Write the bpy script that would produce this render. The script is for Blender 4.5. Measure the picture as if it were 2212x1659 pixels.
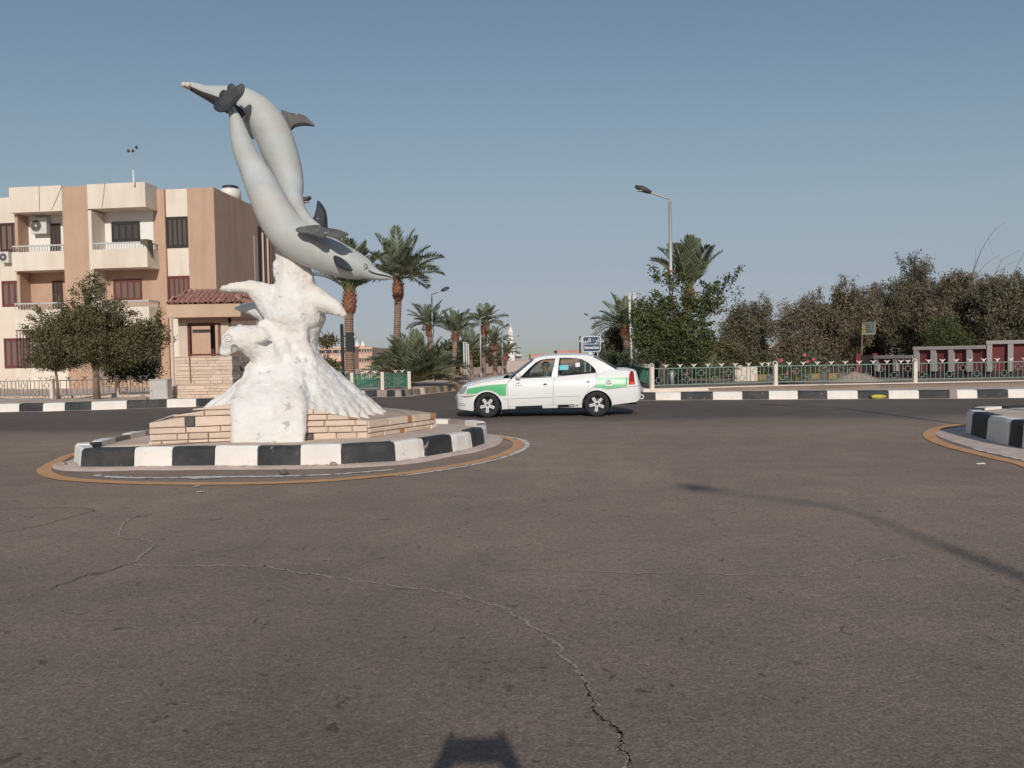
import bpy, math, random
import numpy as np
from mathutils import Vector, Matrix, noise
from mathutils.geometry import tessellate_polygon
R = math.radians
random.seed(7)
for o in list(bpy.data.objects):
    bpy.data.objects.remove(o)
scn = bpy.context.scene
C = scn.collection

# ------------------------------------------------------------------ camera
H, F, CX, CY = 1.33, 1661.0, 1106.0, 829.5
PITCH, ROLL = R(1.9), R(1.0)
CAM = Vector((0, 0, H))
RM = Matrix.Rotation(R(90) - PITCH, 3, 'X') @ Matrix.Rotation(-ROLL, 3, 'Z')
cam_d = bpy.data.cameras.new('camera')
cam_d.sensor_width = 36
cam_d.lens = 36 * F / 2212
cam_d.clip_start = 0.05
cam_d.clip_end = 4000
cam = bpy.data.objects.new('camera', cam_d)
C.objects.link(cam)
cam.matrix_world = Matrix.Translation(CAM) @ RM.to_4x4()
scn.camera = cam

# ------------------------------------------------------------------ sky, sun, exposure
SUN_EL, SUN_AZ = R(27.0), R(3.1)
sdir = Vector((math.sin(SUN_AZ) * math.cos(SUN_EL), -math.cos(SUN_AZ) * math.cos(SUN_EL), math.sin(SUN_EL)))
world = bpy.data.worlds.new('World')
scn.world = world
world.use_nodes = True
wn = world.node_tree
sky = wn.nodes.new('ShaderNodeTexSky')
sky.sky_type = 'NISHITA'
sky.sun_disc = False
sky.sun_elevation = SUN_EL
sky.sun_rotation = math.atan2(sdir.x, sdir.y)
sky.altitude = 0
sky.air_density = 1.0
sky.dust_density = 0.7
sky.ozone_density = 1.0
bg = wn.nodes['Background']
bg.inputs['Strength'].default_value = 0.10
# hazy, evenly lit desert sky: one tone curve for the whole dome
sc1 = wn.nodes.new('ShaderNodeVectorMath'); sc1.operation = 'SCALE'; sc1.inputs['Scale'].default_value = .1
crv = wn.nodes.new('ShaderNodeRGBCurve')
for ci_, pts_ in enumerate((((0, 0), (.17, .168), (.32, .285), (.55, .352), (1, .42)), ((0, 0), (.27, .258), (.48, .383), (.72, .418), (1, .445)), ((0, 0), (.30, .30), (.43, .375), (.66, .465), (1, .50)))):
    c_ = crv.mapping.curves[ci_]
    c_.points[0].location = pts_[0]; c_.points[1].location = pts_[-1]
    for p_ in pts_[1:-1]: c_.points.new(*p_)
crv.mapping.update()
sc2 = wn.nodes.new('ShaderNodeVectorMath'); sc2.operation = 'SCALE'; sc2.inputs['Scale'].default_value = 10.0
wn.links.new(sky.outputs['Color'], sc1.inputs[0])
wn.links.new(sc1.outputs[0], crv.inputs['Color'])
wn.links.new(crv.outputs['Color'], sc2.inputs[0])
wn.links.new(sc2.outputs[0], bg.inputs['Color'])
sl = bpy.data.lights.new('sun', 'SUN')
sl.energy = 3.05
sl.angle = R(0.55)
sl.color = (1.0, 0.94, 0.86)
so = bpy.data.objects.new('sun', sl)
C.objects.link(so)
so.rotation_euler = sdir.to_track_quat('Z', 'Y').to_euler()
vs = scn.view_settings
vs.view_transform = 'Standard'
vs.look = 'None'
vs.exposure = 0.0
vs.gamma = 1.0
scn.cycles.max_bounces = 6
scn.cycles.transparent_max_bounces = 12


# ------------------------------------------------------------------ helpers
def ray(u, v):
    return RM @ Vector(((u - CX) / F, (CY - v) / F, -1.0))


def W(u, v, Y):
    r = ray(u, v)
    return CAM + r * (Y / r.y)


def G(u, v, z=0.0):
    r = ray(u, v)
    return CAM + r * ((z - H) / r.z)


def zat(v, u, Y):
    return W(u, v, Y).z


def tag(o, label=None, cat=None, group=None, kind=None):
    if label: o['label'] = label
    if cat: o['category'] = cat
    if group: o['group'] = group
    if kind: o['kind'] = kind
    return o


def thing(name, label, cat, loc=(0, 0, 0), rz=0.0, group=None):
    o = bpy.data.objects.new(name, None)
    o.empty_display_size = 0.2
    C.objects.link(o)
    o.location = loc
    o.rotation_euler = (0, 0, rz)
    return tag(o, label, cat, group)


def chain_off(p):
    off = Vector((0, 0, 0))
    while p is not None:
        off = off + p.location
        p = p.parent
    return off


class MB:
    def __init__(s):
        s.v, s.f, s.m = [], [], []

    def add(s, vs_, fs, mi=0):
        b = len(s.v)
        s.v.extend([tuple(p) for p in vs_])
        for f in fs:
            s.f.append([b + i for i in f])
            s.m.append(mi)
        return s

    def box(s, x0, x1, y0, y1, z0, z1, mi=0):
        return s.add([(x0, y0, z0), (x1, y0, z0), (x1, y1, z0), (x0, y1, z0), (x0, y0, z1), (x1, y0, z1), (x1, y1, z1), (x0, y1, z1)],
                     [(0, 3, 2, 1), (4, 5, 6, 7), (0, 1, 5, 4), (1, 2, 6, 5), (2, 3, 7, 6), (3, 0, 4, 7)], mi)

    def bevbox(s, x0, x1, y0, y1, z0, z1, b=0.01, mi=0):
        # box whose -y face is chamfered
        return s.add([(x0, y0 + b, z0), (x1, y0 + b, z0), (x1, y1, z0), (x0, y1, z0), (x0, y0 + b, z1), (x1, y0 + b, z1), (x1, y1, z1), (x0, y1, z1),
                      (x0 + b, y0, z0 + b), (x1 - b, y0, z0 + b), (x1 - b, y0, z1 - b), (x0 + b, y0, z1 - b)],
                     [(0, 3, 2, 1), (4, 5, 6, 7), (1, 2, 6, 5), (2, 3, 7, 6), (3, 0, 4, 7), (8, 9, 10, 11), (0, 1, 9, 8), (1, 5, 10, 9), (5, 4, 11, 10), (4, 0, 8, 11)], mi)

    def prism(s, poly, z0, z1, mi=0):
        n = len(poly)
        a = sum(poly[i][0] * poly[(i + 1) % n][1] - poly[(i + 1) % n][0] * poly[i][1] for i in range(n))
        if a < 0: poly = poly[::-1]
        vs_ = [(p[0], p[1], z0) for p in poly] + [(p[0], p[1], z1) for p in poly]
        fs = [tuple(range(n, 2 * n)), tuple(range(n - 1, -1, -1))]
        fs += [(i, (i + 1) % n, n + (i + 1) % n, n + i) for i in range(n)]
        return s.add(vs_, fs, mi)

    def tube(s, pts, rad, n=8, cap=True, ref=None, squash=1.0, mi=0):
        pts = [Vector(p) for p in pts]
        if not hasattr(rad, '__len__'): rad = [rad] * len(pts)
        b = len(s.v)
        prev = None
        for i, p in enumerate(pts):
            t = (pts[min(i + 1, len(pts) - 1)] - pts[max(i - 1, 0)])
            if t.length < 1e-9: t = Vector((0, 0, 1))
            t.normalize()
            if ref is not None:
                a = Vector(ref)
                a = (a - t * a.dot(t)).normalized()
            elif prev is None:
                a = Vector((1, 0, 0)) if abs(t.x) < .8 else Vector((0, 1, 0))
                a = (a - t * a.dot(t)).normalized()
            else:
                a = prev - t * prev.dot(t)
                a.normalize()
            prev = a
            c = t.cross(a)
            for k in range(n):
                th = 2 * math.pi * k / n
                s.v.append(tuple(p + (a * math.cos(th) * squash + c * math.sin(th)) * rad[i]))
        for i in range(len(pts) - 1):
            for k in range(n):
                s.f.append([b + i * n + k, b + i * n + (k + 1) % n, b + (i + 1) * n + (k + 1) % n, b + (i + 1) * n + k])
                s.m.append(mi)
        if cap:
            s.f.append([b + k for k in range(n - 1, -1, -1)]); s.m.append(mi)
            e = b + (len(pts) - 1) * n
            s.f.append([e + k for k in range(n)]); s.m.append(mi)
        return s

    def ball(s, c, r, nu=10, nv=6, mi=0):
        c = Vector(c)
        if not hasattr(r, '__len__'): r = (r, r, r)
        vs_, fs = [], []
        for j in range(nv + 1):
            ph = math.pi * (j + .02 * (j == 0) - .02 * (j == nv)) / nv
            for i in range(nu):
                th = 2 * math.pi * i / nu
                vs_.append((c.x + r[0] * math.sin(ph) * math.cos(th), c.y + r[1] * math.sin(ph) * math.sin(th), c.z + r[2] * math.cos(ph)))
        for j in range(nv):
            for i in range(nu):
                fs.append((j * nu + i, (j + 1) * nu + i, (j + 1) * nu + (i + 1) % nu, j * nu + (i + 1) % nu))
        fs.append(tuple(range(nu)))
        fs.append(tuple(nv * nu + i for i in range(nu - 1, -1, -1)))
        return s.add(vs_, fs, mi)

    def lathe(s, prof, n=16, axis='z', o=(0, 0, 0), mi=0, close=False):
        vs_, fs = [], []
        for (r, h) in prof:
            for i in range(n):
                th = 2 * math.pi * i / n
                x, y = r * math.cos(th), r * math.sin(th)
                p = (x, y, h) if axis == 'z' else (x, h, y)
                vs_.append((p[0] + o[0], p[1] + o[1], p[2] + o[2]))
        m = len(prof)
        for j in range(m - 1 + (1 if close else 0)):
            for i in range(n):
                a, b2 = j * n, ((j + 1) % m) * n
                q = (a + i, a + (i + 1) % n, b2 + (i + 1) % n, b2 + i)
                fs.append(q if axis == 'z' else q[::-1])
        return s.add(vs_, fs, mi)

    def mesh(s, name, mats, smooth=False):
        me = bpy.data.meshes.new(name)
        me.from_pydata(s.v, [], s.f)
        if not isinstance(mats, (list, tuple)): mats = [mats]
        for m in mats: me.materials.append(m)
        if len(mats) > 1: me.polygons.foreach_set('material_index', s.m)
        if smooth: me.polygons.foreach_set('use_smooth', [True] * len(me.polygons))
        me.update()
        return me

    def build(s, name, mats, parent=None, smooth=False, world=True):
        if parent is not None and world:
            off = chain_off(parent)
            s.v = [(p[0] - off.x, p[1] - off.y, p[2] - off.z) for p in s.v]
        return link(name, s.mesh(name, mats, smooth), parent)


def link(name, me, parent=None, loc=None, rz=None, M=None):
    o = bpy.data.objects.new(name, me)
    C.objects.link(o)
    o.parent = parent
    if M is not None: o.matrix_basis = M
    if loc is not None: o.location = loc
    if rz is not None: o.rotation_euler = (0, 0, rz)
    return o


def structure(o):
    o['kind'] = 'structure'
    return o


# ------------------------------------------------------------------ materials
def lin(c):
    return tuple(((x / 255) / 12.92 if x / 255 <= .04045 else ((x / 255 + .055) / 1.055) ** 2.4) for x in c)


def nodes(name):
    m = bpy.data.materials.new(name)
    m.use_nodes = True
    nt = m.node_tree
    return m, nt, nt.nodes['Principled BSDF'], (lambda t: nt.nodes.new(t)), nt.links.new


def ramp(nt, fac, stops):
    r = nt.nodes.new('ShaderNodeValToRGB')
    el = r.color_ramp.elements
    while len(el) < len(stops): el.new(0.5)
    for e, (p, c) in zip(el, stops):
        e.position = p
        e.color = tuple(c) + (1,) if len(c) == 3 else c
    nt.links.new(fac, r.inputs['Fac'])
    return r.outputs['Color']


def mixc(nt, fac, a, b, mode='MIX'):
    n = nt.nodes.new('ShaderNodeMix')
    n.data_type = 'RGBA'
    n.blend_type = mode
    for sock, val in ((n.inputs[0], fac), (n.inputs[6], a), (n.inputs[7], b)):
        if isinstance(val, bpy.types.NodeSocket): nt.links.new(val, sock)
        elif isinstance(val, (int, float)): sock.default_value = val
        else: sock.default_value = tuple(val) + (1,) if len(val) == 3 else val
    return n.outputs[2]


def noise_tex(nt, scale, detail=4, rough=.6, coord='Object', vec=None, dist=0.0):
    n = nt.nodes.new('ShaderNodeTexNoise')
    n.inputs['Scale'].default_value = scale
    n.inputs['Detail'].default_value = detail
    n.inputs['Roughness'].default_value = rough
    n.inputs['Distortion'].default_value = dist
    if vec is None:
        tc = nt.nodes.new('ShaderNodeTexCoord')
        vec = tc.outputs[coord]
    nt.links.new(vec, n.inputs['Vector'])
    return n.outputs['Fac']


def mapping(nt, scale=(1, 1, 1), coord='Object'):
    tc = nt.nodes.new('ShaderNodeTexCoord')
    mp = nt.nodes.new('ShaderNodeMapping')
    mp.inputs['Scale'].default_value = scale
    nt.links.new(tc.outputs[coord], mp.inputs['Vector'])
    return mp.outputs['Vector']


def bump(nt, bsdf, height, strength, dist=.02):
    b = nt.nodes.new('ShaderNodeBump')
    b.inputs['Strength'].default_value = strength
    b.inputs['Distance'].default_value = dist
    nt.links.new(height, b.inputs['Height'])
    nt.links.new(b.outputs['Normal'], bsdf.inputs['Normal'])


def mat(name, col, rough=.8, var=.25, scale=2.5, bmp=.0, bscale=40, metal=0.0, rnd=0.0, chips=None, chip_amt=.62, chip_scale=6, spec=.3, streak=0.0, dirt=None, dirt_amt=.3):
    m, nt, b, N, L = nodes(name)
    n1 = noise_tex(nt, scale, 6, .65)
    c2 = tuple(x * (1 - var) for x in col)
    c1 = tuple(min(1, x * (1 + var * .5)) for x in col)
    c = ramp(nt, n1, [(.25, c2), (.75, c1)])
    if dirt is not None:
        n4 = noise_tex(nt, scale * .35, 5, .7)
        f = ramp(nt, n4, [(.45, (0, 0, 0)), (.8, (dirt_amt,) * 3)])
        c = mixc(nt, f, c, dirt)
    if streak > 0:
        v = mapping(nt, (1.1, 1.1, .16))
        n3 = noise_tex(nt, 1.3, 4, .6, vec=v)
        f = ramp(nt, n3, [(.45, (1, 1, 1)), (.8, (1 - streak,) * 3)])
        c = mixc(nt, 1.0, c, f, 'MULTIPLY')
    if rnd > 0:
        oi = N('ShaderNodeObjectInfo')
        f = ramp(nt, oi.outputs['Random'], [(0, (1 - rnd, 1 - rnd, 1 - rnd * 1.1)), (1, (1 + rnd * .0 + .0, 1, 1))])
        c = mixc(nt, 1.0, c, f, 'MULTIPLY')
    if chips is not None:
        n2 = noise_tex(nt, chip_scale, 8, .7)
        f = ramp(nt, n2, [(chip_amt, (0, 0, 0)), (chip_amt + .03, (1, 1, 1))])
        c = mixc(nt, f, c, chips)
    L(c, b.inputs['Base Color'])
    b.inputs['Roughness'].default_value = rough
    b.inputs['Metallic'].default_value = metal
    b.inputs['Specular IOR Level'].default_value = spec
    if bmp > 0:
        bump(nt, b, noise_tex(nt, bscale, 6, .7), bmp, .02)
    return m


def foliage(name, ca, cb, trans=.25):
    m, nt, b, N, L = nodes(name)
    g = N('ShaderNodeNewGeometry')
    c = ramp(nt, g.outputs['Random Per Island'], [(0, ca), (1, cb)])
    n1 = noise_tex(nt, 1.3, 3, .6)
    k = ramp(nt, n1, [(.3, (.62, .6, .6)), (.7, (1.15, 1.12, 1.0))])
    c = mixc(nt, 1.0, c, k, 'MULTIPLY')
    L(c, b.inputs['Base Color'])
    b.inputs['Roughness'].default_value = .7
    b.inputs['Specular IOR Level'].default_value = .2
    tr = N('ShaderNodeBsdfTranslucent')
    L(c, tr.inputs['Color'])
    mx = N('ShaderNodeMixShader')
    mx.inputs[0].default_value = trans
    L(b.outputs[0], mx.inputs[1])
    L(tr.outputs[0], mx.inputs[2])
    L(mx.outputs[0], nt.nodes['Material Output'].inputs['Surface'])
    return m


def asphalt_mat():
    m, nt, b, N, L = nodes('asphalt')
    big = noise_tex(nt, .16, 4, .6)
    mid = noise_tex(nt, 1.7, 5, .7)
    c = ramp(nt, big, [(.3, (.210, .157, .125)), (.5, (.255, .193, .152)), (.72, (.30, .230, .179))])
    c = mixc(nt, 1.0, c, ramp(nt, mid, [(.3, (.84, .85, .86)), (.7, (1.12, 1.10, 1.08))]), 'MULTIPLY')
    # dark far lane: tyre polish plus painted view-angle shading, dusty band round the islands
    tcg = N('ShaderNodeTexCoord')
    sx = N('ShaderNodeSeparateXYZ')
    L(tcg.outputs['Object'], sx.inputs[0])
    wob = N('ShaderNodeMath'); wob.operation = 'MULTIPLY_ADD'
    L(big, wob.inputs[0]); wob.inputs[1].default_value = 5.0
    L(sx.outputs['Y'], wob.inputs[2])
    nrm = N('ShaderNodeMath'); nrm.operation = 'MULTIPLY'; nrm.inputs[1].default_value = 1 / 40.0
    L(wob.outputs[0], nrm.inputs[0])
    c = mixc(nt, 1.0, c, ramp(nt, nrm.outputs[0], [(.11, (.88, .88, .89)), (.21, (1.16, 1.15, 1.12)), (.40, (1.26, 1.25, 1.19)), (.445, (1.0, 1.0, 1.0)), (.475, (.56, .58, .62)), (.62, (.62, .64, .67))]), 'MULTIPLY')  # first stop darkens the near road: lens vignetting painted into the colour
    fine = noise_tex(nt, 70, 4, .75)
    c = mixc(nt, 1.0, c, ramp(nt, fine, [(.28, (.50, .49, .48)), (.5, (.97, .97, .97)), (.72, (1.5, 1.47, 1.42))]), 'MULTIPLY')
    fine2 = noise_tex(nt, 24, 3, .7)
    c = mixc(nt, 1.0, c, ramp(nt, fine2, [(.3, (.76, .75, .74)), (.7, (1.2, 1.2, 1.2))]), 'MULTIPLY')
    # oily dark spots
    vo = N('ShaderNodeTexVoronoi')
    vo.inputs['Scale'].default_value = 7.5
    tc = N('ShaderNodeTexCoord')
    nz = N('ShaderNodeTexNoise')
    nz.inputs['Scale'].default_value = 9
    L(tc.outputs['Object'], nz.inputs['Vector'])
    mxv = N('ShaderNodeMix'); mxv.data_type = 'RGBA'; mxv.blend_type = 'LINEAR_LIGHT'
    mxv.inputs[0].default_value = .12
    L(tc.outputs['Object'], mxv.inputs[6])
    L(nz.outputs['Color'], mxv.inputs[7])
    L(mxv.outputs[2], vo.inputs['Vector'])
    sz = N('ShaderNodeMath'); sz.operation = 'MULTIPLY'
    sep = N('ShaderNodeSeparateColor')
    L(vo.outputs['Color'], sep.inputs[0])
    sz.inputs[1].default_value = .18
    L(sep.outputs[0], sz.inputs[0])
    su = N('ShaderNodeMath'); su.operation = 'SUBTRACT'
    L(vo.outputs['Distance'], su.inputs[0])
    L(sz.outputs[0], su.inputs[1])
    spot = ramp(nt, su.outputs[0], [(0.0, (.42, .40, .40)), (.03, (1, 1, 1))])
    c = mixc(nt, .7, c, spot, 'MULTIPLY')
    # light aggregate
    vo2 = N('ShaderNodeTexVoronoi')
    vo2.inputs['Scale'].default_value = 26
    L(tc.outputs['Object'], vo2.inputs['Vector'])
    sp2 = ramp(nt, vo2.outputs['Distance'], [(.10, (1, 1, 1)), (.17, (0, 0, 0))])
    sep2 = N('ShaderNodeSeparateColor')
    L(vo2.outputs['Color'], sep2.inputs[0])
    gate = ramp(nt, sep2.outputs[0], [(.80, (0, 0, 0)), (.86, (.55, .55, .55))])
    f2 = mixc(nt, 1.0, sp2, gate, 'MULTIPLY')
    c = mixc(nt, f2, c, (.30, .26, .22))
    L(c, b.inputs['Base Color'])
    b.inputs['Roughness'].default_value = .86
    b.inputs['Specular IOR Level'].default_value = .25
    ad = N('ShaderNodeMath'); ad.operation = 'ADD'
    L(fine, ad.inputs[0]); L(fine2, ad.inputs[1])
    bump(nt, b, ad.outputs[0], .55, .012)
    return m


def glass_mat(name, tint, gloss=.03):
    m, nt, b, N, L = nodes(name)
    t = N('ShaderNodeBsdfTransparent')
    t.inputs[0].default_value = tuple(tint) + (1,)
    g = N('ShaderNodeBsdfGlossy')
    g.inputs['Roughness'].default_value = gloss
    fr = N('ShaderNodeFresnel')
    fr.inputs[0].default_value = 1.5
    mx = N('ShaderNodeMixShader')
    L(fr.outputs[0], mx.inputs[0]); L(t.outputs[0], mx.inputs[1]); L(g.outputs[0], mx.inputs[2])
    L(mx.outputs[0], nt.nodes['Material Output'].inputs['Surface'])
    return m


def shutter_mat(name, col, slat):
    m, nt, b, N, L = nodes(name)
    wv = N('ShaderNodeTexWave')
    wv.bands_direction = 'Z'
    wv.inputs['Scale'].default_value = 6.5
    wv.inputs['Distortion'].default_value = .3
    L(mapping(nt), wv.inputs['Vector'])
    c = ramp(nt, wv.outputs['Fac'], [(.25, tuple(x * .55 for x in slat)), (.7, slat)])
    L(c, b.inputs['Base Color'])
    b.inputs['Roughness'].default_value = .75
    bump(nt, b, wv.outputs['Fac'], .8, .03)
    return m


M = {}
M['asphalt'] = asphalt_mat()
M['sand'] = mat('sand', (.66, .525, .425), .95, .25, 1.2, .5, 30, dirt=(.40, .31, .25), dirt_amt=.5)
M['soil'] = mat('garden_soil', (.27, .195, .15), .95, .35, 1.5, .5, 25, dirt=(.18, .14, .10), dirt_amt=.6)
M['pave'] = mat('pavement_concrete', (.59, .475, .39), .92, .25, 1.5, .4, 25, dirt=(.38, .29, .23), dirt_amt=.6)
M['skirt'] = mat('dusty_concrete', (.68, .53, .445), .93, .3, 3, .6, 30, chips=(.72, .67, .61), chip_amt=.62, chip_scale=4)
M['white'] = mat('kerb_white_paint', (.80, .75, .69), .75, .08, 3, .25, 30, chips=(.48, .41, .36), chip_amt=.635, chip_scale=6, dirt=(.55, .47, .40), dirt_amt=.5)
M['black'] = mat('kerb_black_paint', (.034, .037, .041), .6, .35, 4, .25, 30, chips=(.30, .27, .25), chip_amt=.64, chip_scale=8, dirt=(.16, .135, .115), dirt_amt=.45)
M['greykerb'] = mat('bare_kerb_concrete', (.34, .28, .24), .9, .3, 3, .4, 25)
M['ochrekerb'] = mat('ochre_kerb_paint', (.33, .21, .11), .85, .3, 3, .3, 25)
M['yellow'] = mat('yellow_road_paint', (.64, .345, .165), .8, .25, 5, .2, 40, chips=(.16, .13, .11), chip_amt=.68, chip_scale=9)
M['whiteline'] = mat('white_road_paint', (.72, .66, .59), .8, .2, 5, .2, 40, chips=(.14, .12, .105), chip_amt=.56, chip_scale=5)
M['plaster'] = mat('white_plaster', (.80, .775, .735), .85, .13, 4.0, 1.0, 11, chips=(.45, .47, .47), chip_amt=.60, chip_scale=3.4, dirt=(.72, .60, .50), dirt_amt=.8)
M['dolphin'] = mat('dolphin_grey_paint', (.49, .515, .50), .6, .2, 2.0, .3, 6, spec=.28, dirt=(.50, .41, .34), dirt_amt=.9, streak=.18, chips=(.24, .24, .24), chip_amt=.665, chip_scale=8)
M['dolphin_dark'] = mat('dolphin_dark_paint', (.075, .06, .065), .5, .3, 3, .1, 20)
M['fin'] = mat('dark_fin_paint', (.035, .042, .05), .55, .35, 4, .15, 20, chips=(.42, .42, .42), chip_amt=.64, chip_scale=6)
M['fin_grey'] = mat('grey_fin_paint', (.13, .125, .12), .6, .35, 4, .2, 20, chips=(.5, .48, .45), chip_amt=.62, chip_scale=5)
M['stone'] = mat('cut_stone', (.76, .60, .48), .9, .12, 6, .5, 22, rnd=.18, dirt=(.62, .48, .38), dirt_amt=.5)
M['stone_dark'] = mat('dark_stone', (.13, .115, .11), .85, .25, 6, .4, 22)
M['stone_orange'] = mat('orange_stone', (.46, .235, .125), .88, .25, 6, .4, 22)
M['mortar'] = mat('mortar', (.46, .36, .29), .95, .3, 4, .6, 25)
M['cream'] = mat('cream_render', (.78, .69, .58), .9, .06, .6, .15, 20, streak=.22, dirt=(.60, .46, .37), dirt_amt=.55)
M['tan'] = mat('tan_render', (.52, .345, .245), .9, .08, .6, .15, 20, streak=.22, dirt=(.62, .45, .35), dirt_amt=.5)
M['whitewall'] = mat('white_render', (.82, .79, .75), .9, .06, .8, .1, 20, dirt=(.7, .6, .5), dirt_amt=.2)
M['kiosk'] = mat('kiosk_render', (.60, .425, .30), .9, .12, 1.2, .2, 20, streak=.2)
M['kioskpier'] = mat('kiosk_pier_render', (.62, .50, .40), .9, .12, 1.2, .2, 20)
M['tile'] = mat('clay_tile', (.46, .235, .19), .8, .25, 8, .3, 25, rnd=.3)
M['brownwood'] = mat('brown_wood', (.075, .042, .036), .7, .3, 6, .2, 30)
M['darkwood'] = mat('weathered_dark_wood', (.05, .045, .045), .75, .35, 8, .2, 30)
M['redwood'] = mat('red_brown_wood', (.17, .055, .045), .7, .25, 6, .2, 30)
M['shut_dark'] = shutter_mat('dark_shutter_slats', (.05, .045, .045), (.115, .10, .095))
M['shut_grey'] = shutter_mat('grey_shutter_slats', (.10, .09, .085), (.17, .145, .13))
M['shut_red'] = shutter_mat('red_shutter_slats', (.17, .055, .045), (.30, .20, .175))
M['dark'] = mat('dark_interior', (.02, .02, .022), .9, .2, 3)
M['bars'] = mat('dark_iron', (.035, .03, .03), .6, .3, 6)
M['metalw'] = mat('white_metal', (.66, .65, .62), .5, .12, 5, dirt=(.45, .38, .3), dirt_amt=.4)
M['railgrey'] = mat('painted_rail', (.52, .52, .51), .6, .15, 5)
M['galv'] = mat('galvanised_steel', (.42, .41, .40), .45, .15, 4, metal=.35)
M['lamphead'] = mat('dark_lamp_head', (.06, .055, .06), .5, .3, 6)
M['lens'] = mat('lamp_lens', (.45, .43, .40), .3, .1, 6)
M['fencegreen'] = mat('pale_green_fence_paint', (.20, .275, .235), .6, .25, 8, chips=(.40, .36, .31), chip_amt=.60, chip_scale=12)
M['fencedeep'] = mat('green_fence_paint', (.055, .17, .115), .6, .3, 8, chips=(.30, .30, .25), chip_amt=.60, chip_scale=8)
M['fencedark'] = mat('dark_green_fence_paint', (.075, .095, .085), .6, .25, 8, chips=(.35, .33, .28), chip_amt=.62, chip_scale=10)
M['fencecream'] = mat('grey_fence_paint', (.23, .215, .185), .65, .25, 8, chips=(.5, .45, .38), chip_amt=.62, chip_scale=10)
M['post'] = mat('cream_post', (.72, .63, .53), .85, .12, 5, .2, 25)
M['finial'] = mat('white_finial', (.72, .66, .58), .7, .12, 5)
M['lowwall'] = mat('cream_low_wall', (.72, .62, .52), .9, .15, 2, .3, 25, chips=(.42, .37, .33), chip_amt=.62, chip_scale=1.5)
M['cabinet'] = mat('grey_white_cabinet', (.52, .50, .47), .6, .15, 4, .1, 20, dirt=(.38, .31, .25), dirt_amt=.5, chips=(.30, .24, .2), chip_amt=.74)
M['redwall'] = mat('dark_red_wall', (.155, .04, .042), .85, .2, 2.5, .25, 20)
M['redwalldark'] = mat('dark_plinth', (.05, .035, .035), .9, .2, 2.5, .2, 20)
M['greyframe'] = mat('grey_wall_frame', (.36, .33, .31), .85, .15, 2.5, .2, 20)
M['peach'] = mat('peach_render', (.66, .46, .36), .9, .12, .15, 0, streak=.1)
M['peachwall'] = mat('peach_garden_wall', (.72, .52, .41), .9, .1, .4, 0, streak=.12)
M['pink'] = mat('pink_render', (.52, .30, .25), .9, .1, .2)
M['farwhite'] = mat('far_white_render', (.74, .70, .65), .9, .06, .3)
M['fargrey'] = mat('far_beige_render', (.48, .41, .36), .9, .1, .3)
M['farwin'] = mat('far_window', (.07, .065, .065), .4, .2, 2)
M['bark'] = mat('tree_bark', (.23, .165, .125), .95, .35, 8, .6, 18)
M['barkdark'] = mat('dark_bark', (.11, .08, .065), .95, .35, 8, .6, 18)
M['palmtrunk'] = mat('palm_trunk', (.30, .20, .15), .95, .3, 9, .7, 16)
M['palmcollar'] = mat('palm_leaf_bases', (.30, .135, .085), .95, .35, 10, .7, 18)
M['rachis'] = mat('palm_rachis', (.27, .27, .13), .7, .2, 4)
M['frond'] = foliage('palm_leaf', (.15, .185, .115), (.29, .32, .22), .2)
M['fronddry'] = foliage('dry_palm_leaf', (.26, .22, .14), (.40, .34, .22), .2)
M['leaf_olive'] = foliage('olive_leaf', (.11, .105, .056), (.26, .235, .13))
M['leaf_green'] = foliage('green_leaf', (.065, .095, .04), (.175, .20, .085))
M['leaf_bush'] = foliage('bush_leaf', (.065, .095, .06), (.15, .19, .11))
M['leaf_brown'] = foliage('brown_needle', (.14, .115, .08), (.33, .275, .195), .25)
M['leaf_brown2'] = foliage('grey_brown_needle', (.115, .105, .072), (.29, .26, .185), .25)
M['leaf_ole'] = foliage('oleander_leaf', (.09, .12, .065), (.22, .26, .15))
M['flower'] = mat('pink_petals', (.62, .10, .16), .7, .2, 10)
M['carwhite'] = mat('car_white_paint', (.79, .79, .775), .25, .03, 2, spec=.5, dirt=(.60, .54, .47), dirt_amt=.3)
M['cargreen'] = mat('car_green_paint', (.115, .47, .20), .3, .06, 2, spec=.5)
M['seam'] = mat('panel_gap', (.09, .09, .09), .7, .1, 4)
M['rubber'] = mat('tyre_rubber', (.032, .032, .033), .85, .25, 10, .2, 60)
M['rimdark'] = mat('black_wheel', (.018, .018, .02), .45, .2, 10)
M['spoke'] = mat('silver_wheel_cover', (.68, .68, .67), .35, .08, 6, spec=.5)
M['trimblack'] = mat('black_plastic', (.022, .026, .03), .55, .2, 6)
M['carglass'] = glass_mat('car_glass', (.74, .82, .79))
M['winds'] = glass_mat('windscreen_glass', (.22, .29, .31), .02)
M['redlens'] = mat('red_lens', (.33, .012, .022), .2, .3, 20, spec=.6)
M['orangelens'] = mat('orange_lens', (.60, .10, .03), .2, .2, 10, spec=.6)
M['headlens'] = mat('head_lamp_lens', (.33, .33, .33), .15, .4, 18, spec=.7)
M['seat'] = mat('grey_seat_fabric', (.11, .11, .11), .9, .2, 8)
M['cyan'] = mat('cyan_sticker', (.17, .52, .60), .6, .1, 4)
M['paperw'] = mat('white_paper', (.74, .74, .70), .7, .05, 4)
M['textblack'] = mat('black_lettering', (.02, .02, .02), .6, .1, 4)
M['signblue'] = mat('blue_sign_face', (.028, .065, .13), .5, .1, 4)
M['signwhite'] = mat('white_sign_border', (.74, .74, .73), .5, .05, 4)
M['skin'] = mat('skin', (.33, .20, .14), .6, .12, 8)
M['shirt'] = mat('grey_shirt', (.20, .22, .21), .9, .15, 8)
M['hair'] = mat('grey_hair', (.16, .15, .145), .8, .25, 20)
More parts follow.
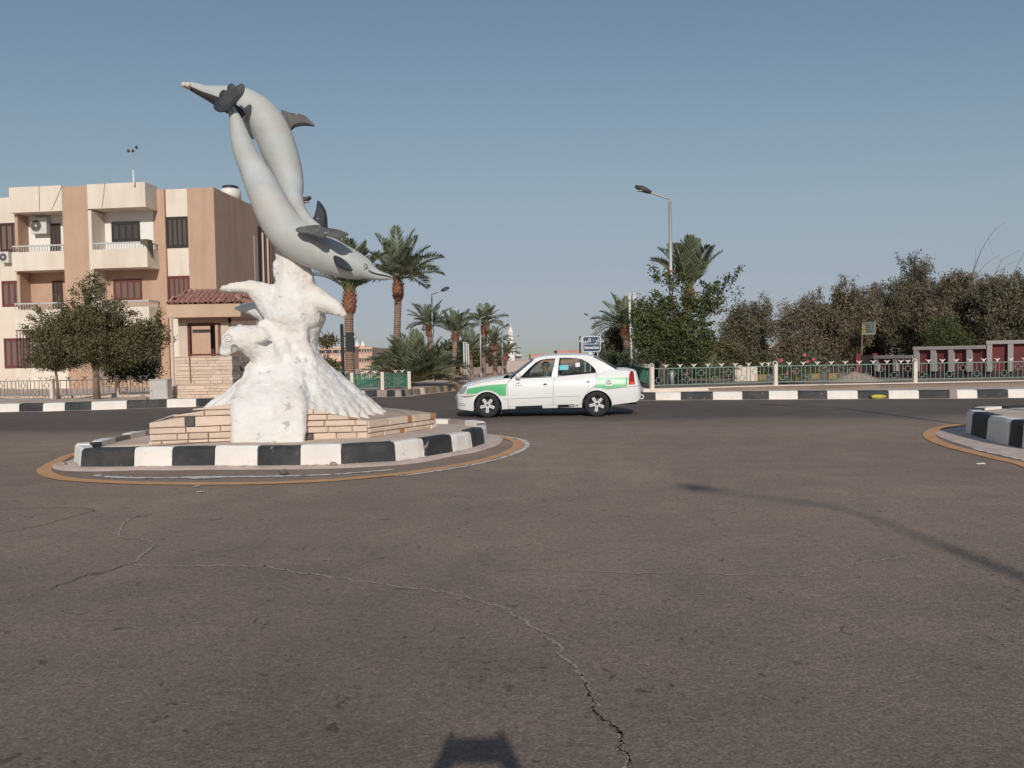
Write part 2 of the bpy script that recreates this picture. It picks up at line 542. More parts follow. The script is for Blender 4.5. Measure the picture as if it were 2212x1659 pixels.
M['cloth'] = mat('khaki_cloth', (.15, .13, .095), .95, .3, 5, .4, 12)
M['tank'] = mat('white_plastic_tank', (.74, .70, .64), .5, .06, 3)
M['tanklid'] = mat('dark_tank_lid', (.03, .035, .05), .5, .2, 5)
M['yellowbag'] = mat('yellow_plastic_bag', (.50, .44, .07), .45, .25, 6, .3, 10)
M['bird'] = mat('black_feathers', (.018, .016, .016), .6, .3, 10)
M['crackfill'] = mat('dusty_crack', (.405, .325, .262), .95, .35, 12, .4, 30)
M['crackdark'] = mat('dark_crack', (.05, .042, .036), .95, .3, 12)
M['rock'] = mat('rock', (.36, .26, .20), .95, .3, 8, .6, 20)


# ------------------------------------------------------------------ the ground, road, kerbs
g = MB()
g.add([(-2500, -600, -.03), (2500, -600, -.03), (2500, 3500, -.03), (-2500, 3500, -.03)], [(0, 1, 2, 3)])
structure(g.build('ground', M['sand']))
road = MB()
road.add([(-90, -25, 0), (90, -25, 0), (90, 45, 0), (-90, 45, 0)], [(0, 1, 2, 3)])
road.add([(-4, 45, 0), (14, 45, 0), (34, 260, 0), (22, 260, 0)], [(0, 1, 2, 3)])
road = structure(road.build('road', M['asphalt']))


def ribbon(path, w0, w1, z, jit=0.0, name='stripe', m=None, parent=None):
    pts = [Vector((p[0], p[1], 0)) for p in path]
    mb = MB()
    n = len(pts)
    vs_ = []
    for i, p in enumerate(pts):
        t = (pts[min(i + 1, n - 1)] - pts[max(i - 1, 0)]).normalized()
        nn = Vector((-t.y, t.x, 0))
        vs_.append(p + nn * (w0 + random.uniform(-jit, jit)))
        vs_.append(p + nn * (w1 + random.uniform(-jit, jit)))
    vs_ = [(p.x, p.y, z) for p in vs_]
    mb.add(vs_, [(2 * i, 2 * i + 2, 2 * i + 3, 2 * i + 1) for i in range(n - 1)])
    for f in mb.f:
        f.reverse() if w1 > w0 else None
    return mb.build(name, m, parent)


def smooth_path(pts, n=8, closed=False):
    pts = [Vector(p) for p in pts]
    out = []
    k = len(pts)
    rng = range(k) if closed else range(k - 1)
    for i in rng:
        if closed:
            p0, p1, p2, p3 = pts[(i - 1) % k], pts[i], pts[(i + 1) % k], pts[(i + 2) % k]
        else:
            p0, p1, p2, p3 = pts[max(i - 1, 0)], pts[i], pts[i + 1], pts[min(i + 2, k - 1)]
        for j in range(n):
            t = j / n
            out.append(.5 * ((2 * p1) + (-p0 + p2) * t + (2 * p0 - 5 * p1 + 4 * p2 - p3) * t * t + (-p0 + 3 * p1 - 3 * p2 + p3) * t ** 3))
    if not closed: out.append(pts[-1])
    return out


def kerb(parent, pts, cols, h, w, z0=0.0, closed=False, inward=1, hj=.008):
    """a row of kerb blocks; pts are the block ends along the road-side foot, inward=+1: the pavement lies left of the walking direction"""
    P = [Vector((p[0], p[1], 0)) for p in pts]
    n = len(P)
    nr = []
    for i in range(n):
        a = P[(i - 1) % n] if (closed or i > 0) else P[i]
        b2 = P[(i + 1) % n] if (closed or i < n - 1) else P[i]
        t = (b2 - a).normalized()
        nr.append(Vector((-t.y, t.x, 0)) * inward)
    m = n if closed else n - 1
    for i in range(m):
        a, b2 = P[i], P[(i + 1) % n]
        na, nb = nr[i], nr[(i + 1) % n]
        t = (b2 - a)
        L = t.length
        t.normalize()
        gp = min(.006, L * .1)
        hh = h + random.uniform(-hj, hj)
        off = random.uniform(-.006, .006)
        prof = [(off, z0 - .05), (off + .012, z0 + hh * .55), (off + .02, z0 + hh * .87), (off + .05, z0 + hh), (w, z0 + hh - .004), (w, z0 - .05)]
        mb = MB()
        vs_ = []
        K = 5
        for q in range(K + 1):
            f = q / K
            c = a.lerp(b2, f)
            c = c + t * (gp * (1 - 2 * f))
            nn = na.lerp(nb, f).normalized()
            for k, (d, z) in enumerate(prof):
                j = .006 * noise.noise((c.x * 4, c.y * 4, k * 3.1)) if 0 < k < 5 else 0
                e = .012 if (q in (0, K) and 0 < k < 4) else 0
                vs_.append(c + nn * (d + j + e) + Vector((0, 0, z + j - (e * .6 if k > 1 else 0))))
        m2 = len(prof)
        fs = []
        for q in range(K):
            for k in range(m2 - 1):
                f = (q * m2 + k, (q + 1) * m2 + k, (q + 1) * m2 + k + 1, q * m2 + k + 1)
                fs.append(f if inward > 0 else f[::-1])
        e = tuple(range(m2))
        fs.append(e if inward > 0 else e[::-1])
        e = tuple(K * m2 + k for k in range(m2 - 1, -1, -1))
        fs.append(e if inward > 0 else e[::-1])
        mb.add(vs_, fs)
        mb.build('kerb_block', M[cols[i % len(cols)]], parent)


def inset_path(P, s, d=.14):
    out = []
    for i, p in enumerate(P):
        t = (P[min(i + 1, len(P) - 1)] - P[max(i - 1, 0)]).normalized()
        out.append(p + Vector((-t.y, t.x, 0)) * s * d)
    return out


# --- left pavement
lb = [(-300, 899), (-250, 897), (-195, 895), (-140, 894), (-85, 892), (-30, 891), (41, 889.5), (92, 889), (140, 887.5), (197, 886), (274, 883.5), (360, 880.5), (424, 879), (470, 877), (520, 875), (570, 872), (620, 869)]
LB = [G(u, v) for u, v in lb]
lb2 = [(670, 866), (715, 863), (757, 860.5), (790, 858.5), (814, 857.5), (835, 857.5), (853, 857.5), (868, 857), (877, 856.5), (886, 855.5), (894, 854), (902, 853), (910, 852), (919, 851), (927, 850), (935, 849), (944, 848), (952, 847.3), (960, 846.5), (968, 846), (976, 845), (984, 844.5)]
LB2 = [G(u, v) for u, v in lb2]
far = [Vector((-1.2, 36, 0)), Vector((-.6, 40, 0)), Vector((.6, 48, 0)), Vector((3, 64, 0)), Vector((8, 100, 0)), Vector((16, 160, 0))]
front = [Vector((-70, LB[0].y - 1.5, 0))] + LB + LB2 + far
poly = [(p.x, p.y) for p in inset_path(front, 1)] + [(-70, 170)]
mb = MB().prism(poly, -.02, .215)
lpave = structure(mb.build('pavement', M['pave']))
cl = ['white', 'black'] * 3
cols = ['black', 'white', 'black', 'white', 'black', 'white', 'black', 'white', 'black', 'white', 'black', 'white', 'black', 'white', 'black', 'white']
kerb(lpave, LB + LB2[:1], cols, .25, .28, inward=1)
c2 = ['white', 'black', 'white', 'black', 'greykerb', 'black', 'greykerb', 'black', 'greykerb', 'ochrekerb', 'greykerb', 'ochrekerb', 'white', 'ochrekerb', 'greykerb', 'ochrekerb', 'greykerb', 'stone_dark', 'ochrekerb', 'stone_dark', 'ochrekerb']
kerb(lpave, LB2, c2, .25, .28, inward=1)
fk = smooth_path([LB2[-1]] + far[:4], 6)
kerb(lpave, fk, ['ochrekerb', 'greykerb', 'stone_dark'], .25, .28, inward=1)

# --- right pavement
rb = [(2330, 858), (2262, 859), (2178, 859.8), (2112.6, 860.5), (2068, 861), (2051, 861), (1986, 861.2), (1920, 861.6), (1853.5, 862), (1787, 862.3), (1724, 862.6), (1661, 863), (1604, 863.4), (1540, 863.8), (1471, 864.2), (1416, 864.6), (1386, 864.8), (1340, 865)]
RB = [G(u, v) for u, v in rb]
more = []
for k in range(14): more.append(RB[0] + Vector(((14 - k) * .9, .02 * (14 - k), 0)))
corner = [RB[-1] + Vector((-.6, .35, 0)), RB[-1] + Vector((-1.0, 1.1, 0)), RB[-1] + Vector((-1.1, 2.1, 0))]
rfar = [Vector((3.6, 30, 0)), Vector((4.8, 40, 0)), Vector((7.5, 60, 0)), Vector((13, 100, 0)), Vector((22, 160, 0))]
poly = [(70, RB[0].y + .15)] + [(p.x, p.y) for p in inset_path(more + RB + corner + rfar, -1)] + [(70, 160)]
mb = MB().prism(poly, -.02, .205)
rpave = structure(mb.build('pavement', M['pave']))
rcols = ['black', 'white', 'black', 'white', 'greykerb', 'black', 'white', 'black', 'white', 'black', 'white', 'black', 'white', 'black', 'white', 'black', 'white']
kerb(rpave, more + RB[:1], ['white', 'black'], .24, .28, inward=-1)
kerb(rpave, RB, rcols[:2] + ['white', 'black', 'white', 'greykerb', 'black', 'white', 'black', 'white', 'black', 'white', 'black', 'white', 'black', 'white', 'black'][1:], .24, .28, inward=-1)
kerb(rpave, [RB[-1]] + corner + smooth_path([corner[-1], rfar[0], rfar[1]], 10)[1:], ['white', 'black'], .24, .28, inward=-1)

# dust and sand collected along the far kerbs
for pth, s in ((LB + LB2, 1), (RB, -1)):
    ribbon([(p.x, p.y - .0) for p in smooth_path(pth, 3)], .02 * s, -.24 * s, .006, .06, 'dust_strip', M['sand'], road)


# --- roundabout island on the left
IPX = [(159, 1000), (172, 1011.8), (288.5, 1011.3), (371.5, 1010), (462, 1009.3), (555.5, 1009.5), (648, 1008.6), (738, 1006), (855.5, 999.5), (919, 989.5), (980, 979), (1021.5, 969.5), (1048, 960), (1055.5, 952)]
IP = [G(u, v) for u, v in IPX]
IB = [Vector(p + (0,)) for p in [(-.42, 13.0), (-.68, 13.45), (-1.05, 13.85), (-1.6, 14.05), (-2.2, 14.15), (-2.8, 14.2), (-3.4, 14.22), (-4.0, 14.2), (-4.6, 14.1), (-5.2, 13.9), (-5.75, 13.5), (-6.05, 12.95), (-6.12, 12.4), (-6.12, 11.9), (-6.1, 11.4), (-6.05, 10.9), (-5.93, 10.4)]]
loop = IP + IB
isl = MB()
inner = []
n = len(loop)
cen = Vector((-3.3, 12, 0))
ring = [p + (cen - p).normalized() * .15 for p in loop]
mesh_pts = [(p.x, p.y, .185) for p in ring]
vs_, fs = list(mesh_pts), []
rings = 5
for k in range(1, rings):
    f = k / rings
    for p in ring:
        q = p.lerp(cen, f)
        vs_.append((q.x, q.y, .185 + .02 * noise.noise((q.x * 1.7, q.y * 1.7, 3))))
vs_.append((cen.x, cen.y, .2))
for k in range(rings - 1):
    for i in range(n):
        fs.append((k * n + i, k * n + (i + 1) % n, (k + 1) * n + (i + 1) % n, (k + 1) * n + i))
for i in range(n):
    fs.append(((rings - 1) * n + i, (rings - 1) * n + (i + 1) % n, rings * n))
isl.add(vs_, fs)
island = structure(isl.build('traffic_island', M['sand'], smooth=True))
icol = ['white', 'black', 'white', 'black', 'white', 'black', 'white', 'black', 'white', 'black', 'white', 'black', 'white', 'greykerb', 'white', 'greykerb', 'white', 'greykerb', 'white', 'greykerb', 'white', 'greykerb', 'white', 'greykerb', 'white', 'greykerb', 'white', 'greykerb', 'white', 'black', 'white']
kerb(island, loop, icol, .265, .19, closed=True, inward=1, hj=.012)
# sloping concrete skirt
sk = MB()
LP = smooth_path(loop, 4, True)
vs_, fs = [], []
for i, p in enumerate(LP):
    a, b2 = LP[i - 1], LP[(i + 1) % len(LP)]
    t = (b2 - a).normalized()
    nn = Vector((t.y, -t.x, 0))
    wd = .29 + .06 * noise.noise((p.x * 2, p.y * 2, 0)) + (.03 if p.y < 10.5 else 0)
    q0, q1, q2 = p - nn * .03, p + nn * (wd * .62), p + nn * (wd * .78)
    vs_ += [(q0.x, q0.y, .022), (q1.x, q1.y, .018 + .006 * noise.noise((p.x * 5, p.y * 5, 1))), (q2.x, q2.y, .003)]
m = len(LP)
for i in range(m):
    j = (i + 1) % m
    for k in range(2):
        fs.append((3 * i + k, 3 * i + k + 1, 3 * j + k + 1, 3 * j + k))
sk.add(vs_, fs)
sk.build('concrete_skirt', M['skirt'], island, smooth=True)
# paint splashed and dripped onto the skirt below the white blocks
for i0 in (0, 2, 4, 6, 8, 10):
    a_, b_ = loop[i0], loop[i0 + 1]
    d_ = (b_ - a_).normalized(); nn = Vector((d_.y, -d_.x, 0))
    for q in range(9):
        p = a_.lerp(b_, random.random()) + nn * .012
        w_, l_ = random.uniform(.006, .03), random.uniform(.02, .11)
        sk_ = random.uniform(-.04, .04)
        MB().add([tuple(p - d_ * w_ + Vector((0, 0, .031))), tuple(p + d_ * w_ + Vector((0, 0, .031))), tuple(p + nn * l_ * .6 + d_ * (w_ * .6 + sk_) + Vector((0, 0, .030))), tuple(p + nn * l_ + d_ * sk_ + Vector((0, 0, .029))), tuple(p + nn * l_ * .6 + d_ * (sk_ - w_ * .6) + Vector((0, 0, .030)))], [(0, 1, 2, 3, 4)]).build('paint_drip', M['white'], island)
# painted lines round the island
yl = [(225, 962), (150, 985), (105, 1008), (97, 1020), (120, 1031), (165, 1037.5), (230, 1041.5), (310, 1044.5), (420, 1046), (520, 1045.5), (620, 1043), (720, 1038), (800, 1031), (870, 1024), (940, 1014), (1000, 1004), (1050, 993), (1090, 981), (1113, 970), (1120, 961), (1112, 952), (1085, 946), (1055, 942)]
YL = smooth_path([G(u, v) for u, v in yl], 6)
ribbon(YL, -.085, .085, .008, .006, 'painted_line', M['yellow'], road)
ribbon(YL[76:], -.17, -.095, .007, .012, 'painted_line', M['whiteline'], road)
wl = [(205, 1027), (250, 1031.5), (330, 1033), (450, 1031), (560, 1030), (660, 1028), (760, 1023), (850, 1015)]
ribbon(smooth_path([G(u, v) for u, v in wl], 10), -.045, .045, .0065, .02, 'painted_line', M['whiteline'], road)
# paint spills near the island
for (u, v, a, b2) in ((440, 1034, .24, .04), (425, 1052, .04, .03), (432, 1064, .06, .02)):
    p = G(u, v)
    mb = MB()
    k = 18
    mb.add([(p.x + math.cos(i * 2 * math.pi / k) * a * random.uniform(.5, 1.1), p.y + math.sin(i * 2 * math.pi / k) * b2 * 2 * random.uniform(.5, 1.1), .0105) for i in range(k)], [tuple(range(k))])
    mb.build('paint_spill', M['whiteline'], road)

# --- second island at the right edge
RPX = [(2160, 985), (2177, 969), (2138, 957), (2096, 944.5), (2089, 936)]
r1 = G(2177, 969); r2 = G(2096, 944.5)
RI = [Vector((6.75, 8.6, 0)), Vector((6.62, 9.0, 0)), Vector((6.58, 9.5, 0)), Vector((6.62, 10.0, 0)), r1, Vector(((r1.x + r2.x) / 2 - .03, (r1.y + r2.y) / 2, 0)), r2, r2 + Vector((.18, .45, 0)), r2 + Vector((.5, .85, 0)), r2 + Vector((1.0, 1.15, 0)), r2 + Vector((1.7, 1.35, 0)), r2 + Vector((2.5, 1.4, 0)), Vector((10.5, 13.1, 0)), Vector((12, 12.8, 0)), Vector((12, 8.6, 0))]
mb = MB()
ringr = [p + (Vector((10, 11, 0)) - p).normalized() * .15 for p in RI]
mb.prism([(p.x, p.y) for p in ringr], .0, .36)
risl = structure(mb.build('traffic_island', M['sand']))
kerb(risl, RI[:13], ['white', 'black', 'white', 'black', 'white', 'black', 'white', 'black', 'white', 'black', 'white', 'black', 'white'], .40, .22, inward=-1)
ry = [(2290, 1035), (2212, 1004), (2150, 990), (2095, 976), (2050, 964), (2018, 951), (2007, 941), (2013, 932), (2030, 925), (2060, 919), (2090, 917)]
RY = smooth_path([G(u, v) for u, v in ry], 6)
ribbon(RY, -.09, .09, .008, .006, 'painted_line', M['yellow'], road)
ribbon([G(2212 + k * 20, 994 + k * 7) for k in range(4, -1, -1)] + [G(2170, 985), G(2140, 978), G(2110, 970)], -.05, .05, .0065, .02, 'painted_line', M['whiteline'], road)
rs = [p for p in smooth_path(RI[:13], 4)]
sk = MB(); vs_, fs = [], []
for i, p in enumerate(rs):
    t = (rs[min(i + 1, len(rs) - 1)] - rs[max(i - 1, 0)]).normalized()
    nn = Vector((-t.y, t.x, 0))
    for (d, z) in ((-.03, .05), (.12, .035), (.42, .005)):
        q = p + nn * d
        vs_.append((q.x, q.y, z))
for i in range(len(rs) - 1):
    for k in range(2):
        fs.append((3 * i + k, 3 * i + k + 3, 3 * i + k + 4, 3 * i + k + 1))
sk.add(vs_, fs)
sk.build('concrete_skirt', M['skirt'], risl, smooth=True)


# --- cracks in the asphalt
def crack(pxs, w, m, name='road_crack', z=.004):
    pts = smooth_path([G(u, v) for u, v in pxs], 10)
    out = []
    for i, p in enumerate(pts):
        a = .018
        out.append(p + Vector((a * noise.noise((p.x * 9, p.y * 9, 0)) * 2 + .02 * noise.noise((p.x * 31, p.y * 31, 3)), a * noise.noise((p.x * 9, p.y * 9, 7)) * 2 + .02 * noise.noise((p.x * 31, p.y * 31, 9)), 0)))
    out = [q for i, q in enumerate(out)]
    fine_ = []
    for p0, p1 in zip(out, out[1:]):
        for q in range(3):
            fine_.append(p0.lerp(p1, q / 3) + Vector((random.uniform(-1, 1), random.uniform(-1, 1), 0)) * .006)
    ribbon(fine_, -w / 2, w / 2, z, w * .3, name, m, road)


crack([(330, 1102), (318, 1112), (285, 1120), (267, 1135), (258, 1152), (272, 1163), (300, 1165), (330, 1172), (332, 1182), (305, 1200), (276, 1221)], .020, M['crackfill'])
crack([(276, 1221), (340, 1222), (420, 1223), (520, 1224), (580, 1225), (635, 1236), (700, 1245), (780, 1256), (850, 1266), (920, 1275)], .017, M['crackfill'])
crack([(920, 1275), (1010, 1292), (1080, 1312), (1120, 1335), (1160, 1362), (1195, 1383), (1215, 1418), (1245, 1452), (1262, 1478), (1272, 1500), (1290, 1536), (1300, 1552), (1330, 1572), (1340, 1590), (1342, 1630), (1356, 1668)], .013, M['crackfill'])
crack([(1262, 1478), (1273, 1502), (1290, 1537), (1301, 1553), (1331, 1573), (1341, 1591), (1343, 1631), (1357, 1669)], .006, M['crackdark'], z=.006)
crack([(1060, 1232), (1180, 1231), (1290, 1236), (1400, 1240), (1480, 1238), (1600, 1242), (1740, 1243), (1800, 1228), (1900, 1211), (1960, 1203)], .012, M['crackfill'])
crack([(0, 1152), (60, 1141), (120, 1127), (170, 1112), (205, 1103), (170, 1098), (90, 1098), (0, 1102)], .007, M['crackdark'])
crack([(276, 1221), (240, 1233), (190, 1243), (150, 1258), (110, 1275)], .006, M['crackdark'])


# ------------------------------------------------------------------ pedestal of cut stones
ZI = .20
ped_pts = {'L': G(327, 958, ZI), 'F1': G(502, 951, ZI), 'F2': G(658, 948, ZI), 'C': G(795, 944, ZI), 'R': G(941, 922, ZI)}
top = {'L': .50, 'F1': .745, 'F2': .665, 'C': .45, 'R': .44}
back = [(Vector((-1.75, 13.5, 0)), .46), (Vector((-3.2, 13.75, 0)), .6), (Vector((-4.7, 13.5, 0)), .6), (Vector((ped_pts['L'].x - .12, 12.1, 0)), .52)]
ped = thing('pedestal', 'low pale stone pedestal with sloping top under the white wave and dolphins', 'pedestal', (-3.4, 12.2, ZI))
mb = MB()
ins = .02
ring = [(ped_pts[k], top[k]) for k in ('L', 'F1', 'F2', 'C', 'R')] + back
cp = Vector((-3.35, 12.4, 0))
core = [(p + (cp - Vector((p.x, p.y, 0))).normalized() * ins, z) for p, z in ring]
n = len(core)
vs_ = [(p.x, p.y, .12) for p, z in core] + [(p.x, p.y, z - .006) for p, z in core]
vs_ += [tuple(Vector((p.x, p.y, 0)).lerp(cp, .16) + Vector((0, 0, z + .01 - (.05 if i in (3, 4) else 0)))) for i, (p, z) in enumerate(core)]
vs_.append((cp.x, cp.y, .82))
fs = [(i, (i + 1) % n, n + (i + 1) % n, n + i) for i in range(n)]
fs += [(n + i, n + (i + 1) % n, 2 * n + (i + 1) % n, 2 * n + i) for i in range(n)]
fs += [(2 * n + i, 2 * n + (i + 1) % n, 3 * n) for i in range(n)]
mb.add(vs_, fs)
mb.build('core', M['mortar'], ped)


def stone_wall(parent, A, B, zb, zA, zB, courses, lens, accents=(), gap=.012, proud=.028, name='stone', dmat='stone', seed=1, low=.04):
    """courses of single stones on a wall from A to B; the top follows the slope zA..zB"""
    rng = random.Random(seed)
    A = Vector((A.x, A.y, 0)); B = Vector((B.x, B.y, 0))
    t = (B - A); L = t.length; t.normalize()
    nn = Vector((t.y, -t.x, 0))
    ztop = lambda s: zA + (zB - zA) * s / L
    z = zb
    ci = 0
    while z < max(zA, zB) - .02:
        h = courses[ci % len(courses)]
        s = 0.0
        row = []
        while s < L - .01:
            l = rng.uniform(*lens) * (1.0 if h < .1 else 1.15)
            if rng.random() < .12: l *= .45
            if any(ac == ci and ak == len(row) for ac, ak, am in accents): l = .13
            if L - (s + l) < lens[0] * .5: l = L - s
            row.append((s, min(s + l, L)))
            s += l
        for k, (s0, s1) in enumerate(row):
            m = dmat
            for (ac, ak, am) in accents:
                if ac == ci and ak == k: m = am
            a0, a1 = s0 + gap / 2, s1 - gap / 2
            z0 = z + gap / 2
            t0, t1 = min(z + h - gap / 2, ztop(a0) - .005), min(z + h - gap / 2, ztop(a1) - .005)
            if t0 - z0 < .012 and t1 - z0 < .012: continue
            t0, t1 = max(t0, z0 + .008), max(t1, z0 + .008)
            d = proud + rng.uniform(-.008, .010)
            j = lambda: rng.uniform(-.005, .005)
            q = [(a0, z0), (a1, z0), (a1, t1), (a0, t0)]
            c = (sum(x for x, _ in q) / 4, sum(y for _, y in q) / 4)
            f = []
            bv = .009
            for (x, y) in q:
                f.append((x + (bv if x < c[0] else -bv), y + (bv if y < c[1] else -bv)))
            P = lambda x, zz, dd: A + t * x + nn * dd + Vector((0, 0, zz))
            vs2 = [P(x + j(), y + j(), -low) for x, y in q] + [P(x, y, d - .010) for x, y in q] + [P(x + j(), y + j(), d + j()) for x, y in f]
            fs2 = [(8, 9, 10, 11)] + [(i, (i + 1) % 4, 4 + (i + 1) % 4, 4 + i) for i in range(4)] + [(4 + i, 4 + (i + 1) % 4, 8 + (i + 1) % 4, 8 + i) for i in range(4)]
            MB().add(vs2, fs2).build(name, M[m], parent)
        z += h
        ci += 1


crs = [.055, .095, .09, .15, .085, .085, .14]
stone_wall(ped, ped_pts['L'], ped_pts['F1'], ZI - .02, top['L'], top['F1'], crs, (.26, .50), accents=((3, 1, 'stone_dark'), (5, 1, 'stone_orange')), seed=4)
stone_wall(ped, ped_pts['F2'], ped_pts['C'], ZI - .02, top['F2'], top['C'], [.10, .095, .09, .09, .13], (.26, .46), accents=((0, 0, 'stone_dark'), (3, 2, 'stone_orange')), seed=9)
stone_wall(ped, ped_pts['C'], ped_pts['R'], ZI - .02, top['C'], top['R'], [.075, .075, .12, .08], (.26, .46), accents=((0, 2, 'stone_orange'), (2, 2, 'stone_orange'), (2, 4, 'stone_orange')), seed=12)
stone_wall(ped, back[3][0], ped_pts['L'], ZI - .02, .55, top['L'], crs, (.25, .42), seed=15)


# ------------------------------------------------------------------ the dolphin sculpture
sculpt = thing('dolphin_sculpture', 'grey painted twin dolphin statue leaping on a white plaster wave', 'statue', (-3.4, 12.2, .4))
S = lambda px, Y: px * Y / F


def remeshed(mb, name, voxel, m, parent, sm=6, amp=.02):
    tmp = bpy.data.objects.new('tmp', mb.mesh('tmp', m))
    C.objects.link(tmp)
    r = tmp.modifiers.new('r', 'REMESH'); r.mode = 'VOXEL'; r.voxel_size = voxel
    s2 = tmp.modifiers.new('s', 'SMOOTH'); s2.factor = .5; s2.iterations = sm
    dg = bpy.context.evaluated_depsgraph_get()
    me = bpy.data.meshes.new_from_object(tmp.evaluated_get(dg))
    bpy.data.objects.remove(tmp)
    off = chain_off(parent)
    nrm = [v.normal.copy() for v in me.vertices]
    for v, nn in zip(me.vertices, nrm):
        c = v.co
        d = amp * (noise.noise(Vector((c.x * 2.2, c.y * 2.2, c.z * 1.1))) * .7 + noise.noise(c * 7.0) * .3 + .35 * abs(noise.noise(Vector((c.x * 11, c.y * 11, c.z * 5)))) + .22 * noise.noise(c * 24.0))
        v.co = c + nn * d - off
    me.polygons.foreach_set('use_smooth', [True] * len(me.polygons))
    me.name = name
    if not me.materials: me.materials.append(m)
    return link(name, me, parent)


wv = MB()


def wt(lst, n=12):
    pts = [W(u, v, Y) for u, v, Y, r in lst]
    rr = [S(r, Y) for u, v, Y, r in lst]
    wv.tube(pts, rr, n)
    wv.ball(pts[0], rr[0] * .98, 10, 6); wv.ball(pts[-1], rr[-1] * .98, 10, 6)


wt([(636, 556, 12.25, 33), (635, 585, 12.25, 37), (637, 612, 12.25, 42), (637, 645, 12.25, 58), (637, 685, 12.25, 63), (635, 715, 12.3, 55), (632, 745, 12.3, 52), (634, 775, 12.3, 58), (640, 800, 12.3, 72), (645, 840, 12.3, 90), (645, 900, 12.3, 110)], 16)
for (u, v, r) in ((604, 554, 9), (612, 548, 8), (600, 572, 11), (601, 592, 12), (597, 583, 8), (664, 590, 10), (667, 608, 9), (606, 610, 11), (660, 566, 8), (672, 600, 6)):
    wv.ball(W(u, v, 12.15), S(r, 12.15))
wt([(481, 624, 12.0, 6), (510, 622, 12.0, 11), (541, 621, 12.05, 18), (568, 636, 12.1, 30), (600, 665, 12.2, 40)])
wt([(509, 665, 12.6, 4), (530, 665, 12.6, 10), (555, 668, 12.55, 18), (590, 680, 12.5, 30)])
wt([(655, 645, 12.2, 36), (688, 648, 12.1, 25), (714, 660, 12.05, 17), (734, 672, 12.0, 9), (745, 681, 12.0, 4)])
# fish diving at the left
wt([(478, 759, 11.72, 7), (488, 749, 11.7, 15), (503, 735, 11.7, 26), (525, 730, 11.75, 29), (550, 737, 11.85, 34), (574, 757, 11.95, 36), (590, 785, 12.0, 38), (597, 815, 12.05, 44), (600, 845, 12.1, 55)])
wt([(477, 765, 11.66, 6), (488, 764, 11.64, 8), (502, 757, 11.66, 8)], 8)
wt([(556, 737, 11.62, 6), (568, 732, 11.58, 8), (580, 728, 11.62, 6)], 8)
wv.ball(W(491, 731, 11.5), S(6, 11.5)); wv.ball(W(500, 712, 11.75), S(9, 11.7)); wv.ball(W(517, 706, 11.8), S(8, 11.7))
wt([(570, 705, 12.0, 14), (590, 715, 11.95, 12), (615, 745, 11.9, 12), (632, 785, 11.95, 12), (652, 830, 11.95, 8)], 10)
wt([(650, 700, 11.95, 14), (655, 740, 12.0, 14), (672, 780, 12.05, 14), (705, 828, 12.1, 8)], 10)
# skirt of the wave: a mound flaring out over the pedestal
def mound(a):
    """foot radius and drop of the mound in direction a (0 = right, -90 = towards the viewer)"""
    return None


top_c = W(640, 792, 12.35)
feet = [(842, 899, 12.65, 4), (828, 895, 12.45, 6), (812, 901, 12.25, 6), (793, 905, 12.0, 8), (770, 902, 11.85, 9), (745, 897, 11.7, 10), (720, 891, 11.58, 11), (695, 884, 11.5, 13), (672, 878, 11.42, 15),
        (640, 872, 11.42, 20), (610, 870, 11.40, 22), (580, 870, 11.40, 22), (550, 871, 11.40, 20), (525, 874, 11.42, 16), (505, 878, 11.5, 12), (488, 879, 11.7, 11), (468, 876, 11.95, 9), (446, 878, 12.25, 7),
        (470, 884, 12.7, 8), (520, 884, 13.1, 10), (640, 886, 13.3, 12), (740, 888, 13.2, 10), (800, 892, 12.95, 8)]
for (u, v, Yf, r_) in feet:
    e = W(u, v, Yf)
    pts_, rad_ = [], []
    for q in range(7):
        f = q / 6
        x_ = top_c.x + (e.x - top_c.x) * (.12 + .88 * f)
        y_ = top_c.y + (e.y - top_c.y) * (.12 + .88 * f)
        z_ = e.z + (top_c.z - e.z) * (1 - f) ** (1.0 if (u > 690 or u < 500) else 1.3)
        rr_ = .38 * (1 - f) ** 1.0 + S(r_, 12)
        pts_.append(Vector((x_, y_, z_ - rr_ * .45)))
        rad_.append(rr_)
    wv.tube(pts_, rad_, 12)
    wv.ball(pts_[-1], rad_[-1], 10, 6)
# plaster run down over the gap between the stone walls
for u in range(514, 650, 9):
    dv = 4 * math.sin(u * .3)
    wt([(u, 966, 11.16, 14), (u, 925, 11.17, 15), (u, 900, 11.2, 16), (u + dv * .4, 884, 11.25, 18), (u + (600 - u) * .1, 868, 11.38, 22), (u + (610 - u) * .25, 846, 11.64, 28), (u + (618 - u) * .45, 815, 11.92, 34), (u + (625 - u) * .65, 785, 12.12, 36)], 8)
remeshed(wv, 'wave_base', .028, M['plaster'], sculpt, 6, .045)


fe = W(491, 729, 11.26)
MB().tube([fe + Vector((.05 * math.cos(a), .02 * math.cos(a), .05 * math.sin(a))) for a in [i * math.pi / 7 for i in range(15)]], .014, 7).build('fish_eye', M['plaster'], sculpt, smooth=True)


def dolphin(st, name, parent, m2_rule=None):
    """st: (u, v, radius px, depth) stations from snout or tail; returns the body mesh"""
    P = smooth_path([W(u, v, Y) for u, v, r, Y in st], 5)
    rr = smooth_path([(S(r, Y), 0, 0) for u, v, r, Y in st], 5)
    mb = MB()
    mb.tube(P, [max(.004, q.x) for q in rr], 24, True, ref=(0, 1, 0), squash=.96)
    if m2_rule:
        n = 24
        for i, f in enumerate(mb.f[:-2]):
            if m2_rule(i // n / 5.0, i % n): mb.m[i] = 1
    return mb.build(name, [M['dolphin'], M['dolphin_dark']], parent, smooth=True)


